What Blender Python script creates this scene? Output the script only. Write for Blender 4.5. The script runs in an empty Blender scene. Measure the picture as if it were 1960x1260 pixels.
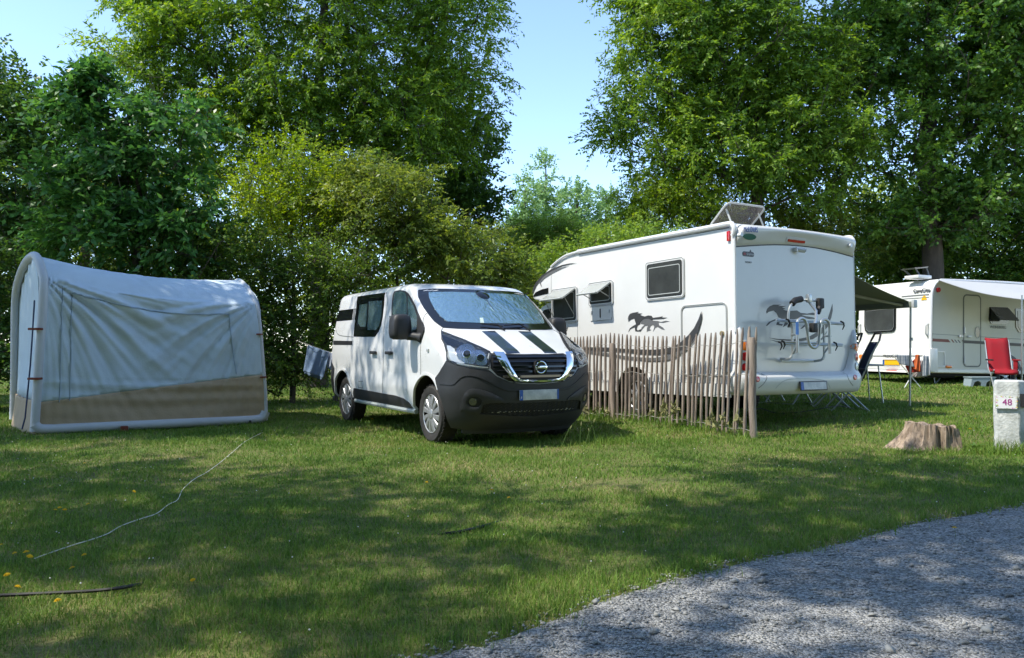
import bpy, bmesh, math, random
import numpy as np
from mathutils import Vector, Matrix, Euler
from mathutils.bvhtree import BVHTree
from mathutils.geometry import delaunay_2d_cdt

# ------------------------------------------------------------------ camera, sky, sun
scene = bpy.context.scene
COL = scene.collection
FPX, CAM_H, PITCH = 1520.0, 1.13, math.atan(34 / 1520.0)
cam_d = bpy.data.cameras.new("camera"); cam = bpy.data.objects.new("camera", cam_d); COL.objects.link(cam)
cam.location = (0, 0, CAM_H); cam.rotation_euler = (math.pi / 2 + PITCH, 0, 0)
cam_d.sensor_width = 36; cam_d.lens = 36 * FPX / 1960; cam_d.clip_start = .05; cam_d.clip_end = 3000
scene.camera = cam
scene.view_settings.view_transform = 'Standard'; scene.view_settings.look = 'None'
scene.view_settings.gamma = 1; scene.view_settings.exposure = 1.47
SUN_EL = math.radians(56)
SX, SY = -.945, -.327
SUN = Vector((SX * math.cos(SUN_EL), SY * math.cos(SUN_EL), math.sin(SUN_EL)))
w = bpy.data.worlds.new("World"); scene.world = w; w.use_nodes = True
nt = w.node_tree; sky = nt.nodes.new('ShaderNodeTexSky'); sky.sky_type = 'NISHITA'; sky.sun_disc = False
sky.sun_elevation = SUN_EL; sky.sun_rotation = math.atan2(SX, SY)
sky.air_density = .9; sky.dust_density = .4; sky.ozone_density = 1.6; sky.altitude = 1200
bg = nt.nodes['Background']; bg.inputs['Strength'].default_value = .15
nt.links.new(sky.outputs[0], bg.inputs[0])
sd = bpy.data.lights.new("sun", 'SUN'); sd.energy = 2.35; sd.angle = math.radians(.5); sd.color = (1, .94, .83)
sun = bpy.data.objects.new("sun", sd); COL.objects.link(sun)
sun.rotation_euler = SUN.to_track_quat('Z', 'Y').to_euler()
scene.cycles.max_bounces = 8; scene.cycles.diffuse_bounces = 4; scene.cycles.glossy_bounces = 4
scene.cycles.transmission_bounces = 6; scene.cycles.transparent_max_bounces = 8
scene.cycles.sample_clamp_indirect = 6

R = random.Random(7); NR = np.random.default_rng(11)

# ------------------------------------------------------------------ helpers
def tag(o, label=None, cat=None, group=None, kind=None):
    if label: o['label'] = label
    if cat: o['category'] = cat
    if group: o['group'] = group
    if kind: o['kind'] = kind
    return o
def empty(name, loc=(0, 0, 0), rot=(0, 0, 0), parent=None):
    o = bpy.data.objects.new(name, None); COL.objects.link(o); o.location = loc; o.rotation_euler = rot
    o.empty_display_size = .1
    if parent: o.parent = parent
    return o
def link(name, me, parent=None):
    o = bpy.data.objects.new(name, me); COL.objects.link(o)
    if parent: o.parent = parent
    return o
def build(name, V, F, mats, parent=None, smooth=False, midx=None, sharp=None):
    me = bpy.data.meshes.new(name); me.from_pydata([tuple(v) for v in V], [], [tuple(f) for f in F])
    for m in (mats if isinstance(mats, (list, tuple)) else [mats]): me.materials.append(m)
    if midx is not None: me.polygons.foreach_set('material_index', midx)
    if smooth: me.polygons.foreach_set('use_smooth', [True] * len(me.polygons))
    me.update()
    if sharp is not None: me.set_sharp_from_angle(angle=math.radians(sharp))
    return link(name, me, parent)
def fast(name, V, quads, mat, parent=None, tris=None, smooth=False):
    """big numpy mesh of quads (and triangles)"""
    me = bpy.data.meshes.new(name); V = np.asarray(V, np.float32)
    nq = len(quads); ntr = 0 if tris is None else len(tris)
    loops = np.asarray(quads, np.int32).ravel()
    if ntr: loops = np.concatenate([loops, np.asarray(tris, np.int32).ravel()])
    me.vertices.add(len(V)); me.vertices.foreach_set('co', V.ravel())
    me.loops.add(len(loops)); me.loops.foreach_set('vertex_index', loops)
    me.polygons.add(nq + ntr)
    st = np.concatenate([np.arange(nq) * 4, nq * 4 + np.arange(ntr) * 3]).astype(np.int32)
    me.polygons.foreach_set('loop_start', st)
    if smooth: me.polygons.foreach_set('use_smooth', np.ones(nq + ntr, bool))
    me.materials.append(mat); me.update(calc_edges=True)
    return link(name, me, parent)

class MB:
    """collects shapes into one mesh"""
    def __init__(s): s.V = []; s.F = []
    def add(s, V, F):
        n = len(s.V); s.V += [Vector(v) for v in V]; s.F += [tuple(i + n for i in f) for f in F]; return s
    def box(s, c, size, rot=None, bev=0):
        bm = bmesh.new(); bmesh.ops.create_cube(bm, size=1)
        for v in bm.verts: v.co = Vector((v.co.x * size[0], v.co.y * size[1], v.co.z * size[2]))
        if bev: bmesh.ops.bevel(bm, geom=bm.edges[:], offset=bev, segments=2, affect='EDGES', profile=.6)
        M = (rot if rot else Matrix.Identity(3))
        bm.verts.index_update()
        s.add([M @ v.co + Vector(c) for v in bm.verts], [[v.index for v in f.verts] for f in bm.faces]); bm.free(); return s
    def tube(s, pts, r, n=8, closed=False, cap=True):
        pts = [Vector(p) for p in pts]; rs = r if isinstance(r, (list, tuple)) else [r] * len(pts)
        base = len(s.V); up = None; m = len(pts)
        for i, p in enumerate(pts):
            if closed: t = pts[(i + 1) % m] - pts[i - 1]
            else: t = pts[min(i + 1, m - 1)] - pts[max(i - 1, 0)]
            t = t.normalized() if t.length > 1e-9 else Vector((0, 0, 1))
            if up is None:
                up = t.orthogonal().normalized()
            up = (up - t * up.dot(t)); up = up.normalized() if up.length > 1e-6 else t.orthogonal().normalized()
            q = t.cross(up)
            for k in range(n):
                a = 2 * math.pi * k / n
                s.V.append(p + (up * math.cos(a) + q * math.sin(a)) * rs[i])
        for i in range(m if closed else m - 1):
            for k in range(n):
                a, b = base + i * n + k, base + i * n + (k + 1) % n
                j = (i + 1) % m
                s.F.append((a, b, base + j * n + (k + 1) % n, base + j * n + k))
        if cap and not closed:
            s.F.append(tuple(base + k for k in reversed(range(n)))); s.F.append(tuple(base + (m - 1) * n + k for k in range(n)))
        return s
    def cyl(s, a, b, r, n=16, r2=None): return s.tube([a, b], [r, r if r2 is None else r2], n)
    def lathe(s, prof, n=24, M=None):
        """prof: (radius, height) along local z"""
        M = M or Matrix.Identity(4); base = len(s.V)
        for (r, z) in prof:
            for k in range(n):
                a = 2 * math.pi * k / n; s.V.append(M @ Vector((r * math.cos(a), r * math.sin(a), z)))
        for i in range(len(prof) - 1):
            for k in range(n):
                s.F.append((base + i * n + k, base + i * n + (k + 1) % n, base + (i + 1) * n + (k + 1) % n, base + (i + 1) * n + k))
        return s
    def prism(s, poly, fr, to):
        """poly 2D list, fr/to functions mapping (u,v)->3D for the two caps"""
        n = len(poly); base = len(s.V)
        s.V += [Vector(fr(*p)) for p in poly] + [Vector(to(*p)) for p in poly]
        for k in range(n): s.F.append((base + k, base + (k + 1) % n, base + n + (k + 1) % n, base + n + k))
        s.F.append(tuple(base + k for k in reversed(range(n)))); s.F.append(tuple(base + n + k for k in range(n)))
        return s
    def build(s, name, mat, parent=None, smooth=True, sharp=35):
        return build(name, s.V, s.F, mat, parent, smooth, None, sharp if smooth else None)

def smooth_loop(P, k=4, closed=True):
    n = len(P); out = []
    rng = range(n) if closed else range(n - 1)
    for i in rng:
        if closed: p0, p1, p2, p3 = P[i - 1], P[i], P[(i + 1) % n], P[(i + 2) % n]
        else: p0, p1, p2, p3 = P[max(i - 1, 0)], P[i], P[i + 1], P[min(i + 2, n - 1)]
        for j in range(k):
            t = j / k
            out.append(tuple(.5 * ((2 * b) + (-a + c) * t + (2 * a - 5 * b + 4 * c - d) * t * t + (-a + 3 * b - 3 * c + d) * t ** 3)
                             for a, b, c, d in zip(p0, p1, p2, p3)))
    if not closed: out.append(tuple(P[-1]))
    return [Vector(p) for p in out] if isinstance(P[0], Vector) else out
def rrect(x0, y0, x1, y1, r, n=5):
    x0, x1 = min(x0, x1), max(x0, x1); y0, y1 = min(y0, y1), max(y0, y1)
    out = []
    for cx, cy, a0 in ((x1 - r, y1 - r, 0), (x0 + r, y1 - r, 90), (x0 + r, y0 + r, 180), (x1 - r, y0 + r, 270)):
        for i in range(n + 1):
            a = math.radians(a0 + 90 * i / n); out.append((cx + r * math.cos(a), cy + r * math.sin(a)))
    return out
def circ(cx, cy, r, n=24, ry=None): return [(cx + r * math.cos(2 * math.pi * i / n), cy + (ry or r) * math.sin(2 * math.pi * i / n)) for i in range(n)]
def inside(P, x, y):
    c = False; n = len(P)
    for i in range(n):
        (x1, y1), (x2, y2) = P[i], P[i - 1]
        if (y1 > y) != (y2 > y) and x < (x2 - x1) * (y - y1) / (y2 - y1) + x1: c = not c
    return c
def panel(name, poly, mapf, mat, parent, off=.004, thick=.012, res=.05, smooth=True, holes=(), bulge=0):
    """a thin curved piece that follows a surface: poly in the surface's own 2D coordinates"""
    V2 = []; E = []; loops = [poly] + list(holes)
    for L in loops:
        D = []
        for i, p in enumerate(L):
            q = L[(i + 1) % len(L)]; d = math.hypot(q[0] - p[0], q[1] - p[1])
            k = max(1, int(d / res))
            for j in range(k): D.append((p[0] + (q[0] - p[0]) * j / k, p[1] + (q[1] - p[1]) * j / k))
        b = len(V2); V2 += D; E += [(b + i, b + (i + 1) % len(D)) for i in range(len(D))]
    xs = [p[0] for p in poly]; ys = [p[1] for p in poly]
    nx = int((max(xs) - min(xs)) / res); ny = int((max(ys) - min(ys)) / res)
    bnd = len(V2)
    for i in range(1, nx + 1):
        for j in range(1, ny + 1):
            x = min(xs) + i * res - res * .37; y = min(ys) + j * res - res * .41
            if inside(poly, x, y) and not any(inside(h, x, y) for h in holes):
                if min((x - a) ** 2 + (y - b) ** 2 for a, b in V2[:bnd]) > (res * .35) ** 2: V2.append((x, y))
    vo, eo, fo, *_ = delaunay_2d_cdt([Vector(p) for p in V2], E, [], 0, 1e-6)
    F = []
    for f in fo:
        cx = sum(vo[i].x for i in f) / len(f); cy = sum(vo[i].y for i in f) / len(f)
        if inside(poly, cx, cy) and not any(inside(h, cx, cy) for h in holes): F.append(tuple(f))
    P = []; N = []
    for v in vo:
        p, n = mapf(v.x, v.y); P.append(p); N.append(n)
    # orient
    if F:
        s = 0
        for f in F[:60]:
            a, b, c = (P[i] for i in f[:3]); s += (b - a).cross(c - a).dot(N[f[0]])
        if s < 0: F = [tuple(reversed(f)) for f in F]
    cnt = {}
    for f in F:
        for a, b in zip(f, f[1:] + f[:1]): cnt[(a, b)] = 1
    V = [p + n * off for p, n in zip(P, N)]
    if bulge:
        for i, v in enumerate(vo):
            d = min(math.hypot(v.x - a, v.y - b) for a, b in V2[:bnd]); V[i] = V[i] + N[i] * bulge * min(1, d / (4 * bulge)) ** .5
    base = len(V); V += [p + n * (off - thick) for p, n in zip(P, N)]
    FF = list(F)
    for (a, b) in cnt:
        if (b, a) not in cnt: FF.append((b, a, a + base, b + base))
    return build(name, V, FF, mat, parent, smooth, None, 40 if smooth else None)
def strip(name, pts, width, mapf, mat, parent, off=.002, thick=.004, k=4, closed=False):
    """a narrow seam or trim line along a surface"""
    P = smooth_loop(pts, k, closed) if k > 1 else list(pts)
    V = []; F = []; n = len(P)
    for i, p in enumerate(P):
        a = P[(i - 1) % n] if closed else P[max(i - 1, 0)]; b = P[(i + 1) % n] if closed else P[min(i + 1, n - 1)]
        t = Vector((b[0] - a[0], b[1] - a[1])); t = t.normalized() if t.length > 0 else Vector((1, 0)); q = Vector((-t.y, t.x)) * width / 2
        for sgn in (-1, 1):
            pp, nn = mapf(p[0] + q.x * sgn, p[1] + q.y * sgn); V += [pp + nn * off, pp + nn * (off - thick)]
    m = n if closed else n - 1
    for i in range(m):
        a = 4 * i; b = 4 * ((i + 1) % n)
        F += [(a, b, b + 2, a + 2), (a, a + 1, b + 1, b), (a + 2, b + 2, b + 3, a + 3)]
    return build(name, V, F, mat, parent, True, None, 50)
def join(objs):
    """merge several freshly made meshes into the first one"""
    a = objs[0]; V = []; F = []; mats = []; mi = []
    for o in objs:
        n = len(V); V += [v.co.copy() for v in o.data.vertices]
        ms = [m for m in o.data.materials]
        for p in o.data.polygons:
            F.append(tuple(i + n for i in p.vertices)); m = ms[p.material_index]
            if m not in mats: mats.append(m)
            mi.append(mats.index(m))
    par = a.parent; name = a.name.split('.')[0]
    for o in objs:
        me = o.data; bpy.data.objects.remove(o); bpy.data.meshes.remove(me)
    return build(name, V, F, mats, par, True, mi, 40)
def text_mesh(txt, size, M, mat, parent, name='lettering', depth=.001, shear=0, xs=1):
    cu = bpy.data.curves.new('t', 'FONT'); cu.body = txt; cu.size = size; cu.extrude = depth; cu.align_x = 'CENTER'; cu.align_y = 'CENTER'; cu.shear = shear
    cu.resolution_u = 3
    o = bpy.data.objects.new('t', cu); COL.objects.link(o)
    dg = bpy.context.evaluated_depsgraph_get(); me = bpy.data.meshes.new_from_object(o.evaluated_get(dg))
    bpy.data.objects.remove(o); bpy.data.curves.remove(cu)
    me.transform(M @ Matrix.Diagonal((xs, 1, 1, 1))); me.materials.clear(); me.materials.append(mat); me.name = name
    return link(name, me, parent)

# pixel of the photograph -> ray in world space (used to read sizes off the surfaces)
def ray(px, py):
    c, s = math.cos(PITCH), math.sin(PITCH); r = ((px - 980) / FPX, 1, -(py - 630) / FPX)
    return Vector((r[0], c - s * r[2], s + c * r[2]))
def local_ray(M, px, py):
    I = M.inverted(); return I @ Vector((0, 0, CAM_H)), (I.to_3x3() @ ray(px, py)).normalized()
def on_plane(M, px, py, ax, val):
    o, d = local_ray(M, px, py); t = (val - o[ax]) / d[ax]; return o + d * t
def at_depth(px, py, Y):
    d = ray(px, py); return Vector((0, 0, CAM_H)) + d * (Y / d.y)

# ------------------------------------------------------------------ materials
def nodes(m): return m.node_tree.nodes, m.node_tree.links
def mat(name, col, rough=.5, metal=0, coat=0, var=0, vscale=8, bump=0, bscale=60, spec=.5, emit=None, trans=0, ior=1.45, vcol=None, alpha=1):
    m = bpy.data.materials.new(name); m.use_nodes = True; N, L = nodes(m); b = N['Principled BSDF']
    b.inputs['Base Color'].default_value = (*col, 1); b.inputs['Roughness'].default_value = rough
    b.inputs['Metallic'].default_value = metal; b.inputs['Coat Weight'].default_value = coat; b.inputs['Coat Roughness'].default_value = .06
    b.inputs['Specular IOR Level'].default_value = spec; b.inputs['Transmission Weight'].default_value = trans; b.inputs['IOR'].default_value = ior
    b.inputs['Alpha'].default_value = alpha
    if emit: b.inputs['Emission Color'].default_value = (*emit, 1); b.inputs['Emission Strength'].default_value = 1
    if var or bump:
        tc = N.new('ShaderNodeTexCoord')
    if var:
        n = N.new('ShaderNodeTexNoise'); n.inputs['Scale'].default_value = vscale; n.inputs['Detail'].default_value = 6; n.inputs['Roughness'].default_value = .65
        L.new(tc.outputs['Object'], n.inputs['Vector'])
        r = N.new('ShaderNodeValToRGB'); L.new(n.outputs['Fac'], r.inputs['Fac'])
        r.color_ramp.elements[0].position = .3; r.color_ramp.elements[1].position = .7
        c0 = vcol or tuple(c * (1 - var) for c in col)
        r.color_ramp.elements[0].color = (*c0, 1); r.color_ramp.elements[1].color = (*[min(1, c * (1 + var * .4)) for c in col], 1)
        L.new(r.outputs['Color'], b.inputs['Base Color'])
        mr = N.new('ShaderNodeMapRange'); mr.inputs['To Min'].default_value = rough * .8; mr.inputs['To Max'].default_value = min(1, rough * 1.25)
        L.new(n.outputs['Fac'], mr.inputs['Value']); L.new(mr.outputs[0], b.inputs['Roughness'])
    if bump:
        n = N.new('ShaderNodeTexNoise'); n.inputs['Scale'].default_value = bscale; n.inputs['Detail'].default_value = 4
        L.new(tc.outputs['Object'], n.inputs['Vector'])
        bp = N.new('ShaderNodeBump'); bp.inputs['Strength'].default_value = bump; bp.inputs['Distance'].default_value = .01
        L.new(n.outputs['Fac'], bp.inputs['Height']); L.new(bp.outputs[0], b.inputs['Normal'])
    return m
def leaf_mat(name, c_dark, c_mid, c_light, rough=.45, trans=.35, clump=.35, tcol=None, yellow=None):
    m = bpy.data.materials.new(name); m.use_nodes = True; N, L = nodes(m); b = N['Principled BSDF']
    g = N.new('ShaderNodeNewGeometry'); tc = N.new('ShaderNodeTexCoord')
    n = N.new('ShaderNodeTexNoise'); n.inputs['Scale'].default_value = clump; n.inputs['Detail'].default_value = 3
    L.new(tc.outputs['Object'], n.inputs['Vector'])
    mx = N.new('ShaderNodeMath'); mx.operation = 'MULTIPLY_ADD'; mx.inputs[1].default_value = .55
    L.new(g.outputs['Random Per Island'], mx.inputs[0])
    m2 = N.new('ShaderNodeMath'); m2.operation = 'MULTIPLY_ADD'; m2.inputs[1].default_value = 1.3; m2.inputs[2].default_value = -.42
    L.new(n.outputs['Fac'], m2.inputs[0]); L.new(m2.outputs[0], mx.inputs[2])
    r = N.new('ShaderNodeValToRGB'); L.new(mx.outputs[0], r.inputs['Fac'])
    r.color_ramp.elements[0].position = .1; r.color_ramp.elements[0].color = (*c_dark, 1)
    r.color_ramp.elements[1].position = .95; r.color_ramp.elements[1].color = (*(yellow or c_light), 1)
    e = r.color_ramp.elements.new(.45); e.color = (*c_mid, 1); e = r.color_ramp.elements.new(.8); e.color = (*c_light, 1)
    L.new(r.outputs[0], b.inputs['Base Color']); b.inputs['Roughness'].default_value = rough; b.inputs['Specular IOR Level'].default_value = .35
    t = N.new('ShaderNodeBsdfTranslucent'); hs = N.new('ShaderNodeHueSaturation'); hs.inputs['Value'].default_value = 1.8; hs.inputs['Saturation'].default_value = 1.1
    hs.inputs['Hue'].default_value = .485
    L.new(r.outputs[0], hs.inputs['Color']); L.new(hs.outputs[0], t.inputs['Color'])
    ms = N.new('ShaderNodeMixShader'); ms.inputs[0].default_value = trans
    L.new(b.outputs[0], ms.inputs[1]); L.new(t.outputs[0], ms.inputs[2]); L.new(ms.outputs[0], N['Material Output'].inputs['Surface'])
    return m
M_white = mat('white_paint', (.69, .70, .70), .28, coat=.6, var=.06, vscale=3)
M_mhwhite = mat('motorhome_white', (.66, .665, .65), .3, coat=.35, var=.05, vscale=1.5)
M_plast = mat('dark_plastic', (.03, .031, .034), .5, bump=.12, bscale=500, var=.15, vscale=5)
M_black = mat('black_rubber', (.013, .013, .014), .6)
M_gloss = mat('gloss_black', (.008, .009, .011), .08, coat=.5)
M_seam = mat('seam_shadow', (.035, .037, .04), .8)
M_trimgrey = mat('window_seal', (.16, .17, .17), .5)
M_tyre = mat('tyre_rubber', (.035, .033, .031), .85, bump=.5, bscale=90, var=.3, vscale=14)
M_hub = mat('hubcap_silver', (.36, .37, .38), .35, metal=.5, var=.12, vscale=20)
M_chrome = mat('chrome', (.85, .86, .88), .07, metal=1)
M_alu = mat('aluminium_tube', (.42, .44, .44), .35, metal=.75)
M_navy = mat('navy_stripe_vinyl', (.012, .018, .032), .15, coat=.5)
M_mirror = mat('reflector_bowl', (.42, .44, .46), .1, metal=1, bump=.6, bscale=55)
M_plate = mat('number_plate_white', (.55, .56, .55), .35, var=.35, vscale=9, vcol=(.33, .35, .36))
M_blue = mat('plate_blue', (.01, .09, .38), .4)
M_yel = mat('plate_yellow', (.75, .42, .01), .4)
M_red = mat('lamp_red', (.5, .012, .015), .12, coat=.6)
M_orange = mat('lamp_orange', (.85, .2, .01), .12, coat=.6)
M_clear = mat('lamp_clear', (.55, .58, .55), .1, metal=.4, coat=.6, bump=.5, bscale=120)
M_grey_decal = mat('charcoal_decal', (.05, .052, .055), .35)
M_grey2 = mat('grey_decal', (.13, .135, .14), .35)
M_text = mat('black_lettering', (.012, .012, .014), .4)
M_wtext = mat('white_lettering', (.7, .7, .7), .4)
M_mhglass = mat('tinted_acrylic', (.055, .06, .06), .12, coat=.4, var=.3, vscale=3)
M_mhlamp = mat('smoked_lamp', (.10, .11, .10), .08, metal=.5, coat=1, bump=.4, bscale=90)
M_rust = mat('dark_underbody', (.012, .012, .012), .9)
M_lightgrey = mat('light_grey_plastic', (.45, .47, .46), .45)
def foil_mat():
    m = mat('foil_sunshade', (.38, .55, .58), .18, metal=.85, coat=.15); N, L = nodes(m); b = N['Principled BSDF']
    tc = N.new('ShaderNodeTexCoord'); mp = N.new('ShaderNodeMapping'); mp.inputs['Scale'].default_value = (20, 20, 3.5)
    L.new(tc.outputs['Object'], mp.inputs['Vector'])
    n = N.new('ShaderNodeTexNoise'); n.inputs['Scale'].default_value = 1; n.inputs['Detail'].default_value = 3; L.new(mp.outputs[0], n.inputs['Vector'])
    v = N.new('ShaderNodeTexNoise'); v.inputs['Scale'].default_value = 32; L.new(tc.outputs['Object'], v.inputs['Vector'])
    lo = N.new('ShaderNodeTexNoise'); lo.inputs['Scale'].default_value = 3.2; L.new(tc.outputs['Object'], lo.inputs['Vector'])
    a = N.new('ShaderNodeMath'); a.operation = 'MULTIPLY_ADD'; a.inputs[1].default_value = .4; L.new(v.outputs['Fac'], a.inputs[0]); L.new(n.outputs['Fac'], a.inputs[2])
    a2 = N.new('ShaderNodeMath'); a2.operation = 'MULTIPLY_ADD'; a2.inputs[1].default_value = 1.3; L.new(lo.outputs['Fac'], a2.inputs[0]); L.new(a.outputs[0], a2.inputs[2])
    bp = N.new('ShaderNodeBump'); bp.inputs['Strength'].default_value = .7; bp.inputs['Distance'].default_value = .02; L.new(a2.outputs[0], bp.inputs['Height']); L.new(bp.outputs[0], b.inputs['Normal'])
    return m
M_foil = foil_mat()
M_foil2 = mat('foil_side_sunshade', (.16, .25, .25), .25, metal=.6, coat=1, bump=1.0, bscale=40)

# ------------------------------------------------------------------ ground shape
def sst(t): t = np.clip(t, 0, 1); return t * t * (3 - 2 * t)
def ground_z(x, y):
    x = np.asarray(x, float); y = np.asarray(y, float)
    g = .14 * sst((y - 8.5) / 3.5) * sst((x - .6) / 1.8) + .02 * np.clip(y - 13, 0, 60) * sst((x - .6) / 1.8)
    return g + .012 * np.sin(x * 1.7 + y * .9) * np.sin(y * 1.3 - x * .6)
ROAD = [(-9, -9), (-4, -1.5), (-2.2, .9), (-1.2, 2.1), (-.55, 2.78), (.0, 3.17), (.53, 3.67), (1.0, 4.02), (1.42, 4.34), (1.95, 4.68), (2.5, 5.1), (3.05, 5.35), (3.64, 5.66), (4.6, 6.1), (6.5, 6.9), (9, 7.7), (14, 8.6), (30, 9.5)]
RXY = np.array(smooth_loop(ROAD, 6, False))
def edge_noise(x): return .022 * np.sin(x * 5.3) + .022 * np.sin(x * 13.1 + 1) + .02 * np.sin(x * 41) - .02
def lawn_side(x, y):
    """positive on the lawn, negative on the gravel: distance from the edge"""
    ye = np.interp(x, RXY[:, 0], RXY[:, 1]); return (y - ye) * .8 + edge_noise(x + y * .5)

# ------------------------------------------------------------------ white and grey panel van
VM = Matrix.Translation((-.179, 9.855, 0)) @ Matrix.Rotation(-1.0439, 4, 'Z')
van = empty('panel_van', (-.179, 9.855, 0), (0, 0, -1.0439))
tag(van, 'white van with two dark bonnet stripes and foil sunshades behind its windscreen', 'van')
#      z     xf    c    w     p    xr
VT = [(.20, .74, .45, .84, 3.0, -3.66), (.25, .80, .50, .88, 3, -3.68), (.31, .85, .54, .915, 3, -3.72), (.40, .90, .56, .935, 3, -3.74),
      (.52, .935, .56, .952, 3, -3.76), (.62, .945, .56, .968, 3, -3.76), (.68, .95, .56, .966, 3, -3.76), (.80, .955, .56, .958, 3, -3.76), (.92, .94, .56, .962, 3, -3.75),
      (1.00, .905, .55, .965, 3, -3.75), (1.05, .86, .53, .965, 3, -3.75), (1.09, .79, .50, .963, 2.9, -3.74), (1.14, .67, .46, .960, 2.8, -3.74), (1.20, .53, .42, .955, 2.7, -3.74),
      (1.27, .37, .37, .948, 2.6, -3.73), (1.34, .20, .32, .938, 2.6, -3.73), (1.45, .05, .31, .920, 2.6, -3.72), (1.60, -.14, .30, .893, 2.6, -3.71),
      (1.75, -.345, .29, .862, 2.7, -3.69), (1.84, -.48, .28, .842, 2.8, -3.71), (1.89, -.57, .28, .822, 2.8, -3.70), (1.925, -.66, .27, .79, 2.8, -3.68), (1.95, -.80, .26, .73, 2.6, -3.62), (1.968, -1.05, .25, .61, 2.6, -3.45), (1.975, -1.4, .24, .45, 2.4, -2.9), (1.978, -1.7, .2, .2, 2.2, -2.4)]
VTa = np.array(VT)
def van_outline(z, nf=34, ns=56, nr=10):
    xf, c, w_, p, xr = (np.interp(z, VTa[:, 0], VTa[:, i]) for i in range(1, 6))
    pts = []
    for i in range(nf + 1):
        a = math.pi / 2 * i / nf; u = math.sin(a) ** (2 / p)
        pts.append((xf - c + c * (max(0, 1 - u ** p)) ** .5, w_ * u))
    rr = min(.16, w_ * .5)
    x0 = pts[-1][0]
    for i in range(1, ns + 1): pts.append((x0 + (xr + rr - x0) * i / ns, w_))
    for i in range(1, nr + 1):
        a = math.pi / 2 * i / nr; pts.append((xr + rr - rr * math.sin(a), w_ - rr + rr * math.cos(a)))
    for i in range(1, 6): pts.append((xr, (w_ - rr) * (1 - i / 6)))
    pts.append((xr, 0))
    return pts
zl = []
for a, b in zip(VT[:-1], VT[1:]):
    k = max(1, int(round((b[0] - a[0]) / .03)))
    if b[0] > 1.9: k = 2
    zl += [a[0] + (b[0] - a[0]) * j / k for j in range(k)]
zl.append(VT[-1][0])
V = []; F = []
for z in zl:
    o = van_outline(z); ring = [(x, -y) for x, y in reversed(o[1:-1])]; full = o + ring    # left side then back along the right side
    m = len(full)
    for (x, y) in full:
        lift = .13 * float(sst((.45 - x) / .3)) * max(0, (.40 - z) / .20)
        V.append((x, y, z + lift))
nz = len(zl)
for i in range(nz - 1):
    for k in range(m): F.append((i * m + k, i * m + (k + 1) % m, (i + 1) * m + (k + 1) % m, (i + 1) * m + k))
F.append(tuple(range(m - 1, -1, -1))); F.append(tuple((nz - 1) * m + k for k in range(m)))
shellV = [Vector(v) for v in V]
VB = BVHTree.FromPolygons(shellV, F)
me = bpy.data.meshes.new('body'); me.from_pydata(V, [], F); me.materials.append(M_white); me.materials.append(M_rust)
me.polygons.foreach_set('use_smooth', [True] * len(me.polygons)); me.update()
tmp = link('tmp', me)
# wheel arches are cut right out of the body
cutter = MB()
for (cx, cz, r) in ((0, .37, .435), (-3.098, .37, .415)):
    for s in (-1, 1): cutter.cyl((cx, s * 1.2, cz), (cx, s * .58, cz), r, 40)
cut = cutter.build('cutter', M_rust, None, False)
bo = tmp.modifiers.new('b', 'BOOLEAN'); bo.object = cut; bo.operation = 'DIFFERENCE'; bo.solver = 'EXACT'
dg = bpy.context.evaluated_depsgraph_get(); me2 = bpy.data.meshes.new_from_object(tmp.evaluated_get(dg))
bpy.data.objects.remove(tmp); bpy.data.objects.remove(cut); me2.name = 'body'
if len(me2.materials) < 2: me2.materials.append(M_rust)
for p in me2.polygons:
    c = p.center; p.material_index = 0
    for (cx, cz, r) in ((0, .37, .435), (-3.098, .37, .415)):
        if abs(c.y) < .93 and math.hypot(c.x - cx, c.z - cz) < r + .004 and (abs(p.normal.y) > .99 or abs(math.hypot(c.x - cx, c.z - cz) - r) < .01) : p.material_index = 1
    if c.z < .36 and p.normal.z < -.5: p.material_index = 1
me2.set_sharp_from_angle(angle=math.radians(45))
body = link('body', me2, van)

def cut_cylinders(o, cyls, dark):
    c = MB()
    for p, q, r in cyls: c.cyl(p, q, r, 40)
    cut = c.build('cutter', dark, None, False); cut.parent = o.parent; o.data.materials.append(dark)
    bo = o.modifiers.new('b', 'BOOLEAN'); bo.object = cut; bo.operation = 'DIFFERENCE'; bo.solver = 'EXACT'
    dg = bpy.context.evaluated_depsgraph_get(); me = bpy.data.meshes.new_from_object(o.evaluated_get(dg))
    bpy.data.objects.remove(cut); old = o.data; o.modifiers.clear(); o.data = me; me.name = old.name
    di = max(0, len(me.materials) - 1)
    for p in me.polygons:
        for (a, b_, r) in cyls:
            d = math.hypot(p.center.x - a[0], p.center.z - a[2])
            if d < r + .003 and (abs(p.normal.y) > .98 and abs(p.center.y - b_[1]) < .01 or abs(d - r) < .012 and abs(p.normal.y) < .2): p.material_index = di
    me.set_sharp_from_angle(angle=math.radians(40))
def hit_side(x, z, s=-1):
    h, n, i, d = VB.ray_cast(Vector((x, s * 3, z)), Vector((0, -s, 0)))
    return (h, n) if h else (Vector((x, s * .9, z)), Vector((0, s, 0)))
def hit_front(y, z):
    h, n, i, d = VB.ray_cast(Vector((4, y, z)), Vector((-1, 0, 0))); return (h, n) if h else (Vector((.8, y, z)), Vector((1, 0, 0)))
def hit_top(x, y):
    h, n, i, d = VB.ray_cast(Vector((x, y, 4)), Vector((0, 0, -1))); return h, n
X0 = -.6
def hit_cyl(a, z):
    """a: angle x2 (so that units are roughly metres) round the axis x=X0"""
    a = a / 1.3; d = Vector((math.cos(a), math.sin(a), 0)); h, n, i, q = VB.ray_cast(Vector((X0, 0, z)) + d * 5, -d)
    return (h, n) if h else (Vector((X0, 0, z)) + d, d)
def cyl_of(p): return (1.3 * math.atan2(p.y, p.x - X0), p.z)
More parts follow.
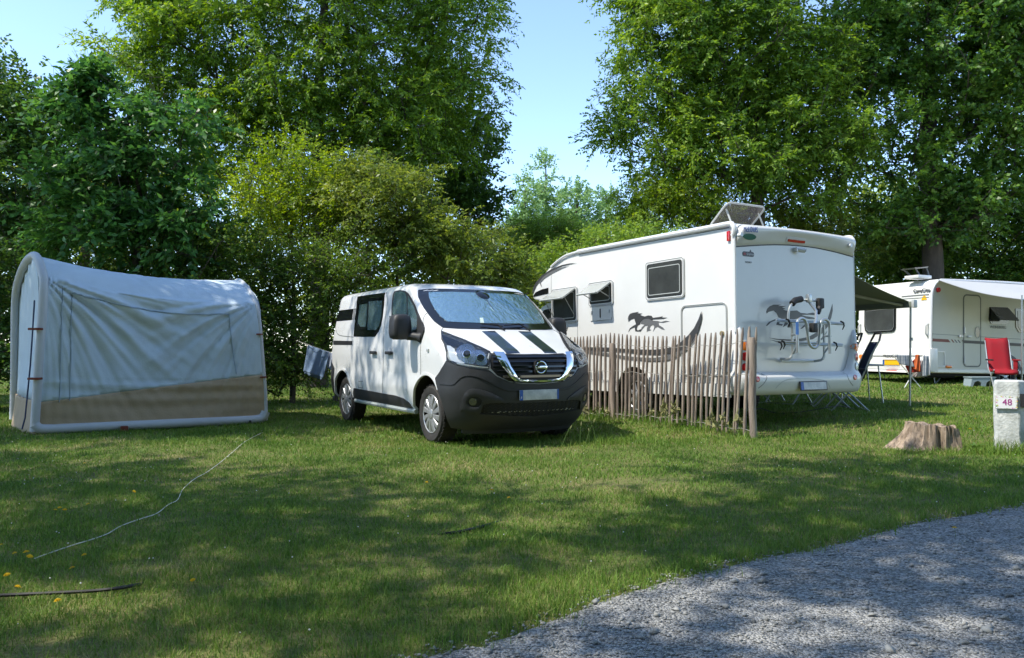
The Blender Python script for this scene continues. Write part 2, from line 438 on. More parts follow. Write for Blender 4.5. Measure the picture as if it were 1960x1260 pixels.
def vpx(px, py):
    o, d = local_ray(VM, px, py); h, n, i, q = VB.ray_cast(o, d); return h
def c2(x, y): return (560 + x / 3.322, 520 + y / 3.322)
def c3(x, y): return (620 + x / 3.9375, 530 + y / 3.9375)
def c4(x, y): return (820 + x / 4.066, 540 + y / 4.066)
def onvan(pts, cf, mode):
    out = []
    for p in pts:
        h = vpx(*cf(*p))
        if h is None: continue
        out.append({'s': (h.x, h.z), 'c': cyl_of(h), 'f': (h.y, h.z), 't': (h.x, h.y)}[mode])
    return out
def side_r(x, z): return hit_side(x, z, -1)
def side_l(x, z): return hit_side(x, z, 1)
def both(fn):
    for s, f in ((-1, side_r), (1, side_l)): fn(f, s)
def mir(P): return [(-a, z) for a, z in P]

# side glass and seams
rw = onvan([(255, 150), (360, 133), (463, 120), (455, 210), (445, 300), (432, 365), (412, 415), (388, 448), (385, 452), (300, 453), (225, 450), (236, 330), (246, 230)], c3, 's')
rwi = onvan([(345, 185), (440, 180), (435, 300), (418, 375), (395, 402), (330, 400), (335, 300)], c3, 's')
rws = onvan([(273, 212), (330, 203), (326, 300), (318, 378), (280, 378), (260, 345), (266, 280)], c3, 's')
rwf = onvan([(266, 202), (342, 192), (338, 300), (325, 397), (278, 396), (250, 350), (257, 280)], c3, 's')
dw = onvan([(522, 130), (545, 106), (600, 104), (640, 128), (690, 215), (722, 310), (742, 390), (728, 440), (640, 425), (560, 408), (528, 390), (513, 350), (511, 240)], c3, 's')
dwf = onvan([(535, 135), (552, 116), (596, 114), (622, 132), (628, 200), (626, 300), (626, 412), (560, 398), (530, 375), (524, 340), (522, 240)], c3, 's')
dwq = onvan([(638, 145), (680, 225), (705, 300), (712, 350), (700, 400), (640, 410), (636, 300)], c3, 's')
tri = onvan([(714, 275), (745, 345), (762, 400), (745, 455), (722, 484), (690, 470), (708, 420), (712, 350)], c3, 's')
def windows(f, s):
    g = panel('rear_side_window', rw, f, M_gloss, van, .005, .01, .06); tag(g, 'black side window with a small sliding pane')
    panel('sunshade', rwi, f, M_foil2, g, .009, .006, .06); panel('sunshade', rws, f, M_foil2, g, .009, .006, .06)
    strip('window_frame', rwf, .018, f, M_gloss, g, .018, .014, 1, True)
    d = panel('front_door_window', smooth_loop(dw, 2), f, M_black, van, .005, .01, .06)
    panel('sunshade', smooth_loop(dwf, 2), f, M_foil2, d, .009, .006, .06); panel('sunshade', dwq, f, M_foil2, d, .009, .006, .06)
    panel('mirror_base_trim', tri, f, M_plast, van, .02, .02, .06)
both(windows)
seams = []
sm1 = onvan([(492, 85), (480, 170), (466, 300), (449, 430), (451, 560), (446, 700), (443, 850), (443, 962)], c3, 's')
sm2 = onvan([(776, 274), (752, 310), (748, 345), (760, 400), (740, 470), (730, 520), (730, 640), (724, 780)], c3, 's')
sm3 = onvan([(258, 152), (245, 240), (235, 330), (222, 452), (205, 600), (205, 700), (222, 800), (228, 860)], c3, 's')
sm4 = onvan([(92, 250), (118, 170), (180, 158), (300, 140), (492, 85), (560, 80), (640, 90), (700, 150), (745, 230), (776, 274)], c3, 's')
fl = onvan([(260, 787), (293, 787), (293, 838), (260, 833)], c3, 's')
crease = onvan([(118, 178), (100, 250), (90, 330), (92, 400), (115, 440), (225, 455)], c3, 's')
def seam_set(f, s):
    for q in (sm1, sm2): strip('door_seam', q, .008, f, M_seam, van, .0015, .003, 4)
    strip('fuel_flap_seam', fl, .007, f, M_seam, van, .0015, .003, 1, True)
    strip('crease_shading', crease, .012, f, M_trimgrey, van, .0015, .003, 4)  # light and shade along the body crease put into a grey strip
both(seam_set)
rail = onvan([(72, 481), (215, 484), (215, 514), (72, 512)], c3, 's')
st1 = [(-3.56, 1.70), (-2.86, 1.70), (-2.84, 1.53), (-3.58, 1.53)]
bars = [[(x, 1.70), (x + .022, 1.70), (x + .036, 1.53), (x + .014, 1.53)] for x in (-2.835, -2.785, -2.735)]
lowc = onvan([(228, 838), (330, 856), (445, 878), (540, 894), (600, 915), (645, 948), (668, 980), (681, 1005), (600, 990), (445, 962), (320, 940), (235, 922)], c3, 's')
def side_trim(f, s):
    panel('sliding_door_rail', rail, f, M_black, van, .004, .01, .1)
    a = panel('side_stripe', st1, f, M_gloss, van, .003, .004, .1)
    b = [panel('side_stripe', q, f, M_gloss, van, .003, .004, .1) for q in bars if len(q) == 4]
    join([a] + b)
    panel('lower_cladding', lowc, f, M_plast, van, .012, .02, .08)
    for (x, z) in ((-1.72, 1.05), (-1.14, 1.05)):
        mb = MB(); h, n = f(x, z); mb.box(h + n * .028, (.20, .03, .042), None, .012); mb.box(h + n * .012 + Vector((.07, 0, 0)), (.03, .03, .03)); mb.box(h + n * .012 - Vector((.07, 0, 0)), (.03, .03, .03))
        mb.build('door_handle', M_plast, van)
        panel('handle_recess', circ(x, z + .01, .055, 20, .06), f, mat('recess_grey', (.42, .44, .45), .4), van, .002, .003, .05)
    # mirror
    h = Vector((-.40, s * 1.13, 1.37)); mb = MB(); bm = bmesh.new(); bmesh.ops.create_cube(bm, size=1)
    bmesh.ops.subdivide_edges(bm, edges=bm.edges[:], cuts=3, use_grid_fill=True)
    for v in bm.verts:
        c = v.co * 2; q = 1 / (abs(c.x) ** 5 + abs(c.y) ** 5 + abs(c.z) ** 5) ** .2; c = c * q
        tp = 1 - .12 * max(0, c.z)
        v.co = Vector((c.x * .085 + (-.02 if c.x < 0 else .02), c.y * .125 * tp, c.z * .155))
    bm.verts.index_update(); mb.add([h + v.co for v in bm.verts], [[v.index for v in q.verts] for q in bm.faces]); bm.free()
    mr = mb.build('wing_mirror', M_plast, van, True, 60)
    MB().tube([(-.36, s * 1.05, 1.26), (-.24, s * .97, 1.25), (-.20, s * .93, 1.24)], [.05, .05, .075], 10).build('mirror_arm', M_plast, mr)
    MB().box(h + Vector((-.105, 0, .02)), (.012, .20, .23), None, .004).build('mirror_glass', M_chrome, mr)
    b = MB(); hh, n = f(.06, 1.09); b.box(hh + n * .008, (.05, .016, .035), None, .006); b.build('side_repeater', M_clear, van)
    # arch lips
    for (cx, r, a0, a1) in ((0, .44, -15, 190), (-3.098, .42, -12, 190)):
        P = [(cx + r * math.cos(math.radians(a)), .37 + r * math.sin(math.radians(a))) for a in np.linspace(a0, a1, 28)]
        P = [p for p in P if p[1] > .34 and (cx < -1 or p[0] < .36 or p[1] > .80)]
        strip('arch_lip', P, .03, f, M_white if cx > -1 else M_white, van, .010, .03, 1)
    # sill
    P = [(-2.60, .355), (-.42, .345)]
    MB().tube([(-2.62, s * .915, .345), (-.40, s * .915, .335)], .03, 8).build('side_sill', mat('sill_paint', (.34, .38, .37), .35, coat=.4), van)
both(side_trim)
# rear bumper
def rb(f, s):
    P = onvan([(66, 690), (108, 760), (112, 800), (118, 905), (70, 900), (60, 800)], c3, 's')
    P = [(-3.50, .80), (-3.74, .98), (-3.74, .28), (-3.50, .28), (-3.53, .45)]
    panel('rear_bumper', P, f, M_plast, van, .012, .02, .06)
both(rb)
MB().box((-3.80, 0, .5), (.12, 1.7, .36), None, .04).build('rear_bumper', M_plast, van)
for s in (-1, 1):
    MB().box((-3.765, s * .42, 1.45), (.02, .68, .55), None, .006).build('rear_window', M_gloss, van)
    MB().box((-3.755, s * .80, 1.15), (.03, .09, .55), None, .01).build('tail_light', M_red, van)

# front: bumper, lamps, grille
arch_pts = [cyl_of(hit_side(.0 + .45 * math.cos(math.radians(a)), .37 + .45 * math.sin(math.radians(a)), -1)[0]) for a in (-18, 0, 20, 40)]
bt = onvan([(912, 679), (940, 640), (965, 597), (982, 566), (1040, 592), (1150, 614), (1245, 624), (1300, 668), (1380, 703), (1460, 713)], c2, 'c')
zc = onvan([(1545, 716)], c2, 'c')[0][1]
top_half = bt; bh = [(0, zc)] + list(reversed(top_half))
bh += [arch_pts[3], arch_pts[2], arch_pts[1], (arch_pts[0][0], .215)]
a0 = bh[-1][0]
bottom = [(a0 * t, .205) for t in (.75, .5, .25)]
half = bh + bottom + [(0, .205)]
full = half[:-1] + [(0, .205)] + [(-a, z) for a, z in reversed(half[1:-1])]
LG = onvan([(400, 985), (415, 950), (470, 940), (640, 938), (838, 935)], c4, 'c')
LG2 = onvan([(838, 1038), (600, 1035), (392, 1020)], c4, 'c')
lgz1 = LG[-1][1]; lgz0 = LG2[0][1]
lg_half = LG[:-1] + [(0, lgz1), (0, lgz0)] + LG2[1:]
lg_full = LG[:-1] + [(0, lgz1)] + mir(reversed(LG[:-1])) + mir(reversed(LG2[1:])) + [(0, lgz0)] + LG2[1:]
bump = panel('front_bumper', full, hit_cyl, M_plast, van, .016, .03, .045, holes=[lg_full])
tag(bump, 'dark grey plastic front bumper with a mesh lower grille')
g = panel('lower_grille', lg_full, hit_cyl, M_black, bump, .003, .006, .06)
gr = []
for k in range(9):
    z = lgz0 + (lgz1 - lgz0) * (k + .5) / 9
    aL = -(abs(LG[1][0]) - .02); gr.append(strip('grille_mesh', [(aL + (-2 * aL) * t / 40, z + .006 * (1 if t % 2 else -1)) for t in range(41)], .006, hit_cyl, M_plast, g, .012, .012, 1))
join(gr)
cr = onvan([(97, 800), (190, 805), (225, 780), (262, 747), (330, 735), (430, 762), (520, 812), (610, 848), (705, 852)], c4, 'c')
cz = cr[-1][1]
crf = cr + [(0, cz - .005)] + mir(reversed(cr))
strip('bumper_seam', crf, .012, hit_cyl, M_black, bump, .018, .006, 3)
strip('bumper_ridge', [(a, z + .014) for a, z in crf], .014, hit_cyl, M_plast, bump, .023, .01, 3)
fs = onvan([(248, 980), (262, 930), (285, 868), (320, 835), (380, 832), (460, 852), (530, 882), (600, 925), (560, 935), (440, 945), (415, 985), (395, 1022), (320, 1012), (258, 995)], c4, 'c')
fc = onvan([(362, 930)], c4, 'c')[0]
fcl = onvan([(348, 928)], c4, 'c')[0]
for sg in (1, -1):
    q = panel('fog_lamp_surround', [(sg * a, z) for a, z in smooth_loop(fs, 3)], hit_cyl, M_plast, bump, .026, .02, .04, holes=[[(sg * a, z) for a, z in circ(fc[0], fc[1], .064, 22, .058)]], bulge=.012)
    panel('fog_lamp_recess', circ(sg * fc[0], fc[1], .066, 22, .06), hit_cyl, M_black, bump, .017, .004, .04)
    panel('fog_lamp', circ(sg * fcl[0], fcl[1], .036, 20, .04), hit_cyl, M_mhlamp, bump, .022, .01, .03)
# lower valance
P = [hit_cyl(a0 * .86 * t, .21)[0] for t in np.linspace(-1, 1, 31)]
V = []; F = []
for i, p in enumerate(P):
    V += [Vector((p.x + .012, p.y, .225)), Vector((p.x - .03, p.y * .98, .145)), Vector((p.x - .10, p.y * .95, .145)), Vector((p.x - .10, p.y * .95, .225))]
for i in range(30):
    for k in range(4): F.append((4 * i + k, 4 * i + (k + 1) % 4, 4 * i + 4 + (k + 1) % 4, 4 * i + 4 + k))
build('lower_valance', V, F, M_plast, bump, True, None, 40)
# headlights
hl = onvan([(945, 387), (1000, 408), (1100, 447), (1200, 492), (1256, 520), (1251, 570), (1248, 616), (1150, 606), (1050, 590), (988, 565), (984, 520), (966, 462), (950, 432)], c2, 'c')
hi1 = onvan([(1090, 470), (1140, 480), (1165, 520), (1170, 560), (1150, 590), (1085, 580), (1050, 545), (1045, 500)], c2, 'c')
hi2 = onvan([(1165, 505), (1215, 520), (1235, 560), (1228, 598), (1170, 592), (1160, 550)], c2, 'c')
hi3 = onvan([(985, 478), (1030, 498), (1060, 560), (1100, 585), (1060, 583), (1010, 560), (998, 520)], c2, 'c')
hi4 = onvan([(950, 410), (985, 425), (1060, 455), (1090, 470), (1040, 490), (985, 470)], c2, 'c')
hi5 = onvan([(998, 500), (1030, 570), (1000, 560), (990, 540)], c2, 'c')
def lampglass():
    m = mat('lamp_glass', (.85, .88, .9), .03, trans=1, ior=1.3, spec=.5); return m
M_lens = lampglass()
M_drl = mat('daylight_strip', (.75, .8, .85), .25, coat=1)
for sg in (1, -1):
    sp = lambda P: [(sg * a, z) for a, z in P]
    q = panel('headlight', sp(hl), hit_cyl, mat('lamp_housing', (.05, .055, .06), .25, coat=.5), van, .004, .01, .045)
    for (hp, mm, of) in ((hi1, M_mirror, .012), (hi2, M_mirror, .012), (hi4, M_gloss, .011), (hi5, M_lightgrey, .013)):
        panel('reflector', sp(smooth_loop(hp, 2)), hit_cyl, mm, q, of, .006, .04)
    panel('daylight_strip', sp(smooth_loop(hi3, 2)), hit_cyl, M_drl, q, .016, .006, .04)
    for hp in (hi1, hi2):
        ca = sum(a for a, z in hp) / len(hp); czz = sum(z for a, z in hp) / len(hp)
        panel('projector', circ(sg * ca, czz, .033, 18), hit_cyl, M_gloss, q, .02, .008, .04)
        strip('bezel', circ(sg * ca, czz, .038, 18), .005, hit_cyl, M_chrome, q, .022, .006, 1, True)
    strip('lamp_base_strip', sp(onvan([(1050, 586), (1120, 598), (1180, 606), (1244, 612)], c2, 'c')), .014, hit_cyl, M_clear, q, .018, .006, 3)
    panel('lens', sp(hl), hit_cyl, M_lens, q, .028, .004, .05)
    strip('lamp_gasket', sp(hl), .014, hit_cyl, M_black, q, .012, .012, 1, True)
# grille
gt = onvan([(1262, 526)], c2, 'c')[0]
ghl = onvan([(1262, 526), (1256, 570), (1258, 614), (1300, 660), (1375, 697), (1460, 708)], c2, 'c')
gz = onvan([(1545, 712)], c2, 'c')[0][1]; gtz = onvan([(1545, 534)], c2, 'c')[0][1]
gmid = onvan([(1330, 527), (1400, 529), (1470, 531)], c2, 'c')
gf = ghl + [(0, gz)] + mir(reversed(ghl)) + mir(gmid) + [(0, gtz)] + list(reversed(gmid))
grille = panel('grille', gf, hit_cyl, M_black, van, .008, .012, .05)
zs = np.linspace(gz + .03, gtz - .02, 6)
sl = []
for z in zs:
    # half-width of the grille at this height
    L = [a for a, zz in gf if a < 0]; aL = max([abs(a) for a, zz in ghl]) if z > ghl[2][1] else np.interp(z, [gz] + [ghl[i][1] for i in (5, 4, 3, 2)], [.05] + [abs(ghl[i][0]) for i in (5, 4, 3, 2)])
    aL = float(aL) - .02
    if aL < .1: continue
    sl.append(strip('grille_slat', [(-aL + 2 * aL * t / 24, z) for t in range(25)], .022, hit_cyl, M_gloss, grille, .03, .02, 1))
    sl.append(strip('grille_slat', [(-aL + 2 * aL * t / 24, z + .012) for t in range(25)], .006, hit_cyl, M_plast, grille, .034, .01, 1))
join(sl)
vo = onvan([(500, 562), (560, 655), (628, 742), (662, 768), (735, 776)], c4, 'c'); vi = onvan([(578, 566), (630, 660), (680, 740), (708, 755), (770, 760)], c4, 'c')
vz0 = onvan([(838, 776)], c4, 'c')[0][1]; vz1 = onvan([(838, 760)], c4, 'c')[0][1]
vf = vo + [(0, vz0)] + mir(reversed(vo)) + mir(vi) + [(0, vz1)] + list(reversed(vi))
chv = panel('chrome_surround', vf, hit_cyl, M_chrome, grille, .05, .04, .035, bulge=.01)
# round badge: ring and bar with the maker's lettering
by, bz = onvan([(837, 663)], c4, 'f')[0]
bh_, bn = hit_front(0, bz); RB = Matrix(((0, 0, 1), (1, 0, 0), (0, 1, 0)))     # local x->y, y->z, z->x
BM4 = Matrix.Translation(bh_ + Vector((.062, 0, 0))) @ RB.to_4x4()
mb = MB(); mb.tube([BM4 @ Vector((.069 * math.cos(2 * math.pi * k / 40), .066 * math.sin(2 * math.pi * k / 40), 0)) for k in range(40)], .0095, 8, True)
badge = mb.build('badge', M_chrome, grille)
MB().box(bh_ + Vector((.05, 0, 0)), (.02, .15, .15), None, .03).build('badge_backing', M_black, badge)
MB().box(bh_ + Vector((.066, 0, 0)), (.016, .162, .034), None, .005).build('badge_bar', M_chrome, badge)
text_mesh('NISSAN', .030, Matrix.Translation(bh_ + Vector((.0752, 0, 0))) @ RB.to_4x4(), M_text, badge, 'badge_lettering', .0008, xs=1.15)
# number plate
pc = Vector((0, 0, 0)); pz = onvan([(862, 875)], c4, 'f')[0][1]; hp = hit_cyl(0, pz)[0]
MP = Matrix.Translation(hp + Vector((.03, 0, 0))) @ RB.to_4x4()
np_ = MB().box(MP @ Vector((0, 0, 0)), (.014, .52, .115), None, .004).build('number_plate', M_plate, bump)
MB().box(MP @ Vector((-.24, 0, .0085)), (.002, .04, .113)).build('plate_band', M_blue, np_)
MB().box(MP @ Vector((.248, 0, .0085)), (.002, .022, .113)).build('plate_band', M_blue, np_)
text_mesh('F', .04, MP @ Matrix.Translation((-.24, -.03, .0105)), M_wtext, np_, 'plate_letter', .0005)
# bonnet stripes run straight back along the bonnet
sts = onvan([(440, 368), (525, 368), (612, 560), (710, 562), (740, 375), (815, 375), (940, 563), (1015, 560)], c4, 't')
xe = hit_front(0, gtz + .012)[0].x - .012
for (ya, yb) in ((-.355, -.18), (.15, .325)):
    P = []
    for y in (ya, yb): pass
    xa = .25
    def edge_x(y): return VTa[9][1] - VTa[9][2] + VTa[9][2] * max(0, 1 - (abs(y) / .96) ** 3) ** .5 - .02
    panel('bonnet_stripe', [(xa, ya), (edge_x(ya), ya), (edge_x(yb), yb), (xa, yb)], hit_top, M_navy, van, .003, .004, .04)
# bonnet seams
bs = onvan([(955, 362), (945, 385), (1000, 405), (1100, 444), (1200, 488), (1262, 522), (1330, 525), (1400, 527), (1470, 529)], c2, 'c')
strip('bonnet_seam', bs + [(0, gtz + .012)] + mir(reversed(bs)), .010, hit_cyl, M_seam, van, .003, .005, 2)
# windscreen
wsL = onvan([(768, 95), (800, 165), (850, 255), (900, 318), (955, 358)], c2, 'c')
wb = onvan([(1050, 364), (1200, 368), (1300, 369)], c2, 'c'); wt = onvan([(860, 97), (960, 99), (1050, 101)], c2, 'c')
wbz = onvan([(1345, 370)], c2, 'c')[0][1]; wtz = 1.868
wtp = [cyl_of(hit_front(-.785, 1.845)[0]), cyl_of(hit_front(-.60, 1.864)[0]), cyl_of(hit_front(-.2, 1.868)[0])]
wsP = [wtp[0]] + wsL[1:] + wb + [(0, wbz)] + mir(reversed(wb)) + mir(reversed(wsL[1:])) + mir(wtp) + [(0, wtz)] + list(reversed(wtp[1:]))
ws = panel('windscreen', wsP, hit_cyl, M_gloss, van, .006, .012, .05)
ctr = (0, (wbz + wtz) / 2)
def inset(P, d, dbot):
    out = []; n = len(P); ar = sum(P[i - 1][0] * P[i][1] - P[i][0] * P[i - 1][1] for i in range(n))
    for i in range(n):
        t = Vector(P[(i + 1) % n]) - Vector(P[i - 1]); t.normalize(); q = Vector((-t.y, t.x)) * (1 if ar > 0 else -1)
        dd = d + (dbot - d) * max(0, q.y); out.append((P[i][0] + q.x * dd, P[i][1] + q.y * dd))
    return out
inn = [p for p in inset(wsP, .05, .075) if inside(wsP, *p) and min((Vector(p) - (Vector(a_) + (Vector(b_) - Vector(a_)) * max(0, min(1, (Vector(p) - Vector(a_)).dot(Vector(b_) - Vector(a_)) / max(1e-9, (Vector(b_) - Vector(a_)).length_squared))))).length for a_, b_ in zip(wsP, wsP[1:] + wsP[:1])) > .042]
panel('foil_sunshade', inn, hit_cyl, M_foil, ws, .010, .004, .03)
h, n = hit_cyl(0.02, 1.79); MB().lathe([(0, .03), (.05, .028), (.085, .016), (.10, 0)], 20, Matrix.Translation(h) @ n.to_track_quat('Z', 'Y').to_matrix().to_4x4() @ Matrix.Diagonal((1.0, 1.2, 1, 1))).build('mirror_housing', M_gloss, ws)
panel('sensor_strip', [(-.07, 1.80), (.06, 1.80), (.05, 1.60), (.01, 1.55), (-.03, 1.60)], hit_cyl, mat('sunshade_fold', (.1, .15, .17), .2, metal=.7, coat=1), ws, .013, .004, .05)
panel('sticker', [(-.52, 1.475), (-.44, 1.475), (-.44, 1.41), (-.52, 1.41)], hit_cyl, mat('pale_sticker', (.5, .6, .55), .4), ws, .014, .003, .1)
for (aa, bb) in (((-.52, wbz + .045), (-.06, wbz + .02)), ((-.02, wbz + .03), (.50, wbz + .05))):
    P = [(aa[0] + (bb[0] - aa[0]) * t / 8, aa[1] + (bb[1] - aa[1]) * t / 8) for t in range(9)]
    mb = MB(); mb.tube([hit_cyl(*p)[0] + hit_cyl(*p)[1] * .03 for p in P], .007, 6)
    mb.tube([hit_cyl(bb[0], wbz - .01)[0] + Vector((.02, 0, 0)), hit_cyl(*P[6])[0] + hit_cyl(*P[6])[1] * .04, hit_cyl(*P[3])[0] + hit_cyl(*P[3])[1] * .035], .010, 6)
    mb.build('wiper', M_black, van)
MB().tube([(-1.25, -.05, 1.97), (-1.30, -.05, 2.05)], [.012, .004], 6).build('aerial', M_black, van)
# wheels
def wheel(parent, x, y, z, s, r=.338, wd=.215, rim=.232, spokes=12):
    wl = empty('wheel', (x, y, z), (math.pi / 2 * -s, 0, 0), parent)      # local +z points outwards
    t = MB().lathe([(rim - .01, -wd / 2), (rim + .02, -wd / 2), (r - .03, -wd / 2 - .004), (r - .006, -wd / 2 + .025), (r, -wd / 2 + .05), (r, wd / 2 - .05), (r - .006, wd / 2 - .025), (r - .03, wd / 2 + .004), (rim + .03, wd / 2 + .003), (rim, wd / 2 - .008), (rim - .012, wd / 2 - .03)], 64)
    for k in range(48):
        a = 2 * math.pi * k / 48; c, sn = math.cos(a), math.sin(a)
        Rz = Matrix.Rotation(a, 3, 'Z')
        for zz in (-.075, -.03, .03, .075): t.box(Rz @ Vector((r - .001, 0, zz + (.004 if k % 2 else -.004))), (.010, .030, .034), Rz)
    t.build('tyre', M_tyre, wl)
    h = MB().lathe([(rim, wd / 2 - .02), (rim - .012, wd / 2 - .004), (rim - .022, wd / 2 - .012)], 48)
    for k in range(spokes):
        a = 2 * math.pi * (k + .5) / spokes; tw = .05
        ax = lambda rr, da: Vector((rr * math.cos(a + da), rr * math.sin(a + da), 0))
        zz = lambda rr: wd / 2 - .012 + .012 * math.sin(math.pi * (rr / rim))
        V = []
        for rr, wdt, sk in ((.055, .022, 0), (.11, .026, .03), (.17, .032, .06), (rim - .018, .040, .08)):
            p = Vector((rr * math.cos(a + sk), rr * math.sin(a + sk), zz(rr))); q = Vector((-math.sin(a + sk), math.cos(a + sk), 0))
            V += [p - q * wdt - Vector((0, 0, .012)), p - q * wdt * .75, p + q * wdt * .75, p + q * wdt - Vector((0, 0, .012))]
        F = [(4 * i + j, 4 * i + j + 1, 4 * i + 5 + j, 4 * i + 4 + j) for i in range(3) for j in range(3)]
        h.add(V, F)
    h.lathe([(.064, wd / 2 - .02), (.060, wd / 2 + .002), (.040, wd / 2 + .010), (.0, wd / 2 + .012)], 24)
    h.build('hubcap', M_hub, wl)
    MB().lathe([(rim - .01, wd / 2 - .05), (.0, wd / 2 - .045)], 32).build('rim', M_black, wl)
    return wl
for s in (-1, 1):
    wheel(van, 0, s * .80, .338, s, .343, .215, .236); wheel(van, -3.098, s * .80, .338, s, .343, .215, .236)
ub = MB(); ub.box((-1.5, 0, .33), (4.0, 1.3, .12)); ub.cyl((0, -.75, .33), (0, .75, .33), .05); ub.cyl((-3.098, -.75, .33), (-3.098, .75, .33), .06)
ub.build('underbody', M_rust, van, False)

# ------------------------------------------------------------------ motorhome
MHO = (2.845, 10.032, -.034); MHR = (.0073, .0165, 2.0985)
MM = Matrix.Translation(MHO) @ Euler(MHR, 'XYZ').to_matrix().to_4x4()
mh = empty('motorhome', MHO, MHR)
tag(mh, 'large white motorhome with horse decals, bike rack and side awning behind the picket fence', 'motorhome', None)
def c5(x, y): return (1000 + x / 3.938, 380 + y / 3.938)
def c6(x, y): return (1360 + x / 3, 380 + y / 3)
def c7(x, y): return (1080 + x / 4.9, 620 + y / 4.9)
def c8(x, y): return (1440 + x / 5.25, 540 + y / 5.25)
def onmh(pts, cf, ax, val=0):
    out = []
    for p in pts:
        h = on_plane(MM, *cf(*p), ax, val); out.append((h.x, h.z) if ax == 1 else (h.y, h.z))
    return out
W_MH = 2.30
def m_side(x, z): return Vector((x, 0, z)), Vector((0, 1, 0))
def m_off(x, z): return Vector((x, -W_MH, z)), Vector((0, -1, 0))
def m_rear(y, z): return Vector((-.012, y, z)), Vector((-1, 0, 0))
def section(x, zb, zt, y0, y1, rt, rb, n=6, crown=.02):
    """rounded-rectangle loop in the Y-Z plane at station x"""
    P = []
    for cx, cz, r, a0 in ((y0 - rt, zt - rt, rt, 0), (y1 + rt, zt - rt, rt, 90), (y1 + rb, zb + rb, rb, 180), (y0 - rb, zb + rb, rb, 270)):
        for i in range(n + 1):
            a = math.radians(a0 + 90 * i / n); P.append(Vector((x, cx + r * math.cos(a), cz + r * math.sin(a))))
        if a0 == 0:
            for t in (.25, .5, .75): P.append(Vector((x, (y0 - rt) + (y1 + rt - y0 + rt) * t, zt + crown * math.sin(math.pi * t))))
    return P
def loft(name, secs, mt, parent, caps=True, sharp=35):
    V = []; F = []; m = len(secs[0])
    for s in secs: V += s
    for i in range(len(secs) - 1):
        for k in range(m): F.append((i * m + k, i * m + (k + 1) % m, (i + 1) * m + (k + 1) % m, (i + 1) * m + k))
    if caps: F.append(tuple(range(m - 1, -1, -1))); F.append(tuple((len(secs) - 1) * m + k for k in range(m)))
    return build(name, V, F, mt, parent, True, None, sharp)
S = [(-.012, 2.725, .11), (.0, 2.735, .10), (.4, 2.755, .055), (1.5, 2.775, .055), (3.0, 2.795, .055), (3.5, 2.80, .06), (3.8, 2.785, .08), (4.05, 2.75, .10), (4.288, 2.69, .13)]
mhbody = loft('body', [section(x, .55, zt, 0, -W_MH, r, .03) for x, zt, r in S], M_mhwhite, mh)
S2 = [(4.29, 2.02, 2.69, .0, .13), (4.42, 2.03, 2.65, .0, .15), (4.60, 2.05, 2.56, .0, .16), (4.75, 2.07, 2.45, .002, .14), (4.86, 2.09, 2.33, .005, .09), (4.93, 2.12, 2.22, .03, .04)]
oc = loft('overcab_cap', [section(x, zb, zt, -i_, -W_MH + i_, r, .03) for x, zb, zt, i_, r in S2], M_mhwhite, mh)
panel('overcab_window', onmh([(80, 742), (100, 708), (150, 685), (196, 674), (197, 718), (130, 732)], c5, 1), lambda x, z: (Vector((x, -.002, z)), Vector((0, 1, 0))), M_gloss, oc, .008, .01, .1)
# cab
cab = MB(); prof = [(4.25, .42), (4.25, 2.04), (4.62, 2.05), (4.85, 1.98), (5.55, 1.42), (5.8, 1.30), (6.15, 1.16), (6.27, .95), (6.3, .45), (6.2, .36)]
V = []; F = []; prs = smooth_loop(prof, 1); n_ = len(prof)
ys = [(-.13, 1), (-.17, .5), (-.25, 0)]
for yy in (-.28, -.16, -2.14, -2.02):
    ins = .05 if yy in (-.28, -2.02) else 0
    sc = 1.0 if ins else .985
    cx, cz = 5.2, 1.2
    for (x, z) in prof: V.append((cx + (x - cx) * (1 if ins else .97), yy, cz + (z - cz) * (1.0 if ins else .965)))
order = [1, 0, 3, 2]
V2 = []; 
for o_ in order: V2 += V[o_ * n_:(o_ + 1) * n_]
F = []
for i in range(3):
    for k in range(n_): F.append((i * n_ + k, i * n_ + (k + 1) % n_, (i + 1) * n_ + (k + 1) % n_, (i + 1) * n_ + k))
F.append(tuple(reversed(range(n_)))); F.append(tuple(3 * n_ + k for k in range(n_)))
cb = build('cab', V2, F, M_mhwhite, mh, True, None, 30)
for s, fn in ((1, lambda x, z: (Vector((x, -.16, z)), Vector((0, 1, 0)))), (-1, lambda x, z: (Vector((x, -2.14, z)), Vector((0, -1, 0))))):
    panel('cab_window', [(4.42, 1.93), (4.78, 1.90), (5.32, 1.45), (5.30, 1.38), (4.42, 1.38)], fn, M_gloss, cb, .006, .01, .2)
    strip('door_seam', [(4.36, 1.95), (4.36, .5), (5.25, .5), (5.40, 1.36)], .01, fn, M_seam, cb, .004, .006, 1)
    yy = -.02 if s > 0 else -2.28
    MB().box((5.25, yy + .08 * s, 1.5), (.12, .2, .30), None, .04).build('wing_mirror', M_plast, cb); MB().tube([(5.22, yy - .12 * s, 1.42), (5.25, yy + .05 * s, 1.44)], .025, 8).build('mirror_arm', M_plast, cb)
def wsf(y, t): return Vector((4.93 + (5.50 - 4.93) * t, y, 1.945 + (1.47 - 1.945) * t)), Vector((.63, 0, .77))
panel('cab_windscreen', [(-.32, 0.02), (-1.98, .02), (-2.06, .95), (-.24, .95)], wsf, M_gloss, cb, .012, .01, .3)
for s, yy in ((1, -.45), (-1, -1.85)): MB().box((6.22, yy, .95), (.14, .34, .2), None, .05).build('headlight', M_clear, cb)
MB().box((6.27, -1.15, .55), (.14, 1.8, .26), None, .05).build('front_bumper', M_plast, cb)
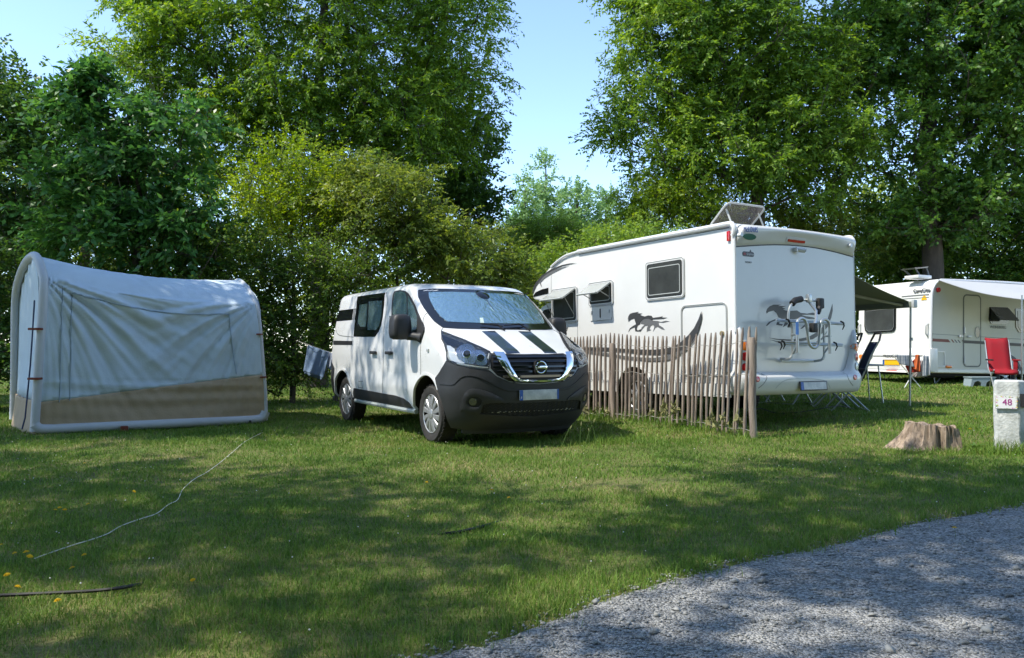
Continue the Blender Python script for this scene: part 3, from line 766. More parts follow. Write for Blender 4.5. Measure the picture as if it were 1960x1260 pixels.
# chassis
MB().box((3.2, -1.15, .50), (3.6, 1.3, .10)).cyl((1.98, -.25, .48), (1.98, -2.05, .48), .06).cyl((5.55, -.3, .48), (5.55, -2.0, .48), .05).box((3.4, -1.5, .38), (.9, .5, .16)).build('chassis', M_rust, mh, False)
for (x, y, s) in ((2.02, -.14, 1), (2.02, -2.16, -1), (5.55, -.22, 1), (5.55, -2.08, -1)):
    wh = wheel(mh, x, y, .475, s, .335, .21, .225, 8); wh.rotation_euler = (-math.pi / 2 * s, 0, 0)
# wheel arch of the house body
bpy.context.view_layer.update(); cut_cylinders(mhbody, [((2.04, .3, .50), (2.04, -.42, .50), .42), ((2.04, -2.6, .50), (2.04, -1.88, .50), .42)], M_rust)
arc = [(2.04 + .42 * math.cos(math.radians(a)), .50 + .42 * math.sin(math.radians(a))) for a in range(6, 175, 8)]
strip('arch_trim', arc, .035, m_side, M_mhwhite, mh, .014, .03, 1)
# roof rails and seams
rp = [(.02, 2.58), (-.005, 2.66), (.03, 2.725), (.10, 2.742)] + [(x, np.interp(x, [s_[0] for s_ in S], [s_[1] for s_ in S]) - .012) for x in (.5, 1.5, 2.5, 3.45)]
for yy in (.018, -W_MH - .018):
    MB().tube([(x, yy * 1.0, z) for x, z in smooth_loop(rp, 3, False)], .034, 10).build('roof_rail', M_white, mh)
    MB().tube([(x, yy * .9, z) for x, z in smooth_loop([(3.45, 2.785), (3.8, 2.765), (4.05, 2.70), (4.26, 2.62)], 3, False)], .022, 8).build('roof_rail', M_white, mh)
    MB().tube([(.004, yy * 1.0 - (.01 if yy > 0 else -.01), 2.58), (.004, yy - (.01 if yy > 0 else -.01), 1.35)], .020, 8).build('corner_trim', M_white, mh)
strip('rail_shadow_gap', [(x, z - .045) for x, z in rp[3:]], .008, m_side, M_seam, mh, .001, .002, 1)
sq = [strip('body_seam', P, .008, m_side, M_trimgrey, mh, .002, .003, 1) for P in ([(4.285, 2.62), (4.285, .56)], [(3.50, 1.60), (3.50, .56)])]
sk = onmh([(1100, 545), (1310, 560), (1500, 590)], c7, 1)
sq.append(strip('body_seam', [(.12, .69), (1.68, .69)], .008, m_side, M_trimgrey, mh, .002, .003, 1)); sq.append(strip('body_seam', [(2.44, .69), (4.28, .69)], .008, m_side, M_trimgrey, mh, .002, .003, 1))
for q in sq: q.name = 'body_seam'
panel('side_skirt', [(2.42, .69), (4.28, .69), (4.28, .52), (2.42, .52)], m_side, M_mhwhite, mh, .016, .02, .3); panel('side_skirt', [(.10, .69), (1.70, .69), (1.70, .52), (.10, .52)], m_side, M_mhwhite, mh, .016, .02, .3)
def window(name, x0, x1, z0, z1, fn, parent, fr=.045, opened=None, nrm=1, r=.05, label=None):
    f = panel(name, rrect(x0, z0, x1, z1, r), fn, M_mhwhite, parent, .022, .03, .2, bulge=.0)
    if label: tag(f, label)
    a, b = min(x0, x1), max(x0, x1)
    strip('window_seal', rrect(a + .012, z0 + .012, b - .012, z1 - .012, r * .7), .009, fn, M_trimgrey, f, .024, .003, 1, True)
    strip('window_seal', rrect(a + fr, z0 + fr, b - fr, z1 - fr, .03), .02, fn, M_black, f, .027, .006, 1, True)
    panel('pane', rrect(a + fr, z0 + fr, b - fr, z1 - fr, .03), fn, M_mhglass, f, .030, .006, .3)
    strip('pane_frame', rrect(a + fr + .03, z0 + fr + .03, b - fr - .03, z1 - fr - .05, .03), .010, fn, M_lightgrey, f, .033, .004, 1, True)
    return f
window('window', .93, 1.74, 1.86, 2.42, m_side, mh)
M_flap = mat('clear_acrylic_flap', (.42, .44, .42), .1, coat=.5, alpha=.75)
for (x0, x1, z0, z1) in ((2.52, 3.16, 1.86, 2.245), (3.48, 4.25, 1.63, 2.225)):
    f = window('window', x0, x1, z0, z1, m_side, mh)
    L_ = .30; dz = -.17; dy = .26
    V = []
    for (x, t) in ((x0 + .05, 0), (x1 - .05, 0), (x1 - .05, 1), (x0 + .05, 1)):
        V.append(Vector((x, .035 + dy * t, z1 - .035 + dz * t)))
    nn = (V[1] - V[0]).cross(V[3] - V[0]).normalized() * .022
    V += [v - nn for v in V[:4]]
    fo = build('open_flap', V, [(0, 1, 2, 3), (7, 6, 5, 4), (0, 4, 5, 1), (1, 5, 6, 2), (2, 6, 7, 3), (3, 7, 4, 0)], M_flap, f)
    MB().tube([(x0 + .06, .04 + dy, z1 - .035 + dz), (x1 - .06, .04 + dy, z1 - .035 + dz)], .012, 6).build('flap_edge', M_lightgrey, fo)
    for x in (x0 + .07, x1 - .07): MB().tube([(x, .03, z0 + .12), (x, dy * .9, z1 + dz)], .007, 5).build('flap_stay', M_alu, fo)
# fridge vent below the small window
vt = panel('service_flap', rrect(2.56, 1.63, 3.14, 1.845, .04), m_side, mat('pale_flap', (.62, .63, .60), .4), mh, .014, .02, .2)
for x in (2.62, 3.08): MB().box((x, .02, 1.76), (.03, .012, .05), None, .004).build('latch', M_lightgrey, vt)
MB().box((2.85, .02, 1.74), (.02, .012, .14), None, .004).build('vent_slot', M_plast, vt)
# garage door
dr = rrect(.16, .80, 1.0, 1.735, .08)
strip('garage_door', dr, .022, m_side, M_lightgrey, mh, .012, .014, 1, True); 
strip('garage_door_gap', dr, .006, m_side, M_seam, mh, .0135, .003, 1, True)
MB().cyl((.24, .0, 1.34), (.24, .022, 1.34), .032, 16).build('door_lock', mat('lock_brass', (.35, .28, .14), .4, metal=.6), mh)
# decals on the side
hs1 = [(797, 905), (800, 890), (812, 870), (835, 862), (878, 855), (865, 865), (905, 868), (885, 876), (905, 885), (925, 890), (950, 882), (975, 885), (985, 900), (1040, 893), (1060, 888), (1050, 898), (1095, 898), (1060, 908), (985, 912), (978, 920), (950, 905), (915, 910), (890, 935), (888, 948), (870, 957), (862, 985), (872, 996), (898, 984), (893, 1002), (852, 1001), (848, 970), (840, 972), (815, 985), (798, 1009), (812, 978), (835, 962), (858, 948), (850, 925), (845, 905), (820, 912), (801, 930)]
hs2 = [(892, 945), (905, 912), (925, 900), (950, 899), (980, 921), (1020, 924), (1045, 931), (1080, 922), (1110, 926), (1060, 938), (1027, 935), (1030, 955), (1060, 973), (1075, 992), (1048, 985), (1020, 968), (1003, 975), (985, 1006), (995, 968), (985, 953), (968, 962), (958, 985), (972, 992), (938, 1004), (940, 975), (948, 960), (925, 962), (905, 985), (890, 1006), (900, 972), (922, 952)]
def flat_decal(name, P, fn, mt, parent, off=.002): return panel(name, P, fn, mt, parent, off, .0015, 5)
flat_decal('horse_decal', onmh(hs2, c5, 1), m_side, M_grey2, mh, .0035); flat_decal('horse_decal', onmh(hs1, c5, 1), m_side, M_grey_decal, mh, .0055)
sw1 = [(150, 220), (300, 220), (430, 222), (550, 233), (700, 240), (850, 243), (960, 232), (1050, 205), (1110, 165), (1170, 108), (1225, 40), (1265, -40), (1294, -118), (1298, -60), (1285, 0), (1262, 80), (1200, 180), (1130, 238), (1050, 268), (900, 286), (750, 282), (560, 262), (400, 253), (150, 245)]
sw2 = [(150, 252), (300, 262), (420, 275), (550, 298), (700, 314), (850, 319), (950, 305), (1050, 272), (1130, 243), (1200, 186), (1262, 90), (1225, 165), (1150, 250), (1040, 325), (950, 346), (800, 347), (600, 330), (400, 296), (150, 262)]
flat_decal('swoosh_decal', onmh(sw1, c7, 1), m_side, M_grey_decal, mh, .0165); flat_decal('swoosh_decal', onmh(sw2, c7, 1), m_side, M_grey2, mh, .0165)
s3 = [(75, 712), (84, 672), (105, 632), (150, 580), (220, 533), (300, 502), (360, 490), (412, 487), (360, 497), (300, 511), (225, 545), (155, 598), (108, 655), (82, 712)]
s4 = [(125, 630), (160, 590), (220, 550), (300, 520), (355, 507), (300, 529), (225, 566), (165, 606), (139, 634), (149, 672)]
flat_decal('front_decal', onmh(s3, c5, 1), m_side, M_grey_decal, mh, .008); flat_decal('front_decal', onmh(s4, c5, 1), m_side, M_grey2, mh, .008)
SM = Matrix(((-1, 0, 0), (0, 0, 1), (0, 1, 0)))       # text plane on the left side: reads backwards along X
pt = on_plane(MM, 1076, 631, 1, 0)
text_mesh('Sterling', .20, Matrix.Translation((pt.x + .07, .004, pt.z + .0)) @ SM.to_4x4(), M_text, mh, 'script_lettering', .001, shear=.5, xs=.72)
MB().box((.10, .012, 2.585), (.05, .03, .13), None, .008).build('marker_light', M_red, mh)
MB().box((.07, .02, .71), (.09, .03, .12), None, .01).build('marker_light', M_orange, mh)

# rear cap, bumper with lamp columns
cb_ = onmh([(150, 275), (250, 268), (360, 264), (480, 268), (600, 282), (720, 308), (820, 335)], c6, 0)
cb_[0] = (0.0, cb_[0][1]); cb_[-1] = (-2.30, cb_[-1][1])
topz = lambda y: 2.725 + .022 * math.sin(math.pi * min(1, max(0, -y / 2.3)))
tops = [(-2.30, 2.60), (-2.285, 2.66), (-2.24, 2.705), (-2.17, 2.728)] + [(y, topz(y)) for y in np.linspace(-2.0, -.3, 8)] + [(-.13, 2.728), (-.06, 2.705), (-.015, 2.66), (0, 2.60)]
cbz = lambda y: float(np.interp(-y, [-p[0] for p in cb_], [p[1] for p in cb_]))
V = []; F = []; ny_ = 40; nz_ = 12
for i in range(ny_ + 1):
    y = -2.30 * i / ny_
    zt = float(np.interp(y, [p[0] for p in tops], [p[1] for p in tops])); zb = cbz(y)
    for j in range(nz_ + 1):
        t = j / nz_; z = zb + (zt - zb) * t
        dip = math.exp(-((y + 1.15) / .62) ** 2) * sst((.80 - t) / .5)
        edge = min(1, min(-y, y + 2.30) / .06 + .02)
        x = -.015 - .085 * math.sin(min(1, t * 1.35) * math.pi / 2) ** .7 * (edge ** .5) * (1 - .55 * dip) + (.07 * max(0, (t - .8) / .2) ** 2)
        if j == 0: x = -.012
        V.append((x, y, z))
for i in range(ny_):
    for j in range(nz_): a = i * (nz_ + 1) + j; F.append((a, a + 1, a + nz_ + 2, a + nz_ + 1))
cap = build('rear_cap', V, F, M_mhwhite, mh, True)
CAPB = BVHTree.FromPolygons([Vector(v) for v in V], F)
def m_cap(y, z):
    h, n, i, d = CAPB.ray_cast(Vector((-2, y, z)), Vector((1, 0, 0)))
    if h is None: return Vector((-.05, y, z)), Vector((-1, 0, 0))
    return h, (n if n.x < 0 else -n)
strip('cap_seam', [(y, z - .008) for y, z in cb_], .012, m_rear, M_seam, cap, .003, .004, 3)
for px in ((165, 210), (793, 272)):
    h = on_plane(MM, *c6(*px), 0, -.08); MB().cyl((-.07, h.y, h.z), (-.125, h.y, h.z), .026, 16).build('awning_bolt', M_white, cap)
l0 = on_plane(MM, *c6(450, 232), 0, -.07); l1 = on_plane(MM, *c6(548, 240), 0, -.07)
cl = panel('high_brake_light', rrect(l1.y - .03, l0.z - .045, l0.y + .03, l0.z + .028, .03), m_cap, M_mhwhite, cap, .008, .02, .05); panel('red_lens', rrect(l1.y, l0.z - .030, l0.y, l0.z + .002, .01), m_cap, M_red, cl, .018, .02, .05)
RT = Matrix(((0, 0, -1), (-1, 0, 0), (0, 1, 0)))        # text plane on the rear wall
lg = on_plane(MM, *c6(224, 184), 0, -.09); hh, nn = m_cap(lg.y, lg.z)
text_mesh('McLOUIS', .098, Matrix.Translation(hh + Vector((-.012, 0, .005))) @ Matrix.Rotation(-.04, 4, 'X') @ RT.to_4x4(), mat('logo_blue', (.012, .05, .26), .4), cap, 'logo_lettering', .002, xs=.66)
panel('logo_ellipse', circ(lg.y - .008, lg.z - .078, .122, 28, .038), m_cap, mat('logo_green', (.01, .13, .10), .4), cap, .005, .006, .06)
sl_ = on_plane(MM, *c6(216, 320), 0, -.012)
q = panel('badge_sticker', rrect(sl_.y - .105, sl_.z - .032, sl_.y + .105, sl_.z + .032, .03), m_rear, M_grey_decal, mh, .003, .003, .1)
text_mesh('Graphite', .036, Matrix.Translation((-.018, sl_.y - .03, sl_.z)) @ RT.to_4x4(), M_wtext, q, 'sticker_lettering', .0005)
text_mesh('SERIES', .030, Matrix.Translation((-.016, sl_.y, sl_.z - .105)) @ RT.to_4x4(), M_text, q, 'sticker_lettering', .0005, xs=1.4)
panel('sticker_mark', [(sl_.y - .02, sl_.z + .033), (sl_.y - .06, sl_.z + .033), (sl_.y - .04, sl_.z + .06)], m_rear, M_grey_decal, q, .003, .002, .1)
panel('sticker_mark', rrect(sl_.y + .045, sl_.z - .015, sl_.y + .09, sl_.z + .015, .01), m_rear, mat('dull_red', (.3, .03, .03), .4), q, .006, .002, .1)
cm = on_plane(MM, *c6(508, 295), 0, -.06)
MB().box((-.04, cm.y + .03, cm.z), (.06, .05, .06), None, .01).cyl((-.05, cm.y + .01, cm.z), (-.10, cm.y - .07, cm.z - .01), .032, 14).build('reversing_camera', M_white, mh)
MB().cyl((-.101, cm.y - .07, cm.z - .01), (-.108, cm.y - .078, cm.z - .012), .02, 12).build('camera_lens', M_gloss, mh)
# bumper swept round the back
path = [(.12, .012), (.04, .014), (-.02, .008), (-.06, -.02), (-.085, -.07), (-.10, -.14)] + [(-.10 - .02 * math.sin(math.pi * t), -.14 - 2.02 * t) for t in np.linspace(.04, .96, 34)] + [(-.10, -2.16), (-.085, -2.23), (-.06, -2.28), (-.02, -2.308), (.04, -2.314), (.12, -2.312)]
V = []; F = []; K = 0
for (x, y) in path:
    e = 1 if (y > -.07 or y < -2.23) else 0
    d = min(-y, y + 2.30); d = max(d, 0)
    hcol = .84 + .60 * float(sst((.36 - d) / .36) ** 2.2)
    nx, nyv = (-1, 0)
    if y > -.10: a = min(1, max(0, (x + .1) / .14)); nx, nyv = -math.cos(a * math.pi / 2), math.sin(a * math.pi / 2)
    if y < -2.20: a = min(1, max(0, (x + .1) / .14)); nx, nyv = -math.cos(a * math.pi / 2), -math.sin(a * math.pi / 2)
    rear = max(0, -nx)
    prof = [(hcol, .085 * 1), (hcol - .012, .035), (hcol - .04, .012)]
    if hcol > .9: prof += [(max(.86, hcol - .12), .004), (.86, .0)]
    else: prof += [(hcol - .045, .006), (hcol - .05, .0)]
    prof += [(.80, -.035), (.77, -.050), (.70, -.048), (.62, -.030), (.56, .0), (.545, .06)]
    K = len(prof)
    for z, d_ in prof: V.append((x - nx * d_ * 1.0, y - nyv * d_, z))
n_ = len(path)
for i in range(n_ - 1):
    for j in range(K - 1): a = i * K + j; F.append((a, a + K, a + K + 1, a + 1))
rbp = build('rear_bumper', V, F, M_mhwhite, mh, True)
RBB = BVHTree.FromPolygons([Vector(v) for v in V], F)
def m_bump(y, z):
    h, n, i, d = RBB.ray_cast(Vector((-2, y, z)), Vector((1, 0, 0)))
    if h is None: return Vector((-.09, y, z)), Vector((-1, 0, 0))
    return h, (n if n.x < 0 else -n)
for s, dy in ((0, 0), (1, 0)):
    for z, mt, nm, r in ((1.17, M_orange, 'indicator_lamp', .055), (1.04, M_red, 'tail_lamp', .055), (.905, M_clear if s else M_red, 'reversing_lamp', .052)):
        y = -2.235 if s else -.065
        c = panel(nm, circ(y, z, .052, 22, r), m_bump, mt, rbp, .012, .02, .03, bulge=.008); strip('lamp_rim', circ(y, z, .055, 22, r + .003), .010, m_bump, M_lightgrey, c, .01, .012, 1, True)
    panel('reflector', circ(-2.10 if s else -.20, .755, .036, 18), m_bump, M_red, rbp, .008, .01, .04)
sm_ = onmh([(310, 1000), (318, 1030), (300, 1065), (275, 1090)], c6, 0, -.14)
for P in (sm_, [(-2.30 - y, z) for y, z in sm_]): strip('bumper_seam', P, .008, m_bump, M_trimgrey, rbp, .002, .003, 3)
pr = [(y, z) for y, z in onmh([(375, 1092), (400, 1060), (440, 1040), (520, 1036), (600, 1038), (660, 1052), (690, 1092)], c6, 0, -.15)]
strip('plate_recess_edge', pr, .010, m_bump, M_lightgrey, rbp, .002, .003, 3)
PB = Matrix.Translation((-.185, -1.21, .655)) @ Matrix.Rotation(.12, 4, 'Y') @ RT.to_4x4()
pl_ = MB().box((0, 0, 0), (.53, .125, .012), None, .004); pl_ = MB().add([PB @ v for v in pl_.V], pl_.F).build('number_plate', mat('plate_dark_rim', (.02, .02, .025), .4), rbp)
MB().add([PB @ v for v in MB().box((0.02, 0, .0075), (.44, .095, .003)).V], MB().box((0, 0, 0), (1, 1, 1)).F).build('plate_face', M_plate, pl_, False)
MB().add([PB @ v for v in MB().box((-.228, 0, .0085), (.05, .105, .003)).V], MB().box((0, 0, 0), (1, 1, 1)).F).build('plate_band', M_blue, pl_, False)
# horse and swoosh on the rear wall
hr = [(130, 300), (140, 270), (165, 245), (205, 228), (285, 229), (250, 240), (330, 243), (290, 255), (325, 270), (300, 277), (330, 288), (380, 290), (440, 286), (475, 310), (540, 318), (600, 308), (628, 315), (625, 335), (560, 330), (490, 332), (530, 345), (600, 355), (640, 372), (560, 372), (480, 352), (470, 362), (400, 380), (300, 375), (255, 358), (235, 315), (205, 288), (155, 302), (135, 318)]
rh = flat_decal('horse_decal', onmh(hr, c8, 0), m_rear, M_grey_decal, mh, .003)
for P in ([(128, 440), (160, 400), (240, 365), (255, 376), (180, 405), (140, 442)], [(250, 378), (232, 430), (290, 440), (300, 425), (262, 422), (272, 380)], [(330, 380), (300, 455), (350, 425), (345, 385)], [(380, 380), (358, 420), (365, 460), (385, 455), (400, 385)], [(520, 425), (475, 470), (490, 470), (540, 435)]):
    flat_decal('horse_leg_decal', onmh(P, c8, 0), m_rear, M_grey_decal, rh, .002)
for P, mt in (([(155, 560), (250, 572), (380, 577), (480, 568), (560, 550), (640, 505), (700, 450), (750, 370), (797, 218), (800, 290), (785, 360), (750, 450), (690, 520), (600, 575), (480, 597), (350, 592), (230, 580)], M_grey_decal), ([(165, 580), (240, 592), (330, 604), (300, 612), (240, 606)], M_grey2), ([(630, 605), (690, 560), (745, 490), (720, 560), (660, 602)], M_grey2)):
    flat_decal('swoosh_decal', onmh(P, c8, 0), m_rear, mt, mh, .002)
# bicycle rack
def mp(x, y, d=-.30): return on_plane(MM, *c8(x, y), 0, d)
rk = MB().tube([mp(285, 790, -.05), mp(400, 793, -.05), mp(620, 793, -.05)], .022, 8).build('bike_rack', M_white, mh); tag(rk, 'silver folding bicycle rack on the rear wall')
for P, r, d in (([(285, 772), (360, 775), (395, 750), (405, 690), (400, 600), (400, 500), (395, 430), (380, 400)], .017, -.07), ([(612, 795), (690, 785), (720, 750), (722, 690), (722, 560), (718, 430)], .017, -.07)):
    MB().tube([mp(x, y, -.05 - .18 * min(1, i / 3)) for i, (x, y) in enumerate(smooth_loop(P, 2, False))], r, 8).build('rack_post', M_alu, rk)
for (a, b) in (((240, 378), (925, 415)), ((250, 392), (905, 425)), ((300, 600), (905, 628)), ((300, 622), (900, 640))):
    MB().tube([mp(*a), mp(*b)], .013, 8).build('wheel_rail', M_alu, rk)
ub = smooth_loop([(455, 715), (452, 600), (450, 440), (462, 385), (495, 365), (530, 385), (545, 440), (560, 560), (580, 635), (622, 662), (660, 635), (672, 560), (680, 440), (695, 390), (730, 375), (762, 395), (775, 440), (778, 600), (780, 720)], 4, False)
MB().tube([mp(x, y, -.42) for x, y in ub], .019, 10).build('wave_bar', M_alu, rk)
MB().tube([mp(x, y, -.26) for x, y in smooth_loop([(362, 395), (362, 320), (385, 240), (430, 195), (480, 182), (570, 184), (690, 190)], 3, False)], .016, 10).build('top_bar', M_alu, rk)
MB().tube([mp(400, 218, -.26), mp(430, 185, -.26), mp(490, 172, -.26)], .042, 12).build('foam_pad', M_black, rk)
MB().tube([mp(565, 190, -.28), mp(640, 290, -.36), mp(640, 380, -.42), mp(612, 455, -.44)], .018, 8).build('frame_arm', M_alu, rk)
MB().box(mp(568, 165, -.28), (.06, .06, .11), None, .015).build('arm_knob', M_alu, rk)
MB().box(mp(680, 215, -.28), (.07, .10, .14), None, .02).tube([mp(685, 220, -.28), mp(665, 290, -.3), mp(655, 310, -.3)], .035, 8).build('strap_pad', M_black, rk)
MB().box(mp(614, 460, -.44), (.08, .09, .12), None, .02).build('frame_clamp', M_black, rk)
for (x, y, s) in ((345, 370, 1), (350, 372, 1), (270, 600, 1), (895, 395, 1), (825, 605, 1), (300, 590, 1)):
    MB().tube([mp(x - 10, y, -.34), mp(x + 18, y + 12, -.36), mp(x + 28, y + 45, -.36), mp(x + 10, y + 85, -.33)], [.012, .012, .010, .006], 6).build('strap', M_black, rk)
for (x0, y0, x1, y1) in ((440, 530, 400, 530), (790, 545, 720, 545), (455, 640, 410, 720), (778, 640, 720, 715)): MB().tube([mp(x0, y0, -.40), mp(x1, y1, -.24)], .012, 6).build('hinge_link', M_alu, rk)
MB().box(mp(452, 465, -.447), (.004, .05, .16)).build('maker_label', mat('label_blue', (.03, .2, .6), .4), rk)
# roof hatches
def hatch(x, y, w_, l_, ang, nm):
    b = MB().box((x, y, 2.80), (l_, w_, .07), None, .02).build(nm, M_white, mh)
    M4 = Matrix.Translation((x + l_ / 2, y, 2.84)) @ Matrix.Rotation(ang, 4, 'Y')
    P = rrect(-l_, -w_ / 2, 0, w_ / 2, .08)
    mb = MB().prism(P, lambda u, v: M4 @ Vector((u, v, .0)), lambda u, v: M4 @ Vector((u, v, .012))); mb.build('hatch_pane', mat('hatch_acrylic', (.16, .14, .12), .1, coat=.2, alpha=.42), b, False)
    fr = MB().tube([M4 @ Vector((u, v, .006)) for u, v in P], .014, 6, True); fr.build('hatch_frame', M_lightgrey, b)
    for v in (-w_ / 2 + .06, w_ / 2 - .06): MB().tube([(x - l_ * .3, y + v, 2.84), M4 @ Vector((-l_ * .75, v, 0))], .012, 6).build('hatch_stay', M_lightgrey, b)
    return b
hatch(.62, -.75, .74, .46, .68, 'roof_hatch'); MB().box((2.4, -.9, 2.83), (.4, .4, .09), None, .03).build('roof_vent', M_lightgrey, mh)
# awning pulled out of the far side
M_awn = bpy.data.materials.new('olive_awning_fabric'); M_awn.use_nodes = True; N, L = nodes(M_awn); N['Principled BSDF'].inputs['Base Color'].default_value = (.20, .23, .17, 1); N['Principled BSDF'].inputs['Roughness'].default_value = .85
t_ = N.new('ShaderNodeBsdfTranslucent'); t_.inputs['Color'].default_value = (.17, .19, .13, 1); ms_ = N.new('ShaderNodeMixShader'); ms_.inputs[0].default_value = .4
L.new(N['Principled BSDF'].outputs[0], ms_.inputs[1]); L.new(t_.outputs[0], ms_.inputs[2]); L.new(ms_.outputs[0], N['Material Output'].inputs['Surface'])
e0 = MM.inverted() @ at_depth(1741, 582, 12.95); ex, ey, ez = e0
aw = empty('side_awning', (0, 0, 0), (0, 0, 0), mh); tag(aw, 'grey green fabric awning on a single pole')
V = []; F = []
for i in range(13):
    for j in range(13):
        s_ = j / 12; V.append((ex + 3.4 * i / 12, -2.38 + (ey + 2.38) * s_, 2.62 + (ez + .03 - 2.62) * s_ - .07 * math.sin(math.pi * s_)))
for i in range(12):
    for j in range(12): a = i * 13 + j; F.append((a, a + 1, a + 14, a + 13))
n_ = len(V); V += [(x, y, z + .008) for x, y, z in V]; F += [tuple(q + n_ for q in reversed(f)) for f in F]
build('canopy', V, F, M_awn, aw, True)
MB().box((ex + 1.7, ey, ez - .01), (3.5, .06, .10), None, .015).build('lead_rail', mat('rail_olive', (.17, .19, .15), .5), aw)
MB().box((ex + 1.7, -2.40, 2.64), (3.7, .13, .12), None, .03).build('awning_case', M_white, aw)
MB().box((ex - .07, ey - .02, ez + .0), (.05, .10, .13), None, .015).build('end_cap', M_lightgrey, aw)
for t in (.10, 3.2): MB().tube([(ex + t + .25, -2.40, 2.56), (ex + t + .45, (ey - 2.38) / 2, (ez + 2.5) / 2 - .10), (ex + t, ey + .05, ez - .02)], [.03, .03, .022], 8).build('folding_arm', mat('arm_khaki', (.34, .34, .27), .5), aw)
foot = MM.inverted() @ Vector((6.475, 12.95, .17)); MB().tube([(ex, ey - .03, ez), (foot.x, foot.y, foot.z)], .017, 8).tube([(ex, ey - .03, ez - .55), (ex, ey - .03, ez - .60)], .025, 8).build('support_pole', M_alu, aw)
f2 = Vector((ex + 3.3, ey - .03, foot.z)); MB().tube([(ex + 3.3, ey - .03, ez), f2], .017, 8).build('support_pole', M_alu, aw)

# ------------------------------------------------------------------ caravan
CO = (9.74, 18.5, .10); CR = (0, .018, math.atan2(.34, .94))
CM = Matrix.Translation(CO) @ Euler(CR, 'XYZ').to_matrix().to_4x4()
cv = empty('caravan', CO, CR); tag(cv, 'white caravan with an open roof vent and a pulled out canopy behind the numbered post', 'caravan')
def d8(x, y): return (1620 + x / 3.315, 500 + y / 3.315)
def e1(x, y): return (1640 + x / 10.5, 520 + y / 10.5)
def e2(x, y): return (1630 + x / 8.4, 640 + y / 8.4)
def cvs(pts, cf): return [(lambda h: (h.x, h.z))(on_plane(CM, *cf(*p), 1, 0)) for p in pts]
def cvr(pts, cf): return [(lambda h: (h.y, h.z))(on_plane(CM, *cf(*p), 0, 0)) for p in pts]
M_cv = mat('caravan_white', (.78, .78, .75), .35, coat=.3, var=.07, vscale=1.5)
M_cv_shaded = mat('caravan_white_shaded', (.66, .66, .60), .4, var=.05, vscale=2)  # darker copy of the white: shade on the side wall put into its colour
zt = 2.62; W_CV = 2.25; L_CV = 5.6
prof = [(.06, .42), (0, .50), (-.02, 1.2), (.0, 2.15), (.03, 2.38), (.10, 2.52), (.24, 2.60), (.5, 2.63), (2.5, 2.66), (4.3, 2.64), (4.8, 2.50), (5.2, 2.1), (5.5, 1.3), (5.6, .6), (5.5, .42)]
pf = smooth_loop(prof, 3)
mb = MB(); n_ = len(pf); cx, cz = 2.6, 1.5
for (yy, k) in ((0, .985), (.025, 1), (W_CV - .025, 1), (W_CV, .985)):
    mb.V += [Vector((cx + (x - cx) * k, yy, cz + (z - cz) * k)) for x, z in pf]
for i in range(3):
    for k in range(n_): mb.F.append((i * n_ + k, i * n_ + (k + 1) % n_, (i + 1) * n_ + (k + 1) % n_, (i + 1) * n_ + k))
mb.F.append(tuple(range(n_))); mb.F.append(tuple(reversed(range(3 * n_, 4 * n_))))
cvb = mb.build('body', M_cv, cv, True, 30)
cut_cylinders(cvb, [((2.42, -.3, .42), (2.42, .3, .42), .42)], M_rust)
def k_side(x, z): return Vector((x, -.003, z)), Vector((0, -1, 0))
def k_rear(y, z): return Vector((float(np.interp(z, [.5, 1.2, 2.15, 2.38, 2.52], [.01, -.024, 0, .03, .10])) - .006, y, z)), Vector((-1, 0, 0))
sp_ = [(x, z) for x, z in pf if .46 < z]
panel('side_wall', [(cx + (x - cx) * .972, cz + (z - cz) * .968) for x, z in sp_ if True], k_side, M_cv_shaded, cv, .004, .006, .4, holes=[circ(2.42, .42, .001, 4)] if False else ())
edge = smooth_loop([(.05, .50), (.0, .6), (-.01, 1.2), (.01, 2.1), (.04, 2.36), (.12, 2.50), (.26, 2.58), (.5, 2.61), (2.5, 2.64), (4.3, 2.62)], 3, False)
MB().tube([(x, -.012, z) for x, z in edge], .03, 8).build('awning_rail', M_white, cv)
# rear wall details
tw = cvr([(170, 770), (800, 700), (803, 1130), (770, 1195), (720, 1215), (240, 1240), (190, 1190), (175, 1100)], e1)
f_ = panel('rear_window', tw, k_rear, M_gloss, cv, .02, .03, .3)
ti = [(.5 * (min(a for a, b in tw) + max(a for a, b in tw)) + (a - .5 * (min(a for a, b in tw) + max(a for a, b in tw))) * .86, 1.73 + (b - 1.73) * .82) for a, b in tw]
zz = sum(b for a, b in tw) / len(tw); yc = .5 * (min(a for a, b in tw) + max(a for a, b in tw)); zc_ = .5 * (min(b for a, b in tw) + max(b for a, b in tw))
panel('pane', [(yc + (a - yc) * .9, zc_ + (b - zc_) * .86) for a, b in tw], k_rear, M_mhglass, f_, .026, .006, .3)
strip('window_seal', [(yc + (a - yc) * .9, zc_ + (b - zc_) * .86) for a, b in tw], .012, k_rear, M_trimgrey, f_, .03, .006, 1, True)
strip('roof_seam', cvr([(900, 505), (1200, 480), (1450, 462)], e1), .03, k_rear, M_trimgrey, cv, .006, .01, 1)
strip('roof_seam', [(0.05, 2.19), (2.2, 2.20)], .012, k_rear, M_trimgrey, cv, .005, .01, 1)
KT = Matrix(((0, 0, -1), (-1, 0, 0), (0, 1, 0)))
p = on_plane(CM, *e1(1330, 385), 0, .04); text_mesh('CaraCito', .13, Matrix.Translation((.0, p.y, p.z)) @ KT.to_4x4(), M_grey2, cv, 'rear_lettering', .012, xs=1.0)
p = on_plane(CM, *e1(1355, 530), 0, 0); panel('sun_sticker', [(p.y + .08, p.z - .05), (p.y + .05, p.z + .03), (p.y, p.z + .06), (p.y - .05, p.z + .03), (p.y - .08, p.z - .05)], k_rear, M_yel, cv, .004, .003, .2)
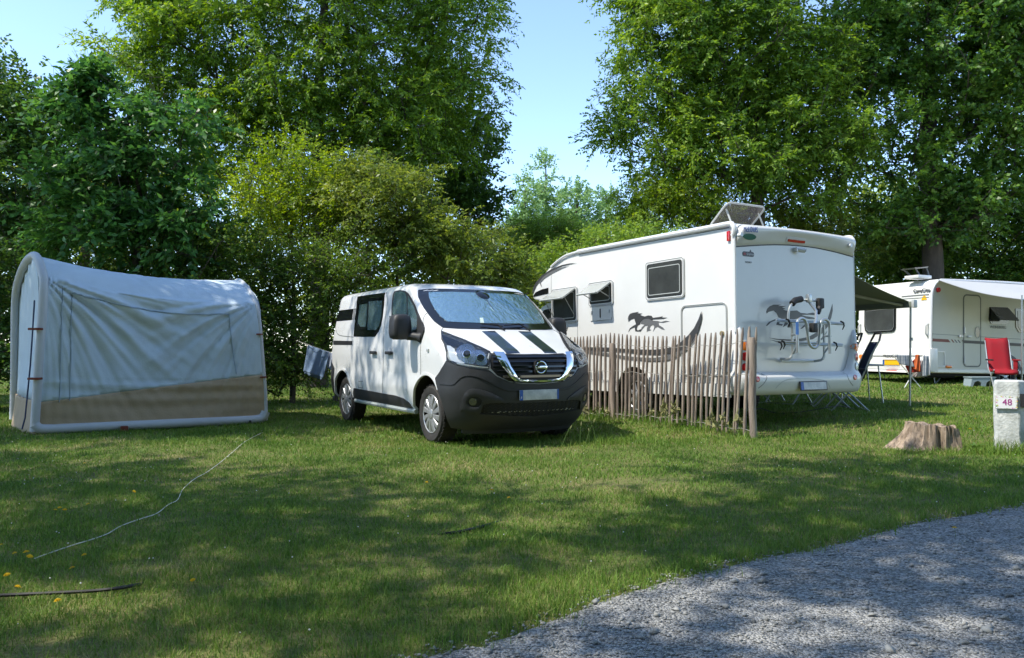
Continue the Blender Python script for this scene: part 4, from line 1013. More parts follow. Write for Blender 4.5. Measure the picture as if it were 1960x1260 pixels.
p = on_plane(CM, *e1(1445, 1180), 0, 0); MB().tube([(-.02, p.y, p.z + .16), (-.09, p.y, p.z + .10), (-.09, p.y, p.z - .08), (-.02, p.y, p.z - .16)], .018, 6).build('grab_handle', M_lightgrey, cv)
p = on_plane(CM, *e1(90, 1180), 0, 0); MB().tube([(-.02, p.y, p.z + .16), (-.09, p.y, p.z + .10), (-.09, p.y, p.z - .08), (-.02, p.y, p.z - .16)], .018, 6).build('grab_handle', M_lightgrey, cv)
# rear bumper of the caravan
zs_ = [.44, .50, .62, .80, .92, 1.0]; ds = [.02, .10, .13, .12, .10, .02]
V = []; F = []
for i in range(21):
    y = -.05 + (W_CV + .1) * i / 20; ed = min(1, min(y + .05, W_CV + .05 - y) / .12) ** .5 if 0 < i < 20 else .1
    for z, d in zip(zs_, ds): V.append((-.02 - d * (.25 + .75 * ed), y, z))
for i in range(20):
    for j in range(5): a = i * 6 + j; F.append((a, a + 1, a + 7, a + 6))
cbm = build('rear_bumper', V, F, M_cv, cv, True)
for yy in (-.05, W_CV + .05): MB().box((.03, yy + (.01 if yy < 0 else -.01), .72), (.24, .05, .54), None, .02).build('bumper_end', M_cv, cbm)
def k_b(y, z): return Vector((-.02 - float(np.interp(z, zs_, ds)), y, z)), Vector((-1, 0, 0))
strip('bumper_seam', cvr([(290, 320), (380, 335), (420, 348), (900, 350), (1250, 345)], e2), .02, k_b, M_trimgrey, cbm, .012, .02, 1)
bl = onb = [(lambda h: (h.y, h.z))(on_plane(CM, *e2(*q), 0, -.14)) for q in ((515, 412), (770, 412), (780, 498), (512, 496))]
q = panel('number_plate', bl, k_b, M_yel, cbm, .02, .02, .2); y0 = bl[0][0]; 
panel('plate_band', [(bl[0][0], bl[0][1]), (bl[0][0] - .05, bl[0][1]), (bl[3][0] - .05, bl[3][1]), bl[3]], k_b, M_blue, q, .024, .004, .2)
strip('plate_frame', bl, .012, k_b, M_black, q, .026, .006, 1, True)
p = on_plane(CM, *e2(640, 355), 0, -.12); text_mesh('TREKKING', .10, Matrix.Translation((-.145, p.y, p.z)) @ KT.to_4x4(), M_text, cbm, 'bumper_lettering', .004)
p = on_plane(CM, *e2(170, 360), 0, -.12); MB().cyl((-.10, p.y, p.z), (-.17, p.y, p.z), .06, 14).build('indicator_lamp', M_orange, cbm)
p = on_plane(CM, *e2(318, 352), 0, -.12); MB().cyl((-.10, p.y, p.z), (-.16, p.y, p.z), .07, 14).build('tail_lamp', M_clear, cbm)
p = [on_plane(CM, *e2(x, 588), 0, -.12) for x in (565, 730)]; MB().box((-.125, (p[0].y + p[1].y) / 2, (p[0].z + p[1].z) / 2), (.03, abs(p[0].y - p[1].y), .035)).build('reflector', M_red, cbm)
# side details
do = cvs([(745, 222), (845, 222), (845, 668), (745, 668)], d8); xs_ = [a for a, b in do]; zs2 = [b for a, b in do]
DX0, DX1, DZ0, DZ1 = min(xs_), max(xs_), min(zs2) + .02, max(zs2) - .01
dq = panel('door', rrect(DX0, DZ0, DX1, DZ1, .09), k_side, M_cv_shaded, cv, .012, .012, .3); tag(dq, 'closed caravan door with a small oval window')
strip('door_frame', rrect(DX0 - .02, DZ0 - .02, DX1 + .02, DZ1 + .02, .10), .03, k_side, M_trimgrey, cv, .010, .01, 1, True)
p = on_plane(CM, *d8(828, 452), 1, 0); q = panel('oval_window', circ(p.x, p.z, .075, 24, .13), k_side, M_gloss, dq, .02, .012, .2); strip('oval_rim', circ(p.x, p.z, .08, 24, .135), .02, k_side, M_lightgrey, q, .024, .01, 1, True)
for px in (745,):
    for y in (440, 630): p = on_plane(CM, *d8(px, y), 1, 0); MB().box((p.x, -.03, p.z), (.03, .03, .16)).build('door_hinge', M_white, dq)
for (x, y) in ((718, 478), (770, 480)): p = on_plane(CM, *d8(x, y), 1, 0); MB().box((p.x, -.04, p.z), (.10, .05, .05), None, .012).build('door_catch', M_white, cv)
zst = on_plane(CM, *d8(545, 500), 1, 0).z; zst2 = on_plane(CM, *d8(1110, 532), 1, 0)
x_a = on_plane(CM, *d8(655, 505), 1, 0).x; x_b = on_plane(CM, *d8(730, 505), 1, 0).x
def zline(x): return zst + (zst2.z - zst) * x / max(.1, zst2.x)
M_red_st = mat('brick_red_stripe', (.20, .035, .02), .4)
flat_decal('side_stripe', [(.03, zline(0) + .035), (x_a - .05, zline(x_a) + .035), (x_a + .02, zline(x_a) - .035), (.03, zline(0) - .035)], k_side, M_red_st, cv, .006)
for k in range(3):
    xx = x_a + .03 + k * .10; flat_decal('side_stripe', [(xx, zline(xx) + .035), (xx + .045, zline(xx) + .035), (xx + .115, zline(xx) - .035), (xx + .07, zline(xx) - .035)], k_side, M_red_st if k < 1 else M_grey2, cv, .006)
flat_decal('side_stripe', [(x_b, zline(x_b) + .035), (4.9, zline(4.9) + .035), (4.9, zline(4.9) - .035), (x_b + .07, zline(x_b) - .035)], k_side, mat('dark_brown_stripe', (.035, .028, .024), .4), cv, .016)
strip('side_seam', [(.02, zline(0) + .14), (5.2, zline(5.2) + .14)], .01, k_side, M_trimgrey, cv, .005, .006, 1)
for P in ([(905, 292), (1020, 295), (1028, 330), (1025, 385), (1010, 402), (915, 398), (900, 370)], [(1068, 302), (1230, 306), (1235, 400), (1225, 455), (1090, 452), (1072, 420)]):
    q = cvs(P, d8); f_ = panel('side_window', q, k_side, M_gloss, cv, .02, .03, .3)
    cx_ = sum(a for a, b in q) / len(q); cz_ = sum(b for a, b in q) / len(q)
    panel('pane', [(cx_ + (a - cx_) * .86, cz_ + (b - cz_) * .84) for a, b in q], k_side, M_mhglass, f_, .026, .006, .3)
    if P[0][0] == 905:
        x0 = min(a for a, b in q) + .03; x1 = max(a for a, b in q) - .02; z1 = max(b for a, b in q) - .02
        V = [Vector((x0, -.03, z1)), Vector((x1, -.03, z1)), Vector((x1, -.30, z1 - .30)), Vector((x0, -.30, z1 - .30))]; V += [v + Vector((0, .01, -.012)) for v in V]
        build('open_flap', V, [(0, 1, 2, 3), (7, 6, 5, 4), (0, 4, 5, 1), (1, 5, 6, 2), (2, 6, 7, 3), (3, 7, 4, 0)], M_mhglass, f_)
p = on_plane(CM, *d8(960, 420), 1, 0); text_mesh('WEINSBERG', .10, Matrix.Translation((p.x, -.012, p.z)) @ Matrix(((1, 0, 0), (0, 0, -1), (0, 1, 0))).to_4x4(), M_grey2, cv, 'side_lettering', .002)
p = on_plane(CM, *d8(577, 183), 1, 0); MB().cyl((p.x, 0, p.z), (p.x, -.05, p.z), .055, 14).build('marker_light', M_red, cv)
p = on_plane(CM, *d8(645, 670), 1, 0); MB().box((p.x, -.02, p.z), (.17, .04, .06), None, .015).build('marker_light', M_orange, cv)
fb = cvs([(565, 572), (622, 576), (622, 672), (560, 668)], d8); strip('service_flap', rrect(fb[0][0], fb[3][1], fb[1][0], fb[1][1], .04), .03, k_side, M_white, cv, .02, .02, 1, True)
strip('wheel_arch_trim', [(2.42 + .44 * math.cos(math.radians(a)), .42 + .44 * math.sin(math.radians(a))) for a in range(10, 171, 8)], .07, k_side, mat('arch_blue_grey', (.07, .08, .10), .45), cv, .02, .03, 1)
wh = wheel(cv, 2.42, .12, .33, 1, .32, .19, .2, 6); wh.rotation_euler = (math.pi / 2, 0, 0)
MB().box((2.8, 1.1, .40), (5.4, 2.0, .10)).box((.5, .2, .36), (.9, .06, .1)).build('chassis', M_rust, cv, False)
strip('sill', [(.05, .47), (2.0, .47)], .06, k_side, M_alu, cv, .012, .02, 1)
for (x, y, dx) in ((.35, .25, .25), (.35, 1.75, .25)):
    MB().tube([(x, y, .42), (x + dx * .2, y, .18), (x - .12, y, -.02)], .016, 6).tube([(x + .35, y, .42), (x - .1, y, .0)], .012, 6).box((x - .13, y, -.02), (.12, .12, .02)).build('corner_steady', M_alu, cv)
# roof vent, open
p = on_plane(CM, 1757, 540, 1, .5)
vb = MB().box((p.x, .5, 2.70), (.42, .42, .08), None, .02).build('roof_vent', M_white, cv)
q1 = on_plane(CM, 1739, 527, 1, .5); q2 = on_plane(CM, 1766, 524, 1, .5); q3 = on_plane(CM, 1778, 540, 1, .5)
M_v = mat('vent_acrylic', (.22, .22, .21), .2, coat=.4)
V = [Vector((q1.x, .3, q1.z)), Vector((q2.x, .3, q2.z)), Vector((q2.x, .72, q2.z)), Vector((q1.x, .72, q1.z))]
mbv = MB(); mbv.add([Vector((p.x - .3, .3, 2.90)), Vector((p.x + .12, .3, 2.95)), Vector((p.x + .12, .74, 2.95)), Vector((p.x - .3, .74, 2.90)), Vector((p.x - .27, .32, 2.87)), Vector((p.x + .10, .32, 2.92)), Vector((p.x + .10, .72, 2.92)), Vector((p.x - .27, .72, 2.87))], [(0, 1, 2, 3), (7, 6, 5, 4), (0, 4, 5, 1), (1, 5, 6, 2), (2, 6, 7, 3), (3, 7, 4, 0)])
mbv.build('vent_lid', M_v, vb, False); MB().tube([(p.x - .25, .35, 2.9), (p.x - .05, .40, 2.74)], .02, 6).tube([(p.x + .1, .35, 2.93), (p.x + .22, .38, 2.73)], .02, 6).tube([(p.x - .25, .70, 2.9), (p.x - .05, .66, 2.74)], .02, 6).build('vent_stay', M_trimgrey, vb)
# caravan canopy
M_can = leafless = bpy.data.materials.new('pale_canopy_fabric'); M_can.use_nodes = True; N, L = nodes(M_can); N['Principled BSDF'].inputs['Base Color'].default_value = (.62, .64, .66, 1); N['Principled BSDF'].inputs['Roughness'].default_value = .8
t_ = N.new('ShaderNodeBsdfTranslucent'); t_.inputs['Color'].default_value = (.6, .6, .58, 1); ms_ = N.new('ShaderNodeMixShader'); ms_.inputs[0].default_value = .35
L.new(N['Principled BSDF'].outputs[0], ms_.inputs[1]); L.new(t_.outputs[0], ms_.inputs[2]); L.new(ms_.outputs[0], N['Material Output'].inputs['Surface'])
cn = empty('canopy_awning', (0, 0, 0), (0, 0, 0), cv)
Q = CM.inverted() @ at_depth(1956, 574, 16.6)
V = []; F = []
for i in range(15):
    for j in range(11):
        s_ = j / 10; x = .16 + 4.2 * i / 14
        V.append((x + (Q.x - .16) * s_ * (1 - i / 14), -.03 + (Q.y + .03) * s_, 2.60 + (Q.z - 2.60) * s_ - .07 * math.sin(math.pi * s_) * (1 + .3 * math.sin(i))))
for i in range(14):
    for j in range(10): a = i * 11 + j; F.append((a, a + 1, a + 12, a + 11))
n_ = len(V); V += [(x, y, z + .01) for x, y, z in V]; F += [tuple(q + n_ for q in reversed(f)) for f in F]
build('canopy', V, F, M_can, cn, True)
MB().tube([(Q.x, Q.y, Q.z), (4.36, Q.y, Q.z)], .02, 8).build('front_bar', M_alu, cn)
pf_ = CM.inverted() @ Vector((10.64, 16.6, .2)); MB().tube([(Q.x, Q.y, Q.z + .1), (Q.x, Q.y, Q.z - .9), (pf_.x, pf_.y, pf_.z)], [.014, .018, .018], 8).build('support_pole', M_alu, cn)
MB().tube([(4.36, Q.y, Q.z), (4.36, Q.y, pf_.z)], .018, 8).build('support_pole', M_alu, cn)

# ------------------------------------------------------------------ inflatable awning tent
def tent_fabric(name, col, col2, tr=.0):
    m = mat(name, col, .75, var=.1, vscale=3, bump=.35, bscale=45); return m
M_tb = tent_fabric('blue_grey_fabric', (.54, .63, .70), None); M_tb2 = tent_fabric('blue_grey_panel', (.25, .345, .43), None)
M_tn = tent_fabric('brown_fabric', (.44, .33, .215), None); M_air = mat('air_tube_grey', (.50, .52, .54), .55, var=.06, vscale=4)
M_strap = mat('rust_strap', (.16, .03, .015), .6)
tent = empty('awning_tent', (-5.4, 11.0, 0)); tag(tent, 'blue grey and brown inflatable awning tent sagging between pale air tubes', 'tent')
FL, FR = Vector((-6.12, 10.2, 0)), Vector((-3.63, 11.7, 0)); BK = Vector((-1.39, 1.8, 0))
TO = Vector((-5.4, 11.0, 0))
# arch profiles (u back, lean along the front, height) of the left and the right end
LP = [(0, 0, .05), (-.01, .02, .5), (-.01, .04, 1.0), (0, .07, 1.5), (.01, .085, 1.85), (.04, .09, 2.03), (.11, .07, 2.21), (.2, .05, 2.33), (.30, .03, 2.36), (.45, 0, 2.31), (.65, -.02, 2.18), (.82, -.02, 2.03), (.90, -.02, 1.88), (.93, -.02, 1.6), (.96, -.01, 1.0), (1.0, 0, .5), (1.02, 0, .04)]
RP = [(0, 0, .05), (-.01, -.02, .45), (0, -.05, .9), (.01, -.08, 1.35), (.03, -.10, 1.65), (.06, -.11, 1.78), (.14, -.11, 1.92), (.26, -.10, 2.06), (.38, -.08, 2.15), (.48, -.06, 2.18), (.62, -.04, 2.14), (.80, -.03, 2.02), (.90, -.02, 1.85), (.93, -.02, 1.55), (.96, -.01, 1.0), (1.0, 0, .5), (1.02, 0, .04)]
fdir = (FR - FL).normalized(); bdir = BK.normalized(); nrm_f = Vector((fdir.y, -fdir.x, 0))
NS, NV = 150, 120
def res(P, n):
    P = smooth_loop(P, 6, False); d = [0]
    for a, b in zip(P[:-1], P[1:]): d.append(d[-1] + math.sqrt((2.27 * (a[0] - b[0])) ** 2 + (a[2] - b[2]) ** 2))
    t = np.linspace(0, d[-1], n); return [tuple(np.interp(q, d, [p[k] for p in P]) for k in range(3)) for q in t], d[-1]
# resample each side so that the shoulder falls at the same index
def two(P, k, n1, n2):
    a, _ = res(P[:k + 1], n1); b, _ = res(P[k:], n2); return a + b[1:]
ksh = 5; n1, n2 = 60, 70
Lr = two(LP, ksh, n1, n2); Rr = two(RP, ksh, n1, n2); NV = len(Lr)
def fold(s, v):
    """wrinkles on the front wall: s along 0..1, v height 0..1 up to the shoulder"""
    z = 0.0
    # fans of pleats hanging from the two upper corners
    for (cs, cvv, ph, am) in ((-.02, 1.04, 0., .030), (1.02, 1.02, 1.3, .018)):
        dx = (s - cs) * 2.9; dy = (v - cvv) * 1.85; r = math.hypot(dx, dy); a = math.atan2(-dy, abs(dx))
        wgt = math.exp(-((a - .55) / .5) ** 2) * math.exp(-((r - .9) / .95) ** 2)
        z += am * wgt * math.sin(a * 26 + ph + 2.2 * math.sin(r * 2.4)) + am * .55 * wgt * math.sin(a * 47 + ph * 2 + 3 * math.sin(r * 1.7 + 1))
        z += am * .35 * wgt * (abs(math.sin(a * 34 + ph + 1.5 * math.sin(r * 3.1))) - .6) + am * .16 * math.exp(-((r - 1.2) / 1.1) ** 2) * math.sin(a * 88 + 4 * math.sin(r * 2.2))
    # swag folds under the shoulder
    q = v + .34 * math.sin(math.pi * min(1, max(0, s))) ** 1.1 - .10 * s
    z += .018 * math.exp(-((q - 1.06) / .12) ** 2) * math.sin(q * 42) * math.sin(math.pi * s) ** .5
    z += .013 * math.sin(q * 23 + s * 5) * math.sin(math.pi * s) * (.35 + .65 * v)
    z += .003 * math.sin(s * 90 + 14 * v) * math.sin(v * 31 + s * 9)
    return z
V = []; 
for i in range(NS + 1):
    s_ = i / NS
    for j in range(NV):
        a, b = Lr[j], Rr[j]
        pa = FL + BK * a[0] + fdir * a[1]; pb = FR + BK * b[0] + fdir * b[1]
        p = pa.lerp(pb, s_); z = a[2] + (b[2] - a[2]) * s_
        arcs = math.sin(math.pi * s_)
        if j < n1:
            v = j / (n1 - 1); off = 1.15 * fold(s_, v) - .10 * arcs * math.sin(math.pi * v) ** .8
            if v > .8: z -= .10 * arcs * ((v - .8) / .2) ** 2
            p = p + nrm_f * (off + .02)
            # lower skirt ripples run sideways
            if v < .33: p = p + nrm_f * (.017 * math.sin(v * 62 + 3.0 * s_ + 1.5 * math.sin(s_ * 4)) * arcs ** .3 * (v / .33))
        else:
            t = (j - n1 + 1) / (n2 - 1); sag = .085 * arcs * math.exp(-((t - .3) / .3) ** 2) + .10 * arcs * math.exp(-(t / .12) ** 2)
            wr = .012 * math.exp(-((t - .12) / .12) ** 2) * math.sin(s_ * 75 + t * 90) * (s_ > .25) * min(1, (s_ - .25) * 5) * (.4 + .6 * math.sin(s_ * 17) ** 2) + .012 * math.sin(t * 55 + s_ * 9) * math.exp(-((s_ - .15) / .2) ** 2) * math.exp(-(t / .2) ** 2)
            z -= sag; z += wr; p = p - nrm_f * wr * .5
        V.append((p.x - TO.x, p.y - TO.y, z))
# split between blue and brown along the slanting seam on the front wall
def seam_v(s_): return .185 + (.385 - .185) * (s_ ** 1.1)     # fraction of the wall height
FB = []; FN = []; fj = n1 - 1
for i in range(NS):
    for j in range(NV - 1):
        f = (i * NV + j, (i + 1) * NV + j, (i + 1) * NV + j + 1, i * NV + j + 1)
        FB.append((f, i, j))
# the seam is exact: move the nearest ring of vertices on to it
Vs = [Vector(v) for v in V]
brown = []; blue = []
for i in range(NS + 1):
    jv = seam_v(i / NS) * fj; jn = int(round(jv)); 
    a, b = Vs[i * NV + int(jv)], Vs[i * NV + int(jv) + 1]; V[i * NV + jn] = tuple(a.lerp(b, jv - int(jv)))
sj = [int(round(seam_v(i / NS) * fj)) for i in range(NS + 1)]
def strip_quads(i, lo, hi):
    """faces between columns i and i+1 from row lo(i) to hi(i), with triangles where the rows step"""
    out = []; a0, b0 = lo; a1, b1 = hi; j, k = a0, b0
    while j < a1 or k < b1:
        if j < a1 and k < b1 and j == k: out.append((i * NV + j, (i + 1) * NV + k, (i + 1) * NV + k + 1, i * NV + j + 1)); j += 1; k += 1
        elif k < b1 and (k < j or j >= a1): out.append((i * NV + j, (i + 1) * NV + k, (i + 1) * NV + k + 1)); k += 1
        else: out.append((i * NV + j, (i + 1) * NV + k, i * NV + j + 1)); j += 1
    return out
for i in range(NS):
    brown += strip_quads(i, (1, 1), (sj[i], sj[i + 1])); blue += strip_quads(i, (sj[i], sj[i + 1]), (NV - 1, NV - 1))
wallf = build('front_skirt', V, brown, M_tn, tent, True); roof = build('roof_and_wall', V, blue, M_tb, tent, True)
for o in (wallf, roof):
    bm = bmesh.new(); bm.from_mesh(o.data); bmesh.ops.delete(bm, geom=[v for v in bm.verts if not v.link_faces], context='VERTS'); bm.to_mesh(o.data); bm.free()
    sm = o.modifiers.new('cloth', 'SOLIDIFY'); sm.thickness = .004
TB = BVHTree.FromPolygons([Vector(v) for v in V], brown + blue)
tp_ = TO; TM = Matrix.Translation(TO)
def t_hit(px, py):
    o, d = local_ray(TM, px, py); h, n, i, q = TB.ray_cast(o, d); return (h, n if n.dot(d) < 0 else -n) if h else None
def tpx(u, v): 
    r = t_hit(u * 100, -v * 100); return r if r else (Vector((0, 0, 0)), Vector((0, -1, 0)))
def tl(P): return [(a / 100, -b / 100) for a, b in P]
for P in ([(138, 561), (136, 620), (135, 690), (133, 767)], [(138, 561), (200, 577), (300, 597), (380, 602), (438, 601)], [(438, 601), (444, 660), (452, 716)], [(120, 548), (118, 600), (116, 690), (113, 770)]):
    strip('sewn_seam', tl(P), .014, tpx, mat('seam_thread', (.30, .37, .43), .8), tent, .016, .016, 8)
# end walls and back
def endwall(Pr, base, name, shift, lo, hi, mt):
    V = []; F = []; n = len(Pr); cu = .5; rows = 14
    for j, (u, l, z) in enumerate(Pr):
        for k in range(rows + 1):
            t = k / rows; zz = z * (1 - t) + .02 * t; uu = u + (cu - u) * 0
            V.append((0, 0, 0))
    # build as vertical slices in u
    us = np.linspace(0, 1, 30); up = [p[0] for p in Pr]; zp = [p[2] for p in Pr]; V = []; top = []
    srt = sorted([(p[0], p[2]) for p in Pr if p[2] > .06]); 
    for q in us:
        zt = max([a[2] + (b[2] - a[2]) * ((q - a[0]) / (b[0] - a[0])) for a, b in zip(Pr[:-1], Pr[1:]) if abs(b[0] - a[0]) > 1e-6 and min(a[0], b[0]) - 1e-6 <= q <= max(a[0], b[0]) + 1e-6] or [1.0])
        top.append(zt)
    for i, q in enumerate(us):
        for k in range(rows + 1):
            t = k / rows; z = lo(q) + (min(hi(q), top[i]) - lo(q)) * t
            out = shift * (.10 * max(0, 1 - z / .9) * math.sin(math.pi * min(1, q * 1.1)) ** .4 + .018 * math.sin(q * 40 + z * 1.5) * math.sin(math.pi * q))
            p = base + BK * q - fdir * out; V.append((p.x - TO.x, p.y - TO.y, z))
    for i in range(29):
        for k in range(rows): a = i * (rows + 1) + k; F.append((a, a + 1, a + rows + 2, a + rows + 1))
    o = build(name, V, F, mt, tent, True); sm = o.modifiers.new('cloth', 'SOLIDIFY'); sm.thickness = .004; return o
for Pr, base, sh in ((LP, FL + fdir * .03, 1), (RP, FR - fdir * .05, -1)):
    endwall(Pr, base, 'end_wall', sh, lambda q: .44, lambda q: 9, M_tb); endwall(Pr, base, 'end_skirt', sh * 1.35, lambda q: .0, lambda q: .44, M_tn)
def arch(Pr, base, r, nm):
    P = [base + BK * u + fdir * l + Vector((0, 0, z)) - TO for u, l, z in smooth_loop(Pr, 3, False)]
    return MB().tube(P, r, 12).build(nm, M_air, tent)
aL = arch(LP, FL - nrm_f * -.02, .055, 'air_arch'); aR = arch(RP, FR + fdir * .01, .030, 'air_arch')
bt_ = [FL + Vector((0.0, 0, .14)) , FL + fdir * .05 + Vector((0, 0, .085)), FL + fdir * .16 + Vector((0, 0, .068))] + [FL.lerp(FR, t) + Vector((0, 0, .066)) for t in (.15, .35, .6, .85)] + [FR - fdir * .14 + Vector((0, 0, .07)), FR - fdir * .04 + Vector((0, 0, .10)), FR + Vector((0, 0, .18))]
MB().tube([p + nrm_f * .03 - TO for p in smooth_loop(bt_, 4, False)], .064, 12).build('air_base', M_air, tent)
for px, py in ((68, 630), (67, 725)):
    p = at_depth(px, py, 10.13) - TO; MB().box(p, (.14, .10, .028), None, .004).build('strap', M_strap, tent)
for px, py in ((497, 640), (504, 722)):
    p = at_depth(px, py, 11.65) - TO; MB().box(p, (.07, .10, .02), None, .004).build('strap', M_strap, tent)
p = at_depth(238, 823, 10.62) - TO; MB().box(p, (.09, .15, .10), Matrix.Rotation(.5, 3, 'Z'), .01).build('strap', M_strap, tent)
for px, yy in ((106, 10.35), (478, 11.5)):
    p = at_depth(px, 826 if px < 200 else 812, yy) - TO; MB().box(p, (.02, .15, .11), Matrix.Rotation(.5, 3, 'Z'), .004).build('strap', M_black, tent)
zc1 = [at_depth(x, y, 10.25) - TO for x, y in ((66, 575), (62, 640), (58, 700), (52, 760), (48, 800), (42, 822))]
MB().tube(zc1, .010, 6).build('zip', mat('zip_navy', (.03, .05, .12), .6), tent)

# ------------------------------------------------------------------ picket fence
M_wood = mat('weathered_chestnut', (.31, .255, .21), .85, var=.5, vscale=9, vcol=(.15, .12, .105), bump=.8, bscale=30)
def stretch(m, s):
    N, L = nodes(m)
    for n in list(N):
        if n.type == 'TEX_NOISE':
            mp = N.new('ShaderNodeMapping'); mp.inputs['Scale'].default_value = s; src = n.inputs['Vector'].links[0].from_socket
            L.new(src, mp.inputs['Vector']); L.new(mp.outputs[0], n.inputs['Vector'])
stretch(M_wood, (2, 2, .25))
M_wire = mat('galvanised_wire', (.42, .41, .38), .5, metal=.4)
fence = empty('picket_fence', (2.0, 10.8, .08)); tag(fence, 'rustic chestnut picket fence bound with twisted wire beside the van', 'fence'); FO = Vector((2.0, 10.8, .08))
tops = [(60, 126), (95, 125), (122, 120), (150, 120), (180, 118), (218, 115), (242, 113), (281, 110), (313, 104), (345, 97), (392, 93), (432, 83), (472, 88), (508, 92), (548, 97), (590, 100), (625, 107), (668, 112), (704, 114), (750, 112), (788, 118), (832, 115), (878, 115), (922, 113), (964, 115), (1018, 115), (1040, 112), (1082, 112), (1132, 107), (1182, 103), (1235, 97), (1270, 95), (1322, 88), (1372, 85), (1418, 80), (1482, 75), (1525, 65), (1570, 57), (1627, 50), (1675, 35), (1735, 25), (1803, 30)]
fl_x = [.60, 1.00, 1.44, 2.92]; fl_y = [13.2, 12.5, 11.62, 9.70]
def fence_at(px):
    """ground point of the fence line seen at this column"""
    k = (px - 980) / FPX
    for a in range(3):
        x0, y0, x1, y1 = fl_x[a], fl_y[a], fl_x[a + 1], fl_y[a + 1]
        den = (x1 - x0) - k * (y1 - y0)
        t = (k * y0 - x0) / den
        if t <= 1 or a == 2:
            if t >= -.5: return Vector((x0 + (x1 - x0) * t, y0 + (y1 - y0) * t, 0))
    return Vector((x0, y0, 0))
FD = Vector((fl_x[3] - fl_x[2], fl_y[3] - fl_y[2], 0)).normalized()
pts_top = []
pk_all = tops + [(30, 127), (0, 128), (-30, 128)]
for (tx, ty) in pk_all:
    px, py = c7(tx, ty); b = fence_at(px); zt = CAM_H + (664 - py) * b.y / FPX; gz = float(ground_z(b.x, b.y)); r = R.uniform(.015, .023)
    lean = -.012 - .085 * max(0, min(1, (tx - 150) / 1500)) + R.uniform(-.02, .02)
    base = b + FD * lean * -1 * -1; mb = MB(); n = 9; P = []; rs = []
    bx, by = R.uniform(-.012, .012), R.uniform(-.012, .012)
    for k in range(n):
        t = k / (n - 1); q = base.lerp(b, t) + FD * bx * math.sin(t * 5 + bx * 90) + Vector((0, by * math.sin(t * 4), 0)); q.z = gz - .12 + (zt - gz + .12) * t
        P.append(q - FO); rs.append(r * (1 + .10 * math.sin(k * 2.1 + tx)))
    P.insert(n - 1, P[n - 2].lerp(P[n - 1], .55)); rs.insert(n - 1, r * .92); rs[-1] = r * .42
    mb.tube(P, rs, 7); mb.build('picket', M_wood, fence, True, 60); pts_top.append((b.copy(), zt))
def rpost(px, pyt, r, push):
    b = fence_at(px) + Vector((.0, push, 0)); zt = CAM_H + (664 - pyt) * b.y / FPX; gz = float(ground_z(b.x, b.y))
    P = [Vector((b.x + .008 * math.sin(k * 1.3), b.y, gz - .2 + (zt - gz + .2) * k / 8)) - FO for k in range(9)]
    P[-1:] = [P[-1] - Vector((0, 0, .015)), P[-1]]; MB().tube([p for p in P], [r * (1 + .05 * math.sin(k * 2)) for k in range(9)] + [r * .86], 14).build('fence_post', M_wood, fence)
rpost(1438.5, 646, .045, -.03); rpost(1173, 657, .042, -.02)
srt = sorted(pts_top, key=lambda q: -q[0].y)
for hgt, nm in ((.87, 'wire'), (.56, 'wire'), (.06, 'wire')):
    P = []; P2 = []
    for k, (b, zt) in enumerate(srt):
        gz = float(ground_z(b.x, b.y)); z = gz + (zt - gz) * hgt + .012 * math.sin(k * 1.7); sg = .028 * (1 if k % 2 else -1)
        P.append(Vector((b.x - .0, b.y + sg, z)) - FO); P2.append(Vector((b.x, b.y - sg, z + .004)) - FO)
    MB().tube(smooth_loop(P, 3, False), .0030, 5).build(nm, M_wire, fence); MB().tube(smooth_loop(P2, 3, False), .0030, 5).build(nm, M_wire, fence)

# ------------------------------------------------------------------ numbered post, stump
M_conc = mat('whitewashed_concrete', (.58, .59, .57), .9, var=.4, vscale=7, vcol=(.36, .38, .36), bump=.8, bscale=35)
PO = Vector((5.40, 8.62, float(ground_z(5.4, 8.62)))); post = empty('marker_post', PO); tag(post, 'whitewashed concrete post with a pitch number sign at the gravel edge', 'post')
oct_ = [(-.183, -.0), (-.176, -.04), (-.005, -.141), (.014, -.143), (.108, -.09), (.12, -.06), (.12, .08), (.02, .14), (-.12, .11)]
mb = MB(); V = []; F = []; lv = [(-.1, 1.0), (.02, 1.02), (.2, 1.0), (.4, 1.0), (.6, .99), (.735, .985), (.765, .96), (.78, .88)]
for z, k in lv:
    for a, (x, y) in enumerate(oct_): V.append((x * k + .004 * math.sin(z * 11 + a * 3), y * k + .004 * math.cos(z * 13 + a), z))
n_ = len(oct_)
for i in range(len(lv) - 1):
    for k in range(n_): F.append((i * n_ + k, i * n_ + (k + 1) % n_, (i + 1) * n_ + (k + 1) % n_, (i + 1) * n_ + k))
F.append(tuple((len(lv) - 1) * n_ + k for k in range(n_)))
pb = build('shaft', V, F, M_conc, post, False); bm_ = pb.modifiers.new('b', 'BEVEL'); bm_.width = .012; bm_.segments = 2
pdir = Vector((.176, -.105, 0)).normalized(); pn = Vector((pdir.y, -pdir.x, 0)); PMt = Matrix((pdir, Vector((0, 0, 1)), pn)).transposed()
c0 = Vector((-.085, -.104, .545)); Mq = Matrix.Translation(c0) @ PMt.to_4x4()
def pbox(c, s, nm, mt, par, bev=0):
    b = MB().box(c, s, None, bev); return MB().add([Mq @ v for v in b.V], b.F).build(nm, mt, par)
sg = pbox((-.02, 0, .008), (.205, .145, .010), 'number_sign', mat('sign_grey_rim', (.42, .43, .38), .5), post, .002)
pbox((-.02, 0, .014), (.190, .130, .004), 'sign_face', mat('sign_white', (.78, .78, .79), .4), sg)
M_mag = mat('sign_magenta', (.33, .01, .20), .5)
text_mesh('48', .095, Mq @ Matrix.Translation((-.012, 0, .0175)), M_mag, sg, 'sign_number', .0012, xs=.95)
